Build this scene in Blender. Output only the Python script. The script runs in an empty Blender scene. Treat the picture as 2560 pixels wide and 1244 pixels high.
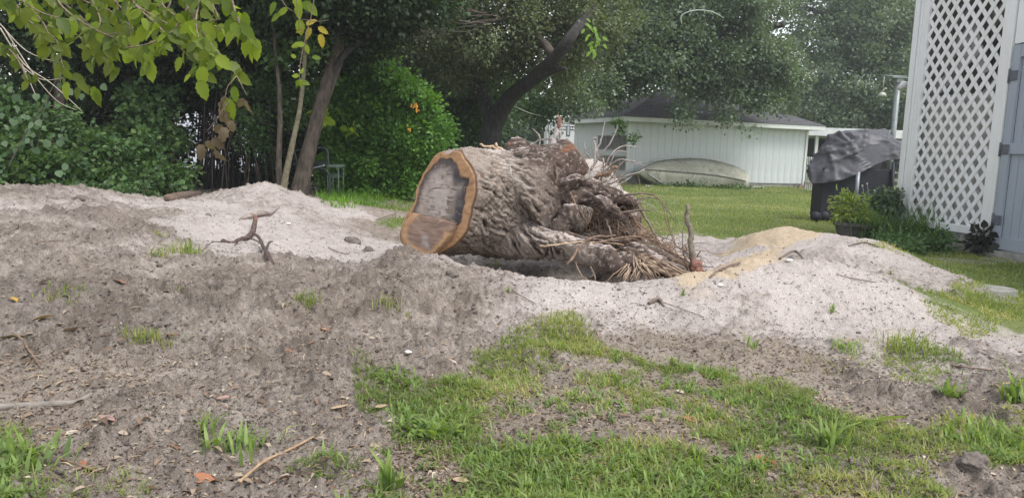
import bpy, bmesh, math, random
import numpy as np
from mathutils import Vector, Matrix, Quaternion

rnd = random.Random(7)
rg = np.random.default_rng(11)
scene = bpy.context.scene
COL = scene.collection

# ------------------------------------------------------------------ camera
F = 1900.0                    # focal length in pixels of the 2560 px wide photograph
PITCH = math.radians(7.67)
ROLL = math.radians(2.0)
CAM = np.array([0.0, 0.0, 1.25])
_f = np.array([0, math.cos(PITCH), -math.sin(PITCH)])
_r0 = np.array([1.0, 0, 0]); _u0 = np.array([0, math.sin(PITCH), math.cos(PITCH)])
_r = _r0 * math.cos(ROLL) + _u0 * math.sin(ROLL)
_u = -_r0 * math.sin(ROLL) + _u0 * math.cos(ROLL)
cd = bpy.data.cameras.new('camera'); cam = bpy.data.objects.new('camera', cd); COL.objects.link(cam)
cd.sensor_width = 36.0; cd.lens = 36.0 * F / 2560.0; cd.clip_start = 0.05; cd.clip_end = 1500
cam.matrix_world = Matrix(((_r[0], _u[0], -_f[0], CAM[0]), (_r[1], _u[1], -_f[1], CAM[1]),
                           (_r[2], _u[2], -_f[2], CAM[2]), (0, 0, 0, 1)))
scene.camera = cam

# ------------------------------------------------------------------ light
SUN_EL, SUN_AZ = math.radians(58), math.radians(130)   # azimuth clockwise from +Y
w = bpy.data.worlds.new('World'); scene.world = w; w.use_nodes = True
nt = w.node_tree; nt.nodes.clear()
sky = nt.nodes.new('ShaderNodeTexSky'); sky.sky_type = 'NISHITA'; sky.sun_disc = False
sky.sun_elevation = SUN_EL; sky.sun_rotation = SUN_AZ; sky.dust_density = 1.0; sky.air_density = 1.0; sky.ozone_density = 1.0
hs = nt.nodes.new('ShaderNodeHueSaturation'); hs.inputs['Saturation'].default_value = 0.22
bg = nt.nodes.new('ShaderNodeBackground'); bg.inputs['Strength'].default_value = 0.15
wo = nt.nodes.new('ShaderNodeOutputWorld')
nt.links.new(sky.outputs[0], hs.inputs['Color']); nt.links.new(hs.outputs[0], bg.inputs['Color'])
nt.links.new(bg.outputs[0], wo.inputs[0])
sd = bpy.data.lights.new('sun', 'SUN'); sun = bpy.data.objects.new('sun', sd); COL.objects.link(sun)
sd.energy = 1.5; sd.angle = math.radians(30); sd.color = (1.0, 0.965, 0.92)
_sd = Vector((math.sin(SUN_AZ) * math.cos(SUN_EL), math.cos(SUN_AZ) * math.cos(SUN_EL), math.sin(SUN_EL)))
sun.rotation_euler = _sd.to_track_quat('Z', 'Y').to_euler()
scene.view_settings.view_transform = 'Standard'; scene.view_settings.look = 'None'
scene.view_settings.exposure = 1.0; scene.view_settings.gamma = 1.0
scene.view_settings.use_curve_mapping = False
scene.render.engine = 'CYCLES'
scene.cycles.max_bounces = 6; scene.cycles.diffuse_bounces = 3; scene.cycles.transmission_bounces = 3
scene.cycles.transparent_max_bounces = 4; scene.cycles.glossy_bounces = 2
scene.cycles.use_denoising = True

# ------------------------------------------------------------------ pixels <-> world
def ray(px, py):
    return _f + _r * ((px - 1280) / F) + _u * ((622 - py) / F)
def P(px, py, d):
    return CAM + ray(px, py) * d
def V(px, py, d): return Vector(P(px, py, d))
def G(px, py, z=0.0):
    r = ray(px, py); t = (z - CAM[2]) / r[2]
    return CAM + r * t
def proj(p):
    q = np.asarray(p) - CAM
    d = q @ _f
    return 1280 + F * (q @ _r) / d, 622 - F * (q @ _u) / d, d

# ------------------------------------------------------------------ numpy noise
def _hash(ix, iy, iz, seed):
    h = (ix.astype(np.int64) * 374761393 + iy.astype(np.int64) * 668265263 + iz.astype(np.int64) * 2147483647 + seed * 144665) & 0xffffffff
    h = ((h ^ (h >> 13)) * 1274126177) & 0xffffffff
    h = (h ^ (h >> 16)) * 2246822519 & 0xffffffff
    return ((h ^ (h >> 15)) & 0xffffff) / float(0xffffff)
def vnoise(p, seed=0):
    p = np.asarray(p, float); i = np.floor(p).astype(np.int64); f = p - i; f = f * f * (3 - 2 * f)
    x, y, z = i[:, 0], i[:, 1], i[:, 2]; fx, fy, fz = f[:, 0], f[:, 1], f[:, 2]
    def c(a, b, d): return _hash(x + a, y + b, z + d, seed)
    x00 = c(0,0,0)*(1-fx)+c(1,0,0)*fx; x10 = c(0,1,0)*(1-fx)+c(1,1,0)*fx
    x01 = c(0,0,1)*(1-fx)+c(1,0,1)*fx; x11 = c(0,1,1)*(1-fx)+c(1,1,1)*fx
    return ((x00*(1-fy)+x10*fy)*(1-fz) + (x01*(1-fy)+x11*fy)*fz) * 2 - 1
def fbm(p, octs=4, seed=0, gain=0.5, ridged=False):
    p = np.asarray(p, float); s = np.zeros(len(p)); a = 1.0; t = 0
    for k in range(octs):
        n = vnoise(p * (2.03 ** k) + k * 17.3, seed + k)
        if ridged: n = 1 - 2 * np.abs(n)
        s += a * n; t += a; a *= gain
    return s / t
def xyz(x, y, z=0.0):
    x = np.asarray(x, float); return np.stack([x, np.asarray(y, float) + 0 * x, np.zeros_like(x) + z], -1)
def sstep(a, b, x):
    t = np.clip((x - a) / (b - a), 0, 1); return t * t * (3 - 2 * t)

# ------------------------------------------------------------------ object helpers
def tag(o, label=None, cat=None, group=None, kind=None):
    if label: o['label'] = label
    if cat: o['category'] = cat
    if group: o['group'] = group
    if kind: o['kind'] = kind
    return o
def empty(name, loc, label, cat, group=None, rz=0.0):
    o = bpy.data.objects.new(name, None); COL.objects.link(o); o.location = Vector(loc); o.rotation_euler = (0, 0, rz)
    o.empty_display_size = 0.1
    return tag(o, label, cat, group)
def link(name, me, parent=None):
    o = bpy.data.objects.new(name, me); COL.objects.link(o)
    if parent is not None:
        o.parent = parent
    return o
def setpar(o, parent):
    """parent keeping world coordinates of a mesh whose vertices are in world space (parents here are never scaled)"""
    o.parent = parent
    m = Matrix.Translation(parent.location) @ parent.rotation_euler.to_matrix().to_4x4()
    if parent.parent: 
        q = parent.parent; m = (Matrix.Translation(q.location) @ q.rotation_euler.to_matrix().to_4x4()) @ parent.matrix_parent_inverse @ m
    o.matrix_parent_inverse = m.inverted()
    return o
def npmesh(name, Vt, Fc, mat, parent=None, smooth=True, attrs=None, col=None):
    Vt = np.asarray(Vt, np.float32); Fc = np.asarray(Fc, np.int32); k = Fc.shape[1]
    me = bpy.data.meshes.new(name)
    me.vertices.add(len(Vt)); me.vertices.foreach_set('co', Vt.ravel())
    me.loops.add(Fc.size); me.loops.foreach_set('vertex_index', Fc.ravel())
    me.polygons.add(len(Fc)); me.polygons.foreach_set('loop_start', np.arange(0, Fc.size, k, dtype=np.int32))
    if smooth: me.polygons.foreach_set('use_smooth', np.ones(len(Fc), bool))
    me.update(calc_edges=True)
    for an, av in (attrs or {}).items():
        a = me.attributes.new(an, 'FLOAT', 'POINT'); a.data.foreach_set('value', np.asarray(av, np.float32))
    if col is not None:
        a = me.attributes.new('Col', 'FLOAT_COLOR', 'POINT')
        c4 = np.ones((len(Vt), 4), np.float32); c4[:, :3] = col; a.data.foreach_set('color', c4.ravel())
    if mat: me.materials.append(mat)
    o = link(name, me)
    if parent is not None: setpar(o, parent)
    return o

class MB:
    """collects boxes, tubes, prisms; builds ONE mesh"""
    def __init__(s): s.v = []; s.f = []
    def add(s, v, f):
        n = len(s.v); s.v += [tuple(a) for a in v]; s.f += [tuple(i + n for i in q) for q in f]; return s
    def box(s, c, size, M=None):
        x, y, z = size[0] / 2, size[1] / 2, size[2] / 2
        v = [Vector((a, b, d)) for a in (-x, x) for b in (-y, y) for d in (-z, z)]
        if M is not None: v = [M @ q for q in v]
        c = Vector(c)
        return s.add([q + c for q in v], [(0,1,3,2),(4,6,7,5),(0,4,5,1),(2,3,7,6),(0,2,6,4),(1,5,7,3)])
    def tube(s, pts, rad, n=8, caps=True, wob=0.0, twist=0.0):
        pts = [Vector(p) for p in pts]
        if not hasattr(rad, '__len__'): rad = [rad] * len(pts)
        V_ = []; up = None
        for i, p in enumerate(pts):
            a = pts[max(0, i - 1)]; b = pts[min(len(pts) - 1, i + 1)]; t = (b - a)
            t = t.normalized() if t.length > 1e-9 else Vector((0, 0, 1))
            if up is None:
                up = t.orthogonal().normalized()
            else:
                up = (up - t * up.dot(t)); up = up.normalized() if up.length > 1e-6 else t.orthogonal().normalized()
            w_ = t.cross(up)
            for k in range(n):
                an = 2 * math.pi * k / n + twist * i
                rr = rad[i] * (1 + (rnd.uniform(-wob, wob) if wob else 0))
                V_.append(p + (up * math.cos(an) + w_ * math.sin(an)) * rr)
        f = []
        for i in range(len(pts) - 1):
            for k in range(n):
                a = i * n + k; b = i * n + (k + 1) % n
                f.append((a, b, b + n, a + n))
        if caps:
            f.append(tuple(range(n - 1, -1, -1))); f.append(tuple((len(pts) - 1) * n + k for k in range(n)))
        return s.add(V_, f)
    def prism(s, poly, d, M=None):
        """poly: list of 3-vectors (planar), extruded by vector d"""
        n = len(poly); d = Vector(d); a = [Vector(p) for p in poly]; b = [p + d for p in a]
        return s.add(a + b, [tuple(range(n - 1, -1, -1)), tuple(range(n, 2 * n))] + [(i, (i + 1) % n, (i + 1) % n + n, i + n) for i in range(n)])
    def build(s, name, mat, parent=None, smooth=False, bevel=0.0):
        me = bpy.data.meshes.new(name); me.from_pydata(s.v, [], s.f); me.update()
        if smooth: me.polygons.foreach_set('use_smooth', [True] * len(me.polygons))
        if mat: me.materials.append(mat)
        o = link(name, me)
        bm = bmesh.new(); bm.from_mesh(me); bmesh.ops.recalc_face_normals(bm, faces=bm.faces); bm.to_mesh(me); bm.free()
        if bevel:
            m = o.modifiers.new('bevel', 'BEVEL'); m.width = bevel; m.segments = 2; m.limit_method = 'ANGLE'
        if parent is not None: setpar(o, parent)
        return o

def smoothpath(pts, n=6):
    """catmull-rom through points with radii: pts = [(x,y,z,r)...]"""
    A = [np.array(p, float) for p in pts]; out = []
    for i in range(len(A) - 1):
        p0 = A[max(0, i - 1)]; p1 = A[i]; p2 = A[i + 1]; p3 = A[min(len(A) - 1, i + 2)]
        for k in range(n):
            t = k / n
            out.append(0.5 * ((2 * p1) + (-p0 + p2) * t + (2 * p0 - 5 * p1 + 4 * p2 - p3) * t * t + (-p0 + 3 * p1 - 3 * p2 + p3) * t ** 3))
    out.append(A[-1]); return out

# ------------------------------------------------------------------ materials
def srgb(h):
    c = [int(h[i:i + 2], 16) / 255 for i in (0, 2, 4)]
    return tuple(((x + 0.055) / 1.055) ** 2.4 if x > 0.04045 else x / 12.92 for x in c)
class Mt:
    def __init__(s, name):
        s.m = bpy.data.materials.new(name); s.m.use_nodes = True; s.t = s.m.node_tree; s.t.nodes.clear()
        s.out = s.n('ShaderNodeOutputMaterial'); s.p = s.n('ShaderNodeBsdfPrincipled'); s.l(s.p.outputs[0], s.out.inputs[0])
        s.p.inputs['Roughness'].default_value = 0.8
        if 'Specular IOR Level' in s.p.inputs: s.p.inputs['Specular IOR Level'].default_value = 0.3
    def n(s, ty, **k):
        a = s.t.nodes.new(ty)
        for q, v in k.items(): setattr(a, q, v)
        return a
    def l(s, a, b): s.t.links.new(a, b)
    def coord(s, scale=(1, 1, 1), kind='Object', rot=(0, 0, 0)):
        c = s.n('ShaderNodeTexCoord'); m = s.n('ShaderNodeMapping'); m.inputs['Scale'].default_value = scale; m.inputs['Rotation'].default_value = rot
        s.l(c.outputs[kind], m.inputs[0]); return m.outputs[0]
    def noise(s, scale, detail=4, rough=0.6, vec=None, dist=0.0):
        a = s.n('ShaderNodeTexNoise'); a.inputs['Scale'].default_value = scale; a.inputs['Detail'].default_value = detail
        a.inputs['Roughness'].default_value = rough; a.inputs['Distortion'].default_value = dist
        s.l(vec if vec is not None else s.coord(), a.inputs['Vector']); return a.outputs[0]
    def ramp(s, fac, stops, interp='LINEAR'):
        r = s.n('ShaderNodeValToRGB'); e = r.color_ramp.elements; r.color_ramp.interpolation = interp
        while len(e) < len(stops): e.new(0.5)
        for q, (po, c) in zip(e, stops):
            q.position = po; q.color = (*c, 1) if len(c) == 3 else c
        s.l(fac, r.inputs[0]); return r.outputs[0]
    def mix(s, fac, a, b, mode='MIX'):
        m = s.n('ShaderNodeMix'); m.data_type = 'RGBA'; m.blend_type = mode
        for v, i in ((fac, 0), (a, 6), (b, 7)):
            if isinstance(v, (int, float)): m.inputs[i].default_value = v
            elif isinstance(v, tuple): m.inputs[i].default_value = (*v, 1) if len(v) == 3 else v
            else: s.l(v, m.inputs[i])
        return m.outputs[2]
    def math(s, op, a, b=0.5):
        m = s.n('ShaderNodeMath'); m.operation = op
        for v, i in ((a, 0), (b, 1)):
            if isinstance(v, (int, float)): m.inputs[i].default_value = v
            else: s.l(v, m.inputs[i])
        return m.outputs[0]
    def attr(s, name, out='Fac'):
        a = s.n('ShaderNodeAttribute'); a.attribute_name = name; return a.outputs[out]
    def color(s, c):
        if isinstance(c, tuple): s.p.inputs['Base Color'].default_value = (*c, 1)
        else: s.l(c, s.p.inputs['Base Color'])
        return s
    def bump(s, h, strength=0.5, dist=0.01):
        b = s.n('ShaderNodeBump'); b.inputs['Strength'].default_value = strength; b.inputs['Distance'].default_value = dist
        s.l(h, b.inputs['Height']); s.l(b.outputs[0], s.p.inputs['Normal']); return s
    def rough(s, v):
        if isinstance(v, (int, float)): s.p.inputs['Roughness'].default_value = v
        else: s.l(v, s.p.inputs['Roughness'])
        return s
    def transl(s, c, fac=0.35):
        t = s.n('ShaderNodeBsdfTranslucent'); m = s.n('ShaderNodeMixShader'); m.inputs[0].default_value = fac
        if isinstance(c, tuple): t.inputs[0].default_value = (*c, 1)
        else: s.l(c, t.inputs[0])
        s.l(s.p.outputs[0], m.inputs[1]); s.l(t.outputs[0], m.inputs[2]); s.l(m.outputs[0], s.out.inputs[0]); return s

def m_simple(name, c1, c2, scale=8, rough=0.8, bump=0.3, bd=0.005, vecscale=(1, 1, 1), detail=5, lo=0.35, hi=0.65):
    m = Mt(name); v = m.coord(vecscale); n = m.noise(scale, detail, 0.6, v)
    m.color(m.ramp(n, [(lo, c1), (hi, c2)])); m.rough(rough)
    if bump: m.bump(n, bump, bd)
    return m.m
def m_leaf(name, dark, light, yellow=None, tr=0.35, rough=0.5, spots=False, objrand=False, shift=1.0):
    m = Mt(name)
    if objrand:
        oi = m.n('ShaderNodeObjectInfo'); t = oi.outputs['Random']
    else: t = m.attr('tint')
    stops = [(0.0, dark), (0.75, light)] + ([(1.0, yellow)] if yellow else [])
    c = m.ramp(t, stops)
    n = m.noise(30.0 if not spots else 60.0, 2, 0.5)
    c = m.mix(m.ramp(n, [(0.3, (0, 0, 0)), (0.7, (1, 1, 1))]), c, m.mix(0.35, c, (0.0, 0.0, 0.0)))
    if spots:
        vo = m.n('ShaderNodeTexVoronoi'); vo.inputs['Scale'].default_value = 55; m.l(m.coord(), vo.inputs['Vector'])
        k = m.ramp(vo.outputs['Distance'], [(0.13, (1, 1, 1)), (0.22, (0, 0, 0))])
        gate = m.ramp(m.noise(18, 1), [(0.52, (0, 0, 0)), (0.6, (1, 1, 1))])
        c = m.mix(m.mix(1.0, k, gate, 'MULTIPLY'), c, (0.05, 0.03, 0.01))
    m.color(c); m.rough(rough)
    tc = m.mix(1.0, c, (1.7 * shift, 1.7 * shift, 0.6 * shift), 'MULTIPLY')
    m.transl(tc, tr)
    return m.m
# ================================================================== GROUND
# (pixel x, pixel y, height) anchors for the heaped sand, turned into world points
_cp = [(0,1244,0),(640,1244,0),(1280,1244,0),(1920,1244,0),(2560,1244,0),(1280,1000,0),(2560,1000,0),(1900,1000,0),(640,1080,.0),
 (0,1000,.04),(900,950,.03),(0,850,.10),(300,850,.10),(600,850,.10),(0,700,.30),(300,700,.30),(450,715,.25),(0,600,.44),(250,590,.45),
 (0,475,.55),(120,474,.55),(250,488,.53),(400,508,.45),(650,464,.62),(590,478,.55),(710,472,.57),(520,497,.45),(780,505,.42),(900,520,.33),(980,545,.25),
 (650,560,.35),(800,600,.22),(550,600,.28),(900,620,.15),(600,655,.32),(700,668,.32),(800,690,.28),(700,640,.19),(860,660,.12),(820,690,.24),
 (900,690,.26),(1000,637,.38),(1080,636,.38),(1160,670,.34),(1300,703,.30),(1400,700,.30),(1450,702,.29),(1550,710,.28),(1640,702,.29),(1700,694,.31),(1760,678,.36),
 (1850,642,.43),(1920,640,.44),(2000,655,.42),(2080,668,.39),(1950,720,.28),(2200,690,.32),(2300,740,.2),(2400,790,.1),(2500,835,.03),(2000,800,.1),(2250,840,.05),
 (700,760,.20),(1000,760,.22),(1300,780,.15),(1600,790,.12),(1000,860,.07),(1300,880,.03),(1600,880,.02),(700,870,.06),(1900,880,.02),(2200,920,.0),
 (1960,563,.45),(1900,585,.36),(1870,610,.26),(2050,582,.40),(2120,590,.38),(2200,612,.33),(2300,652,.2),(2390,692,.07),(2050,640,.3),(2200,668,.22),(2450,700,.0),
 (1700,600,.03),(1600,585,.0),(1780,640,.12),(1720,640,.05),(2500,650,.0),(2300,600,.0),(2540,740,.0),(2560,850,.0),(2000,545,.0),(2150,560,.02)]
_cw = []
for px, py, z in _cp:
    q = G(px, py, z); _cw.append((q[0], q[1], z))
_cw += [(-1.2,6.7,.16),(-.9,6.4,.17),(-1.0,7.4,.12),(-.4,6.6,.02),(0,6.7,-.2),(.5,6.45,-.38),(1.0,6.5,-.33),(1.5,6.6,-.08),(1.9,7.0,.1),(.5,7.2,-.1),(1.0,7.6,.0),(1.3,7.2,.22),(1.1,7.0,.2),
        (0,8.2,.03),(1.5,8.3,.1),(2.3,8.6,.03),(-.6,9.2,.05),(-1.6,9.2,.12),(-6,10.5,.28),(-4.5,10.8,.3),(-3,11.2,.32),(-8,9,.45),(-9,7,.35),(-6,4.5,.1),(-8,12,.2),(-5,13,.25),(-3.2,13.3,.25),
        (-1.5,13,.1),(0,12,0),(-10,4,.1),(-6,3,0),(-5,16,.15),(-10,16,.2),(-2,17,.0),(3.2,7.2,.12),(2.6,7.4,.08),(4.6,9.8,.0),(3.4,10,.0),
        (-4,1.5,0),(0,1.2,0),(4,1.5,0),(6,3,0),(8,6,0),(9,10,0),(5,13,0),(0,15,0),(8,15,0),(0,20,0),(-8,22,.1),(8,22,0),(14,10,0),(-14,8,.2),(-15,16,.1),(0,30,0),(15,25,0),(-15,28,0)]
_cw = np.array(_cw)
def _U(d2): return d2 * np.log(d2 + 1e-9) * 0.5
_X = _cw[:, :2]; _n = len(_X)
_K = _U(((_X[:, None] - _X[None]) ** 2).sum(-1)) + 0.012 * np.eye(_n)
_Pm = np.hstack([np.ones((_n, 1)), _X]); _A = np.block([[_K, _Pm], [_Pm.T, np.zeros((3, 3))]])
_W = np.linalg.solve(_A, np.concatenate([_cw[:, 2], np.zeros(3)]))
# surface kinds: centre pixel (height ~ terrain), radius in metres, weights: (dark soil, pale sand, tan, litter, lawn)
_zk = [(0,1244,'d'),(300,1150,'d'),(640,1244,'d'),(850,1050,'d'),(800,1150,'d'),(1280,1244,'l'),(1600,1244,'l'),(1920,1244,'l'),(2300,1244,'d'),(2560,1244,'d'),
 (1280,1000,'l'),(1100,1100,'l'),(1600,1000,'l'),(1900,1060,'l'),(2200,1100,'l'),(2450,1120,'l'),(2560,1000,'d'),(2300,1000,'d'),(1700,860,'l'),(1500,850,'l'),(1850,880,'l'),(2000,900,'l'),
 (100,950,'l'),(250,930,'l'),(50,1050,'l'),(300,1020,'d'),(500,950,'d'),(600,1050,'d'),(400,850,'d'),(150,850,'d'),(600,850,'d'),(0,700,'d'),(300,700,'d'),(450,715,'d'),(0,600,'d'),(250,590,'d'),(120,540,'d'),
 (330,545,'d'),(250,500,'m'),(60,485,'d'),(180,500,'d'),(150,520,'m'),(380,580,'d'),(430,620,'m'),(400,520,'s'),(450,560,'s'),(560,520,'s'),(650,500,'m'),(650,465,'m'),(750,500,'s'),(900,540,'s'),(650,560,'s'),(800,600,'s'),(550,600,'s'),(880,600,'s'),(750,640,'s'),(600,630,'s'),
 (960,560,'r'),(985,580,'r'),(960,530,'r'),(600,665,'d'),(700,680,'d'),(800,700,'d'),(700,760,'d'),(900,720,'d'),(1000,660,'d'),(1080,650,'m'),(1160,690,'d'),(1000,760,'d'),(1180,760,'d'),(1000,860,'d'),(900,900,'d'),(1150,860,'d'),(800,850,'d'),
 (1300,720,'m'),(1300,800,'m'),(1400,760,'s'),(1450,710,'s'),(1550,730,'s'),(1650,730,'s'),(1700,760,'s'),(1500,800,'s2'),(1700,800,'s2'),(1900,820,'s2'),(1850,700,'s'),(1950,720,'s'),(2000,680,'s'),(2100,720,'s'),(2000,780,'s'),(2200,740,'s'),(2200,800,'s'),(2350,800,'s'),(2450,840,'s'),(2250,850,'s'),(2300,900,'m'),(2500,900,'m'),(2100,880,'m'),
 (1780,680,'t'),(1850,648,'t'),(1960,575,'t'),(1900,600,'t'),(1920,630,'t'),(1880,630,'s'),(2060,600,'s'),(2120,600,'s'),(2200,640,'s'),(2280,650,'s'),(2350,690,'s'),(2050,640,'s2'),(2150,650,'s2'),(2380,700,'m'),(2400,730,'m'),
 (2450,700,'g'),(2520,650,'g'),(2300,600,'g'),(2500,760,'g'),(2400,760,'g'),(2560,800,'g'),(2480,790,'g'),(2000,540,'g'),(2150,560,'g'),(1700,640,'s'),(1660,600,'s'),(1760,610,'s'),(1800,600,'s'),(1600,575,'g'),(1700,560,'g'),(1850,560,'g'),(1820,585,'g')]
_kindw = {'d': (1,0,0,0,0), 'm': (.45,.55,0,0,0), 's': (0,1,0,0,0), 's2': (.3,.7,0,.0,0), 't': (0,.12,1,0,0), 'l': (.35,0,0,1,.0), 'g': (0,0,0,0,1), 'r': (.4,.1,.0,.6,0)}
def TPS(x, y):
    x = np.asarray(x, float); y = np.asarray(y, float); out = np.zeros(x.shape)
    xf = x.ravel(); yf = y.ravel(); o = np.empty(len(xf))
    for s in range(0, len(xf), 40000):
        a = xf[s:s + 40000]; b = yf[s:s + 40000]
        d2 = (a[:, None] - _X[None, :, 0]) ** 2 + (b[:, None] - _X[None, :, 1]) ** 2
        o[s:s + 40000] = _U(d2) @ _W[:_n] + _W[_n] + _W[_n + 1] * a + _W[_n + 2] * b
    r = np.hypot(xf, yf - 9); o *= 1 - sstep(13, 20, r)
    return o.reshape(x.shape)
_gx = np.linspace(-30, 30, 601); _gy = np.linspace(-6, 40, 461)
_GX, _GY = np.meshgrid(_gx, _gy); _GH = TPS(_GX, _GY)
def H0(x, y):
    """smooth ground height"""
    x = np.atleast_1d(np.asarray(x, float)); y = np.atleast_1d(np.asarray(y, float))
    u = np.clip((x + 30) / 0.1, 0, 599.999); v = np.clip((y + 6) / 0.1, 0, 459.999)
    i = u.astype(int); j = v.astype(int); fu = u - i; fv = v - j
    h = (_GH[j, i] * (1 - fu) + _GH[j, i + 1] * fu) * (1 - fv) + (_GH[j + 1, i] * (1 - fu) + _GH[j + 1, i + 1] * fu) * fv
    return h
def hit(px, py):
    """where the ray of a photograph pixel meets the smooth ground"""
    r = ray(px, py); t = np.arange(1.5, 60, 0.02); p = CAM + t[:, None] * r
    d = p[:, 2] - H0(p[:, 0], p[:, 1]); k = np.argmax(d < 0)
    return p[k] if d[k] < 0 else p[-1]
_zp = np.array([hit(a, b)[:2] for a, b, _ in _zk]); _zw = np.array([_kindw[c] for _, _, c in _zk])
_ex = [(-1.2,6.7,'m'),(-.4,6.6,'d'),(0,6.7,'d'),(.5,6.4,'d'),(1,6.5,'d'),(1.5,6.6,'d'),(.6,6.9,'d'),(.2,6.1,'d'),(.9,6.15,'d'),(1.3,7.2,'s'),(1.0,7.6,'m'),(2.0,7.2,'s'),(2.6,7.6,'s'),(3.2,7.3,'s2'),(0,8.2,'m'),(-.6,9.2,'r'),(-1.2,10,'g'),(1.8,8.6,'s'),(2.5,9.2,'s'),(3.3,9.4,'g'),(1.2,10,'g'),(.4,9.6,'m'),
       (-6,10.3,'k'),(-4.5,10.8,'k'),(-3,11.4,'k'),(-2.8,13,'k'),(-5,14,'k'),(-8,12,'k'),(-10,9,'k'),(-6,17,'k'),(-9,6,'d'),(-1.4,12,'g'),(-2.1,12.5,'g'),(-1.8,15,'g'),(-3,15.5,'k'),(0,14,'g'),(0,20,'g'),(6,16,'g'),(8,12,'g'),(8,20,'g'),(0,30,'g'),(10,30,'g'),(5,25,'g'),(-6,25,'k'),(6,4,'d'),(8,7,'g'),(-5,3,'d'),(-2,1.5,'d'),(2,1.5,'l'),(0,-5,'g'),(-10,-5,'g'),(10,-5,'g'),(20,10,'g'),(-20,10,'k'),(5,7.5,'g'),(-2,10.6,'r')]
_kindw['k'] = (.9, 0, 0, .4, 0)
_zp = np.vstack([_zp, [(a, b) for a, b, _ in _ex]]); _zw = np.vstack([_zw, [_kindw[c] for _, _, c in _ex]])
def zones(x, y):
    x = np.atleast_1d(np.asarray(x, float)); y = np.atleast_1d(np.asarray(y, float))
    q = xyz(x, y)
    jx = fbm(q * 2.2, 4, 91) * .35 + fbm(q * 9, 2, 95) * .05; jy = fbm(q * 2.2 + 50, 4, 92) * .35 + fbm(q * 9 + 9, 2, 96) * .05
    r = np.clip(np.hypot(x, y) / 6, .5, 2)
    xs = x + jx * r; ys = y + jy * r
    o = np.empty((len(x), 5))
    for s in range(0, len(x), 30000):
        d2 = (xs[s:s+30000, None] - _zp[None, :, 0]) ** 2 + (ys[s:s+30000, None] - _zp[None, :, 1]) ** 2
        wt = 1 / (d2 + 0.004) ** 2.5
        o[s:s+30000] = (wt @ _zw) / wt.sum(1, keepdims=True)
    # speckled, not airbrushed, edges between the kinds of soil
    d = fbm(q * 26, 3, 97, .7)[:, None] * np.array([1, -1, -.9, .6, -.5]) * .9 + fbm(q * 7, 3, 98, .6)[:, None] * np.array([-1, 1, .8, .3, -.6]) * .7
    d[:, 2] += (o[:, 2] - .45) * 2.2
    o = o * np.exp(2.2 * d); return o / np.maximum(o.sum(1, keepdims=True), 1.0)
def hdetail(x, y, Z):
    """lumps, crumbs and trodden relief on top of the smooth height"""
    q = xyz(x, y); r = np.hypot(x, y)
    near = 1 - sstep(14, 24, r)
    dark = Z[:, 0]; sand = Z[:, 1] + Z[:, 2]; soil = np.clip(dark + sand, 0, 1)
    lump = fbm(q * 3.0, 5, 3, .6)
    cr = fbm(q * np.array([11, 11, 1]), 4, 21, .6, True)
    crumb = fbm(q * 38, 3, 33, .6)
    clod = np.clip(fbm(q * 7.5, 3, 55) - .18, 0, 1)
    ero = fbm(q * np.array([9, 4, 1]), 4, 71, .55, True)
    h = .050 * lump * (.3 + soil) + dark * (.030 * cr + .015 * crumb + .105 * clod + .022 * ero) + sand * (.008 * cr + .004 * crumb + .022 * clod + .006 * ero)
    h += dark * (.055 * fbm(q * 1.7, 3, 141, .55, True) - .01) * sstep(3.4, 4.6, r)
    h += Z[:, 3] * (.006 * crumb + .008 * cr) + Z[:, 4] * .012 * cr
    return h * near
C_DARK = np.array([.365,.322,.285]); C_DARK2 = np.array([.185,.153,.128]); C_SAND = np.array([.54,.488,.46]); C_SAND2 = np.array([.41,.363,.34])
C_TAN = np.array([.55,.445,.32]); C_LIT = np.array([.23,.185,.145]); C_LIT2 = np.array([.38,.33,.275]); C_LAWN = np.array([.125,.185,.045]); C_LAWN2 = np.array([.17,.20,.07])
def gcolor(x, y, Z, hd):
    q = xyz(x, y)
    n1 = (fbm(q * 2.5, 4, 5) * .5 + .5)[:, None]; n2 = (fbm(q * 20, 4, 6, .65) * .5 + .5)[:, None]; n3 = (fbm(q * 70, 2, 8) * .5 + .5)[:, None]
    k = np.clip((n1 * .5 + n2 * .5 - .3) * 2.4, 0, 1)
    dark = C_DARK2 * (1 - k) + C_DARK * k
    dark = dark * (.62 + .76 * n3)
    cl_ = sstep(.16, .34, fbm(q * 7.5, 3, 55))[:, None]; dark = dark * (1 - .45 * cl_) + C_DARK2 * .8 * .45 * cl_
    st_ = sstep(.1, .55, fbm(q * np.array([3.2, 5.5, 1]), 4, 58, .6))[:, None]; dark = dark * (1 - .22 * st_)
    sd_ = C_SAND2 * (1 - k) + C_SAND * k; sd_ = sd_ * (.88 + .22 * n3)
    lit = C_LIT * (1 - n3) + C_LIT2 * n3; lit = lit * (.7 + .5 * n1)
    lw = C_LAWN * (1 - k) + C_LAWN2 * k
    c = (Z[:, 0:1] * dark + Z[:, 1:2] * sd_ + Z[:, 2:3] * C_TAN * (.85 + .25 * n2) + Z[:, 3:4] * lit + Z[:, 4:5] * lw) / Z.sum(1, keepdims=True)
    return c
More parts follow.
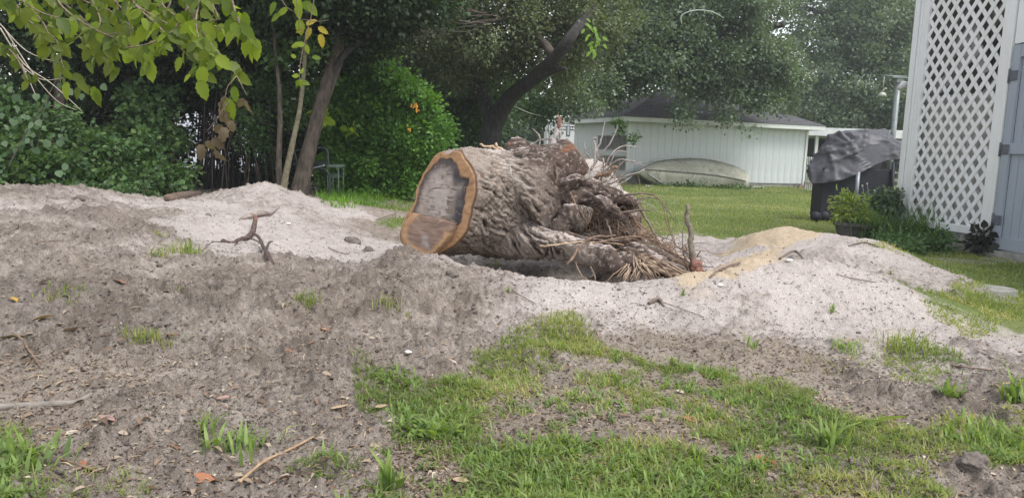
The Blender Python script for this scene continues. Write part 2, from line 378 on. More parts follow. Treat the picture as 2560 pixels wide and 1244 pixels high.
# polar sheet: fine where the heap is, coarse to the horizon; it runs all the way round the camera
_rad = np.concatenate([np.linspace(0.02, 1.9, 14), np.geomspace(1.95, 12.5, 620), np.geomspace(12.6, 40, 150)[0:], np.geomspace(42, 900, 24)])
_ang = np.concatenate([np.linspace(-math.pi, math.radians(-50), 42)[:-1], np.linspace(math.radians(-50), math.radians(50), 1000), np.linspace(math.radians(50), math.pi, 42)[1:-1]])
_R, _A2 = np.meshgrid(_rad, _ang, indexing='ij'); _gxv = (_R * np.sin(_A2)).ravel(); _gyv = (_R * np.cos(_A2)).ravel()
_Z = zones(_gxv, _gyv); _hd = hdetail(_gxv, _gyv, _Z)
_zz = H0(_gxv, _gyv) + _hd
nr, na = len(_rad), len(_ang); _i = np.arange(nr - 1)[:, None]; _j = np.arange(na)[None, :]; _j2 = (_j + 1) % na
_Fc = np.stack([_i * na + _j, _i * na + _j2, (_i + 1) * na + _j2, (_i + 1) * na + _j], -1).reshape(-1, 4)[:, ::-1]
m = Mt('ground_soil'); ca = m.attr('Col', 'Color'); v = m.coord()
sp = m.noise(150, 3, .7, v); c = m.mix(m.ramp(sp, [(.36, (1,1,1)), (.5, (0,0,0))]), ca, m.mix(1.0, ca, (.42,.38,.35), 'MULTIPLY'))
sp2 = m.noise(90, 2, .6, m.coord((1,1.3,1)))
c = m.mix(m.ramp(sp2, [(.62, (0,0,0)), (.72, (1,1,1))]), c, m.mix(.45, c, (.62,.56,.52)))
m.color(c); m.rough(.95); m.p.inputs['Specular IOR Level'].default_value = .12
m.bump(m.math('ADD', m.noise(60, 5, .7, v), m.math('MULTIPLY', sp, .6)), .75, .014)
ground = npmesh('ground', np.stack([_gxv, _gyv, _zz], 1), _Fc, m.m, None, True, None, gcolor(_gxv, _gyv, _Z, _hd))
tag(ground, 'churned grey and white sand and lawn of the back yard', kind='structure')
def H(x, y):
    x = np.atleast_1d(np.asarray(x, float)); y = np.atleast_1d(np.asarray(y, float))
    return H0(x, y) + hdetail(x, y, zones(x, y))
def onground(px, py, dz=0.0):
    p = hit(px, py); h = H(p[0], p[1])[0]; return Vector((p[0], p[1], h + dz))
# ================================================================== THE UPROOTED STUMP
def remeshed(mb_list, voxel):
    """fuse several closed solids into one skin"""
    vs, fs = [], []
    for mb in mb_list:
        n = len(vs); vs += mb.v; fs += [tuple(i + n for i in f) for f in mb.f]
    me = bpy.data.meshes.new('tmp'); me.from_pydata(vs, [], fs); me.update()
    o = bpy.data.objects.new('tmp', me); COL.objects.link(o)
    md = o.modifiers.new('r', 'REMESH'); md.mode = 'VOXEL'; md.voxel_size = voxel; md.adaptivity = 0
    dg = bpy.context.evaluated_depsgraph_get(); me2 = bpy.data.meshes.new_from_object(o.evaluated_get(dg))
    bpy.data.objects.remove(o); bpy.data.meshes.remove(me); return me2
def normals(me):
    n = np.empty(len(me.vertices) * 3, np.float32); me.vertices.foreach_get('normal', n); return n.reshape(-1, 3).astype(float)
def coords(me):
    n = np.empty(len(me.vertices) * 3, np.float32); me.vertices.foreach_get('co', n); return n.reshape(-1, 3).astype(float)
def laplace(me, co, it=1):
    e = np.empty(len(me.edges) * 2, np.int32); me.edges.foreach_get('vertices', e); e = e.reshape(-1, 2)
    deg = np.bincount(e.ravel(), minlength=len(co))[:, None].astype(float)
    for _ in range(it):
        s = np.zeros_like(co)
        for k in range(3):
            s[:, k] = np.bincount(e[:, 0], co[e[:, 1], k], len(co)) + np.bincount(e[:, 1], co[e[:, 0], k], len(co))
        co = co * .5 + .5 * s / np.maximum(deg, 1)
    return co
def chain(pts, n=14, sub=4):
    """pts = [(px,py,depth,r)], rounded ends"""
    w_ = [(*P(a, b, d), r) for a, b, d, r in pts]
    s_ = smoothpath(w_, sub)
    e0 = s_[0].copy(); e1 = s_[-1].copy()
    d0 = (s_[0] - s_[1])[:3]; d0 = d0 / np.linalg.norm(d0); d1 = (s_[-1] - s_[-2])[:3]; d1 = d1 / np.linalg.norm(d1)
    a = [np.append(e0[:3] + d0 * e0[3] * .6, e0[3] * .5)]; b = [np.append(e1[:3] + d1 * e1[3] * .6, e1[3] * .5)]
    L = a + s_ + b
    return MB().tube([q[:3] for q in L], [q[3] for q in L], n)

stump = empty('uprooted_stump', (0.3, 7.0, 0.0), 'big uprooted oak stump lying in the sand pit with its oval sawn face showing', 'tree stump')
AX = np.array([.76, .65, 0.0]); AX /= np.linalg.norm(AX)              # trunk axis, away from the sawn face
FC = P(1105, 508, 6.75)
def onplane(px, py, off=0.0):
    r = ray(px, py); t = ((FC - CAM) @ AX + off) / (r @ AX); return CAM + r * t
OUT = [(1104,382),(1113,379),(1126,384.5),(1144,378),(1159,378),(1170,393),(1185,411),(1195.5,432),(1200.6,463),(1197,494),(1190,519),(1184,545),(1177.5,576),(1159.5,599),(1134,620),(1105,634),(1075,640),(1051,634),(1026,622),(1010,604),(1007,584),(1015,555),(1031,527),(1046,508),(1050,476),(1062,445),(1077,417),(1092.6,393)]
INN = [(1110,402),(1125,396),(1140,394),(1147,399),(1152,404),(1157,419),(1160,433),(1165,441),(1179,449),(1180,458),(1178,468),(1171,494),(1170,514),(1165,540),(1154,566),(1131,588),(1108,597),(1080,600),(1055,603),(1042,590),(1040,570),(1040,545),(1047,520),(1049,504),(1055,481),(1064,458),(1082,427),(1100,408)]
def densify(poly, n, amp, seed, off=0.0):
    w_ = np.array([onplane(a, b, off) for a, b in poly]); m_ = len(w_)
    cx = w_.mean(0)
    P4 = [(*q, 0) for q in w_] ; P4 = P4 + [P4[0]]
    A = [np.array(p[:3]) for p in P4[:-1]]; out = []
    for i in range(m_):
        p0, p1, p2, p3 = A[i - 1], A[i], A[(i + 1) % m_], A[(i + 2) % m_]
        for k in range(8):
            t = k / 8; out.append(.5 * ((2*p1) + (-p0+p2)*t + (2*p0-5*p1+4*p2-p3)*t*t + (-p0+3*p1-3*p2+p3)*t**3))
    out = np.array(out)
    e1 = np.array([0, 0, 1.0]); e2 = np.cross(AX, e1)
    a = np.arctan2((out - cx) @ e1, (out - cx) @ e2); r = np.linalg.norm(out - cx, axis=1)
    o = np.argsort(a); aa = np.linspace(-math.pi, math.pi, n, endpoint=False)
    rr = np.interp(aa, a[o], r[o], period=2 * math.pi)
    rr *= 1 + amp * fbm(np.stack([np.cos(aa) * 6, np.sin(aa) * 6, aa * 0], 1), 3, seed)
    return cx, e1, e2, aa, rr
FN = 220
fcx, fe1, fe2, faa, fro = densify(OUT, FN, .018, 3)
_, _, _, _, fri0 = densify(INN, FN, .05, 9)
icx = densify(INN, 8, 0, 1)[0]
# inner outline measured from the outer centre
iw = np.array([onplane(a, b) for a, b in INN]); ia = np.arctan2((iw - fcx) @ fe1, (iw - fcx) @ fe2); ir = np.linalg.norm(iw - fcx, axis=1)
oo = np.argsort(ia); fri = np.interp(faa, ia[oo], ir[oo], period=2 * math.pi)
fri = fri * (1 + .085 * fbm(np.stack([np.cos(faa) * 7, np.sin(faa) * 7, faa * 0], 1), 3, 14)); fri = np.minimum(fri, fro * .93)
# --- body
def ring(s, grow, droop=0.0, blend=0.0):
    rmean = fro.mean(); rr = fro * (1 - blend) + rmean * blend
    rr = rr * grow
    c = fcx + AX * s + np.array([0, 0, droop])
    return [c + (fe2 * math.cos(a) + fe1 * math.sin(a)) * r for a, r in zip(faa[::4], rr[::4])]
rings = [ring(-.03, 1.0), ring(0.12, .985), ring(.3, .98, .0, .25), ring(.55, 1.0, -.01, .5), ring(.85, 1.0, -.05, .7), ring(1.15, .95, -.07, .9), ring(1.4, .86, -.07, 1), ring(1.6, .65, -.05, 1)]
body = MB(); nrg = len(rings[0])
for r_ in rings: body.v += [tuple(q) for q in r_]
for i in range(len(rings) - 1):
    for k in range(nrg): body.f.append((i * nrg + k, i * nrg + (k + 1) % nrg, (i + 1) * nrg + (k + 1) % nrg, (i + 1) * nrg + k))
body.f.append(tuple(range(nrg - 1, -1, -1))); body.f.append(tuple((len(rings) - 1) * nrg + k for k in range(nrg)))
parts = [body,
  chain([(1310,505,7.25,.40),(1365,495,7.65,.35),(1430,480,8.15,.32)]),
  # buttresses that run from the trunk into the roots
  chain([(1230,575,7.15,.24),(1310,598,6.85,.17),(1370,608,6.6,.115),(1440,625,6.4,.085),(1515,648,6.25,.085),(1570,665,6.15,.07)]),
  chain([(1250,550,7.2,.30),(1330,570,7.1,.2),(1370,595,7.0,.12)]),
  chain([(1330,470,7.05,.26),(1400,472,6.95,.15),(1460,474,6.85,.10),(1520,486,6.8,.075),(1570,500,6.8,.058),(1594,512,6.8,.036)]),
  chain([(1400,480,7.0,.12),(1470,488,6.95,.09),(1540,505,6.95,.07),(1585,520,6.95,.04)]),
  chain([(1340,505,6.95,.16),(1390,500,6.8,.085),(1440,492,6.65,.055),(1480,498,6.62,.052),(1520,518,6.6,.045),(1560,548,6.6,.03)]),
  chain([(1450,450,7.4,.18),(1482,440,7.5,.165),(1505,465,7.6,.16),(1545,510,7.5,.11),(1590,550,7.4,.07)]),
  chain([(1430,520,8.2,.3),(1500,535,8.2,.25),(1560,590,7.7,.12)]),
  chain([(1560,500,7.1,.1),(1545,540,7.0,.08),(1570,580,6.9,.06),(1600,610,6.8,.05)]),
  chain([(1410,462,6.65,.05),(1440,455,6.6,.038),(1458,453,6.58,.034)], 10),
  chain([(1400,575,6.65,.07),(1418,545,6.6,.062),(1430,524,6.58,.05)], 12),
  chain([(1298,420,7.3,.2),(1296,385,7.3,.13),(1294,362,7.3,.085)]),
  chain([(1580,640,6.4,.10),(1620,655,6.3,.09),(1670,672,6.2,.07),(1705,683,6.15,.05)]),
  chain([(1560,625,6.7,.10),(1630,640,6.6,.08),(1700,668,6.45,.06)]),
  chain([(1560,600,7.0,.12),(1500,605,6.9,.09),(1440,612,6.8,.07)]),
]
# the sawn limb pointing up to the right: a cone with a flat end
LA = V(1442, 386, 6.83); LB = V(1310, 480, 6.80); lax = (LA - LB).normalized()
lup = Vector(P(1422,355,6.72) - P(1464,418,6.72)).normalized(); lw = lax.cross(lup).normalized(); lup = lw.cross(lax).normalized()
def limbring(t, a, b, n=28):
    c = LB + (LA - LB) * t
    return [c + lup * (math.cos(2*math.pi*k/n) * a * (1 + .10 * math.cos(4*math.pi*k/n + 1) + .04 * math.sin(6*math.pi*k/n))) + lw * (math.sin(2*math.pi*k/n) * b) for k in range(n)]
lm = MB(); LR = [limbring(-.1, .38, .24), limbring(.3, .31, .22), limbring(.6, .235, .19), limbring(.85, .18, .16), limbring(1.0, .165, .15)]
for r_ in LR: lm.v += [tuple(q) for q in r_]
for i in range(4):
    for k in range(28): lm.f.append((i*28+k, i*28+(k+1)%28, (i+1)*28+(k+1)%28, (i+1)*28+k))
lm.f.append(tuple(range(27, -1, -1))); lm.f.append(tuple(4*28+k for k in range(28)))
parts.append(lm)
for q in parts:      # consistent outward normals for the voxel fuse
    bm = bmesh.new(); vv = [bm.verts.new(a) for a in q.v]
    for f in q.f: bm.faces.new([vv[i] for i in f])
    bmesh.ops.recalc_face_normals(bm, faces=bm.faces); bm.verts.index_update(); q.f = [tuple(x.index for x in f.verts) for f in bm.faces]; bm.free()
me = remeshed(parts, .0102)
co = coords(me); co = laplace(me, co, 2)
me.vertices.foreach_set('co', co.astype(np.float32).ravel()); me.update(); nrm = normals(me)
rel = co - fcx; s_ = rel @ AX; side = np.cross(AX, [0, 0, 1.0])
ang = np.arctan2(rel[:, 2], rel @ side); rad_ = np.hypot(rel[:, 2], rel @ side)
# bark: furrows that wind down and back along the trunk
al = .55
ta = s_ * 1.0; tb = ang * .55
qa = np.stack([(ta * math.cos(al) - tb * math.sin(al)) * 4.0, (ta * math.sin(al) + tb * math.cos(al)) * 22, rad_ * 3], 1)
qa[:, 1] += fbm(co * 5, 3, 61) * 1.6
fur = fbm(qa, 4, 40, .55, True)
qb = qa.copy(); qb[:, 1] *= 2.1; qb[:, 0] *= 2.6; plate = fbm(qb, 2, 141, .6, True); fur = .72 * fur + .5 * plate
qc = co * np.array([30, 30, 30]); fine = fbm(qc, 3, 44, .6)
coarse = fbm(co * 6, 4, 47)
limbd = (co - np.array(LB)) @ np.array(lax); limbr = np.linalg.norm((co - np.array(LB)) - limbd[:, None] * np.array(lax), axis=1)
Llen = (LA - LB).length
islimb = sstep(.10, .35, limbd / Llen) * (limbr < .25) 
rooty = sstep(.95, 1.35, s_)
barkw = np.clip(1 - rooty, 0, 1)
disp = barkw * ((.046 * fur - .01) + .011 * fine) + rooty * (.012 * fbm(co * np.array([14, 14, 14]), 4, 50, .6, True) + .007 * fine) + (.024 - .016 * rooty) * coarse
disp *= np.where(s_ < .03, sstep(-.04, .03, s_), 1.0)
flat = sstep(.94, .985, limbd / Llen) * (limbr < .25); disp *= 1 - flat
disp *= 1 - .6 * islimb
co2 = co + nrm * disp[:, None]
me.vertices.foreach_set('co', co2.astype(np.float32).ravel()); me.update(); nrm = normals(me)
# wood and dirt colours
up = nrm[:, 2]
k = (sstep(-.02, .50, fur + .28 * fine))[:, None]
bark = np.array([.024,.016,.013]) * (1 - k) + np.array([.33,.28,.245]) * k
lich = sstep(.1, .5, fbm(co * 7, 4, 77))[:, None]; flk = (sstep(.25, .5, vnoise(co * 55, 6)) * sstep(-.1, .3, fbm(co * 3.3, 3, 79)))[:, None]; bark = bark * (1 - .5 * flk) + np.array([.07,.05,.042]) * .5 * flk
bark = bark * (1 - .35 * lich) + np.array([.43,.40,.37]) * .35 * lich
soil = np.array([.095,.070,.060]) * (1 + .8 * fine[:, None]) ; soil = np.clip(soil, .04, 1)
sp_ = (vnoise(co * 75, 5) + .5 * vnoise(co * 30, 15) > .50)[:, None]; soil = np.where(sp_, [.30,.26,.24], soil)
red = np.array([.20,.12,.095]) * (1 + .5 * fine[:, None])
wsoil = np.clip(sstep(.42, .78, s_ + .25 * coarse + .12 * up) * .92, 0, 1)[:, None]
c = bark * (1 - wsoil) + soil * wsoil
wr = (sstep(.15, .5, fbm(co * 3.1, 3, 88)) * .55 * sstep(.7, 1.0, s_))[:, None]; c = c * (1 - wr) + red * wr
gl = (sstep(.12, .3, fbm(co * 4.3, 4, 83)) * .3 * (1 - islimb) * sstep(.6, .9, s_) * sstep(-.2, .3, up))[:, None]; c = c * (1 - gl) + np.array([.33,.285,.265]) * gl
# sand lying where it can rest
rest = (.45 + .55 * sstep(-.1, .3, fur)) * sstep(.74, 1.02, up + .30 * fbm(co * 12, 4, 90, .65)) * sstep(.0, .35, s_) * (1 - .9 * (limbr < .27) * sstep(.25, .45, limbd / Llen) )
rest = np.clip(rest, 0, 1)[:, None]; rest = rest * (1 - .75 * sstep(.95, 1.25, s_) * (co[:, 2] < .75))[:, None]; c = c * (1 - rest) + np.array([.56,.50,.475]) * rest * (1 + .12 * fine[:, None])
back = (sstep(.0, .2, ((co - P(1492, 445, 7.4)) ** 2).sum(1) * -1 + .34))[:, None]; c = c * (1 - back * .85) + np.array([.60,.55,.52]) * back * .85
# painted shade: the trunk's colour is darkened brown towards its underside
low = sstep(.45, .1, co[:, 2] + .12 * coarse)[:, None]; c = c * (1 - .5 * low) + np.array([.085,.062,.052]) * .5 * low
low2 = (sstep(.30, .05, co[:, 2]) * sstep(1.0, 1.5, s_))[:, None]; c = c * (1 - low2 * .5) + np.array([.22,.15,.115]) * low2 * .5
scar = (sstep(.60, .8, limbd / Llen) * sstep(1.0,.97,limbd/Llen) * (limbr < .2) * sstep(.02, .07, (co - np.array(LB)) @ np.array(lup) - limbd * 0 + .03 * coarse) * sstep(.115,.09,(co - np.array(LB)) @ np.array(lup)))[:, None] * sstep(.05,.25,vnoise(co * 9, 3)+.25)[:, None]; c = c * (1 - scar) + np.array([.22,.115,.075]) * scar
# sawn limb end: bare orange wood near the top rim
m = Mt('stump_bark'); ca = m.attr('Col', 'Color'); v = m.coord()
n1 = m.noise(120, 4, .7, v); n2 = m.noise(45, 4, .65, v)
cc = m.mix(m.ramp(n1, [(.35, (0,0,0)), (.65, (1,1,1))]), m.mix(1.0, ca, (.55,.52,.5), 'MULTIPLY'), m.mix(1.0, ca, (1.35,1.33,1.3), 'MULTIPLY'))
m.color(cc); m.rough(.95); m.p.inputs['Specular IOR Level'].default_value = .1; m.bump(m.math('ADD', n1, n2), .8, .012)
M_BARK = m.m
me.name = 'bark_body'; me.materials.clear(); me.materials.append(M_BARK)
me.polygons.foreach_set('use_smooth', [True] * len(me.polygons))
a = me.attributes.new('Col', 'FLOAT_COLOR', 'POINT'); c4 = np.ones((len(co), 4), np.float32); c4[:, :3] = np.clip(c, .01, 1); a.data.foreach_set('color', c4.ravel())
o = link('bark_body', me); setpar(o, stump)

# --- sawn face: a thin slab of wood with growth rings, dark heart stain and saw marks
NR = 70
tt = np.linspace(0, 1, NR) ** .85
Rg = np.array([fro]) * tt[:, None]                                  # NR x FN
inn = np.array([fri]) ; zz = (Rg - inn) / (fro - fri)[None, :]       # <0 heart, 0..1 sapwood
pts = fcx[None, None] + (fe2[None] * np.cos(faa)[:, None] + fe1[None] * np.sin(faa)[:, None])[None] * Rg[..., None]
pf = pts.reshape(-1, 3); zf = zz.ravel(); Rf = Rg.ravel(); dist_in = (inn - Rg).ravel()
u_ = (pf - fcx) @ fe2; v_ = (pf - fcx) @ fe1
uv = np.stack([u_, v_, 0 * u_], 1)
ray_ = fbm(np.stack([np.arctan2(v_, u_) * 26, np.hypot(u_, v_) * 3, 0 * u_], 1), 3, 105, .6, True); nz = fbm(uv * 9, 4, 101); ns = fbm(uv * np.array([6, 55, 1]), 3, 102); nf = fbm(uv * 60, 2, 103)
sap = np.array([.52,.305,.165]) * (1 + .22 * ns + .15 * nz)[:, None]
palew = sstep(.25, .75, nz + .8 * sstep(0, .25, zf) * 0)[:, None]
sap = sap * (1 - .3 * palew) + np.array([.66,.50,.32]) * .3 * palew
edge = (sstep(.22, 0, zf))[:, None]; sap = sap * (1 - .6 * edge) + np.array([.19,.10,.05]) * .6 * edge
rg_ = (np.sin(zf * 38 + nz * 3) * .5 + .5)[:, None]; sap = sap * (.80 + .22 * rg_) * (1 - .35 * sstep(.55, .85, ray_)[:, None])
crk = sstep(.72, .9, fbm(uv * np.array([3, 16, 1]) + 5, 3, 106, .6, True))[:, None]
heart = np.array([.42,.352,.318]) * (1 + .2 * ns + .3 * nz)[:, None]
stain = sstep(.105, .01, dist_in * (1 - .62 * sstep(.0, .25, u_ if ((fe2 @ np.array([1., 0, 0])) > 0) else -u_)) + .045 * nz)[:, None]; side_r = sstep(-.1, .25, -u_ * 0 + (pf - fcx) @ np.array([1., 0, 0]))[:, None]
stain = np.clip(stain * (.75 + .25 * side_r) + sstep(.35, .6, v_ + .1 * nz)[:, None] * .6, 0, 1)
heart = heart * (1 - stain) + np.array([.055,.048,.058]) * stain * (1 + .6 * ns)[:, None].clip(.4, 2)
pale = (sstep(.26, .05, np.hypot(u_ - .0, (v_ - .03) * .8) + .08 * nz))[:, None]; heart = heart * (1 - .45 * pale) + np.array([.60,.53,.50]) * .45 * pale
heart = heart * (1 - .55 * crk) ; mott = fbm(uv * 22, 4, 108, .65)[:, None]; heart = heart * (1 + .35 * mott)
w_ = sstep(-.05, .03, zf + .06 * nf + .10 * nz)[:, None] * 1.0
fcol = heart * (1 - w_) + sap * w_
rim = sstep(.86, .97, zf + .08 * nz)[:, None]; fcol = fcol * (1 - rim) + np.array([.15,.085,.055]) * rim
relief = -.006 * crk[:, 0] - .012 * (1 - w_[:, 0]) + .004 * ns + .005 * nz - .014 * rim[:, 0]
pf2 = pf - AX * (.045 + relief)[:, None]
Fq = []
for i in range(NR - 1):
    for k_ in range(FN):
        Fq.append((i * FN + k_, i * FN + (k_ + 1) % FN, (i + 1) * FN + (k_ + 1) % FN, (i + 1) * FN + k_))
# back edge of the slab
n0 = len(pf2); backr = pf[-FN:] + AX * .05; pf3 = np.vstack([pf2, backr]); fcol3 = np.vstack([fcol, np.tile([.12,.075,.05], (FN, 1))])
Fq += [((NR - 1) * FN + k_, (NR - 1) * FN + (k_ + 1) % FN, n0 + (k_ + 1) % FN, n0 + k_) for k_ in range(FN)]
m = Mt('sawn_wood'); ca = m.attr('Col', 'Color'); v = m.coord((1,1,1))
n1 = m.noise(40, 4, .6, m.coord((.6,.6,4))); n2 = m.noise(140, 3, .6, v)
cc = m.mix(n2, m.mix(1.0, ca, (.78,.76,.74), 'MULTIPLY'), m.mix(1.0, ca, (1.2,1.2,1.2), 'MULTIPLY'))
m.color(cc); m.rough(.7); m.bump(m.math('ADD', n1, m.math('MULTIPLY', n2, .5)), .45, .006); M_SAWN = m.m
npmesh('sawn_face', pf3, Fq, M_SAWN, stump, True, None, np.clip(fcol3, .01, 1))

# --- the step of wood left standing proud at the foot of the face
LED = [(1045,541),(1058,541),(1072,543),(1090,546),(1100,549),(1112,553),(1128,557),(1127,572),(1122,588),(1112,602),(1101,614),(1088,627),(1073,639),(1051,634),(1026,622),(1010,604),(1006,583),(1014,556),(1028,532),(1038,536)]
lw_ = np.array([onplane(a, b, -.10) for a, b in LED]); lc = lw_.mean(0)
dens = []
for i in range(len(lw_)):
    for k_ in range(5): dens.append(lw_[i] + (lw_[(i + 1) % len(lw_)] - lw_[i]) * k_ / 5)
dens = np.array(dens); dens += .006 * np.stack([vnoise(dens * 40, 5), vnoise(dens * 40, 6), vnoise(dens * 40, 7)], 1); m_ = len(dens)
NL = 26; tl = np.linspace(0, 1, NL); pl = lc[None, None] + (dens - lc)[None] * tl[:, None, None]; pl = pl.reshape(-1, 3)
tl_ = np.repeat(tl, m_)
ul = (pl - fcx) @ fe2; vl = (pl - fcx) @ fe1; uvl = np.stack([ul, vl, ul * 0], 1)
top = sstep(-.20, -.13, vl + .02 * fbm(uvl * 14, 3, 7))                                 # near the torn upper edge: brown heart
patc = onplane(1062, 592, -.10); dpat = np.linalg.norm((pl - patc) @ np.stack([fe1 * .8, fe2 * 1.2], 1), axis=1)
nzl = fbm(uvl * 10, 4, 31); nsl = fbm(uvl * np.array([8, 60, 1]), 3, 32)
sapl = np.array([.54,.33,.18]) * (1 + .2 * nsl + .18 * nzl)[:, None]
brn = np.array([.33,.225,.175]) * (1 + .25 * nsl + .2 * nzl)[:, None]
# distance from the left/bottom bark edge decides sapwood against heart
wb = np.clip(sstep(.88, .70, tl_ + .10 * nzl) * sstep(-.62, -.2, vl * 0 + 1) + 0 * top, 0, 1)[:, None]; wb = np.maximum(wb, (sstep(-.28, -.20, vl + .03 * nzl))[:, None] * sstep(-.33, -.2, ul if ((fe2 @ np.array([1., 0, 0])) > 0) else -ul)[:, None])
cl = sapl * (1 - wb) + brn * wb
gp = .8 * sstep(.11, .02, np.abs((pl - onplane(1062, 598, -.1)) @ (fe1 * .75 - fe2 * .6)) * .7 + np.abs((pl - onplane(1062, 598, -.1)) @ (fe2 * .75 + fe1 * .6)) * 1.3 + .06 * nzl)[:, None]; cl = cl * (1 - gp) + np.array([.46,.42,.41]) * gp
pl2 = pl - AX * (.006 * nsl + .012 * nzl)[:, None]
Fl = [(i * m_ + k_, i * m_ + (k_ + 1) % m_, (i + 1) * m_ + (k_ + 1) % m_, (i + 1) * m_ + k_) for i in range(NL - 1) for k_ in range(m_)]
n0 = len(pl2); bk = dens + AX * .10; pl3 = np.vstack([pl2, bk]); cl3 = np.vstack([cl, np.tile([.16,.10,.075], (m_, 1))])
Fl += [((NL - 1) * m_ + k_, (NL - 1) * m_ + (k_ + 1) % m_, n0 + (k_ + 1) % m_, n0 + k_) for k_ in range(m_)]
o = npmesh('wood_step', pl3, Fl, M_SAWN, stump, True, None, np.clip(cl3, .01, 1)); o['label'] = 'step of orange and brown wood left proud at the foot of the sawn face'

# --- limb end disc (orange where the saw left fresh wood)
e = MB(); n = 28; rim_ = limbring(1.012, .160, .145); rim2 = limbring(.97, .160, .145)
e.add(rim_ + rim2, [tuple(range(n))] + [(k_, (k_+1)%n, (k_+1)%n+n, k_+n) for k_ in range(n)])
M_ORW = m_simple('fresh_orange_wood', (.28,.12,.07), (.50,.27,.15), 30, .8, .5, .004)
M_REDW = m_simple('torn_red_wood', (.14,.07,.055), (.33,.165,.125), 22, .85, .9, .02)
M_PALEW = m_simple('split_pale_wood', (.36,.24,.15), (.62,.47,.33), 30, .8, .6, .006, (1,1,1))
M_ROOT = m_simple('root_skin', (.10,.072,.058), (.27,.21,.18), 35, .95, .8, .006)
M_TWIG = m_simple('grey_twig_skin', (.22,.19,.17), (.42,.38,.35), 30, .9, .4, .002)
M_BRTW = m_simple('brown_root_skin', (.13,.085,.06), (.30,.21,.15), 35, .9, .5, .003)
e.build('limb_cut_face', m_simple('dull_cut_wood', (.17,.11,.085), (.30,.20,.15), 30, .85, .6, .006), stump)
# torn reddish stub on top
tb_ = MB()
for k_ in range(34):
    a = rnd.uniform(0, 6.28); r0 = rnd.uniform(0, .10); b = P(1294, 372, 7.28) + np.array([math.cos(a) * r0, math.sin(a) * r0, 0]); h = rnd.uniform(.03, .085) * (1.4 - r0 * 7); h = max(h, .02)
    t = b + np.array([rnd.uniform(-.03, .03), rnd.uniform(-.02, .02), h]); tb_.tube([b - [0, 0, .05], b + (t - b) * .6, t], [.028, .022, .004], 5)
tb_.build('torn_stub', M_REDW, stump)

# --- roots that can be followed one by one, as pixel paths with depth and radius
def root(path, mat=M_ROOT, n=7, sub=5, wob=.16, name='root', par=stump, jit=.012, lab=None):
    w_ = smoothpath([(*P(a, b, d), r) for a, b, d, r in path], sub)
    w_ = [np.append(q[:3] + np.array([rnd.gauss(0, jit), rnd.gauss(0, jit), rnd.gauss(0, jit)]) * min(1, q[3] * 40) , max(q[3], .0012)) for q in w_]
    o = MB().tube([q[:3] for q in w_], [q[3] for q in w_], n, wob=wob).build(name, mat, par, True)
    if lab: o['label'] = lab
    return o
RO = [
 ([(1480,548,6.9,.016),(1560,530,6.6,.012),(1640,524,6.5,.004)], M_ROOT), ([(1545,492,6.7,.011),(1580,485,6.6,.010),(1640,484,6.5,.004)], M_ROOT),
 ([(1470,560,6.7,.014),(1440,515,6.6,.013),(1425,482,6.55,.008)], M_BRTW), ([(1592,505,6.8,.014),(1610,540,6.7,.012),(1640,590,6.6,.009),(1660,640,6.5,.006)], M_ROOT),
 ([(1560,500,6.8,.008),(1640,495,6.8,.006),(1665,520,6.8,.005),(1690,560,6.8,.003)], M_ROOT), ([(1605,480,6.7,.007),(1650,500,6.7,.005),(1668,560,6.7,.004),(1690,620,6.7,.003)], M_BRTW),
 ([(1420,660,6.2,.012),(1470,600,6.3,.011),(1540,590,6.3,.007)], M_BRTW), ([(1420,600,6.4,.012),(1470,612,6.3,.010),(1560,592,6.3,.008),(1640,600,6.3,.005)], M_BRTW),
 ([(1410,580,6.5,.01),(1470,595,6.4,.009),(1540,602,6.4,.007),(1620,588,6.4,.004)], M_ROOT), ([(1350,615,6.4,.01),(1380,612,6.3,.008),(1470,604,6.3,.005),(1560,612,6.3,.004)], M_PALEW),
 ([(1440,655,6.1,.006),(1455,690,6.0,.006),(1500,712,5.95,.006),(1540,680,6.0,.005),(1570,660,6.1,.004)], M_BRTW), ([(1475,665,6.0,.005),(1487,690,5.95,.005),(1483,712,5.9,.005)], M_BRTW),
 ([(1560,610,6.5,.034),(1590,592,6.4,.030),(1602,584,6.38,.027)], M_BRTW), ([(1500,520,6.7,.012),(1520,560,6.6,.01),(1530,600,6.5,.007)], M_ROOT), ([(1535,500,6.8,.012),(1545,540,6.7,.01),(1580,600,6.6,.007),(1600,660,6.4,.005)], M_ROOT),
 ([(1560,520,6.9,.014),(1600,570,6.8,.012),(1660,620,6.7,.009),(1740,665,6.6,.006)], M_BRTW), ([(1575,540,7.0,.02),(1640,600,6.9,.018),(1700,650,6.7,.012),(1760,690,6.6,.008)], M_BRTW),
 ([(1660,640,6.5,.03),(1690,655,6.4,.026),(1730,672,6.35,.02)], M_BRTW), ([(1590,640,6.25,.03),(1640,655,6.2,.03),(1690,682,6.15,.022)], M_BRTW),
 ([(1610,645,6.2,.016),(1660,660,6.15,.013),(1700,690,6.1,.008)], M_PALEW), ([(1600,660,6.1,.014),(1650,678,6.05,.012),(1720,692,6.0,.006)], M_PALEW),
 ([(1390,420,6.6,.012),(1392,440,6.6,.01),(1388,458,6.6,.006)], M_ROOT)]
for p_, mt_ in RO: root(p_, mt_)
o = root([(1275,412,6.55,.006),(1277,432,6.5,.007),(1283,450,6.5,.005),(1284,470,6.52,.002)], M_TWIG, lab='thin pale root hanging down the dark bark')
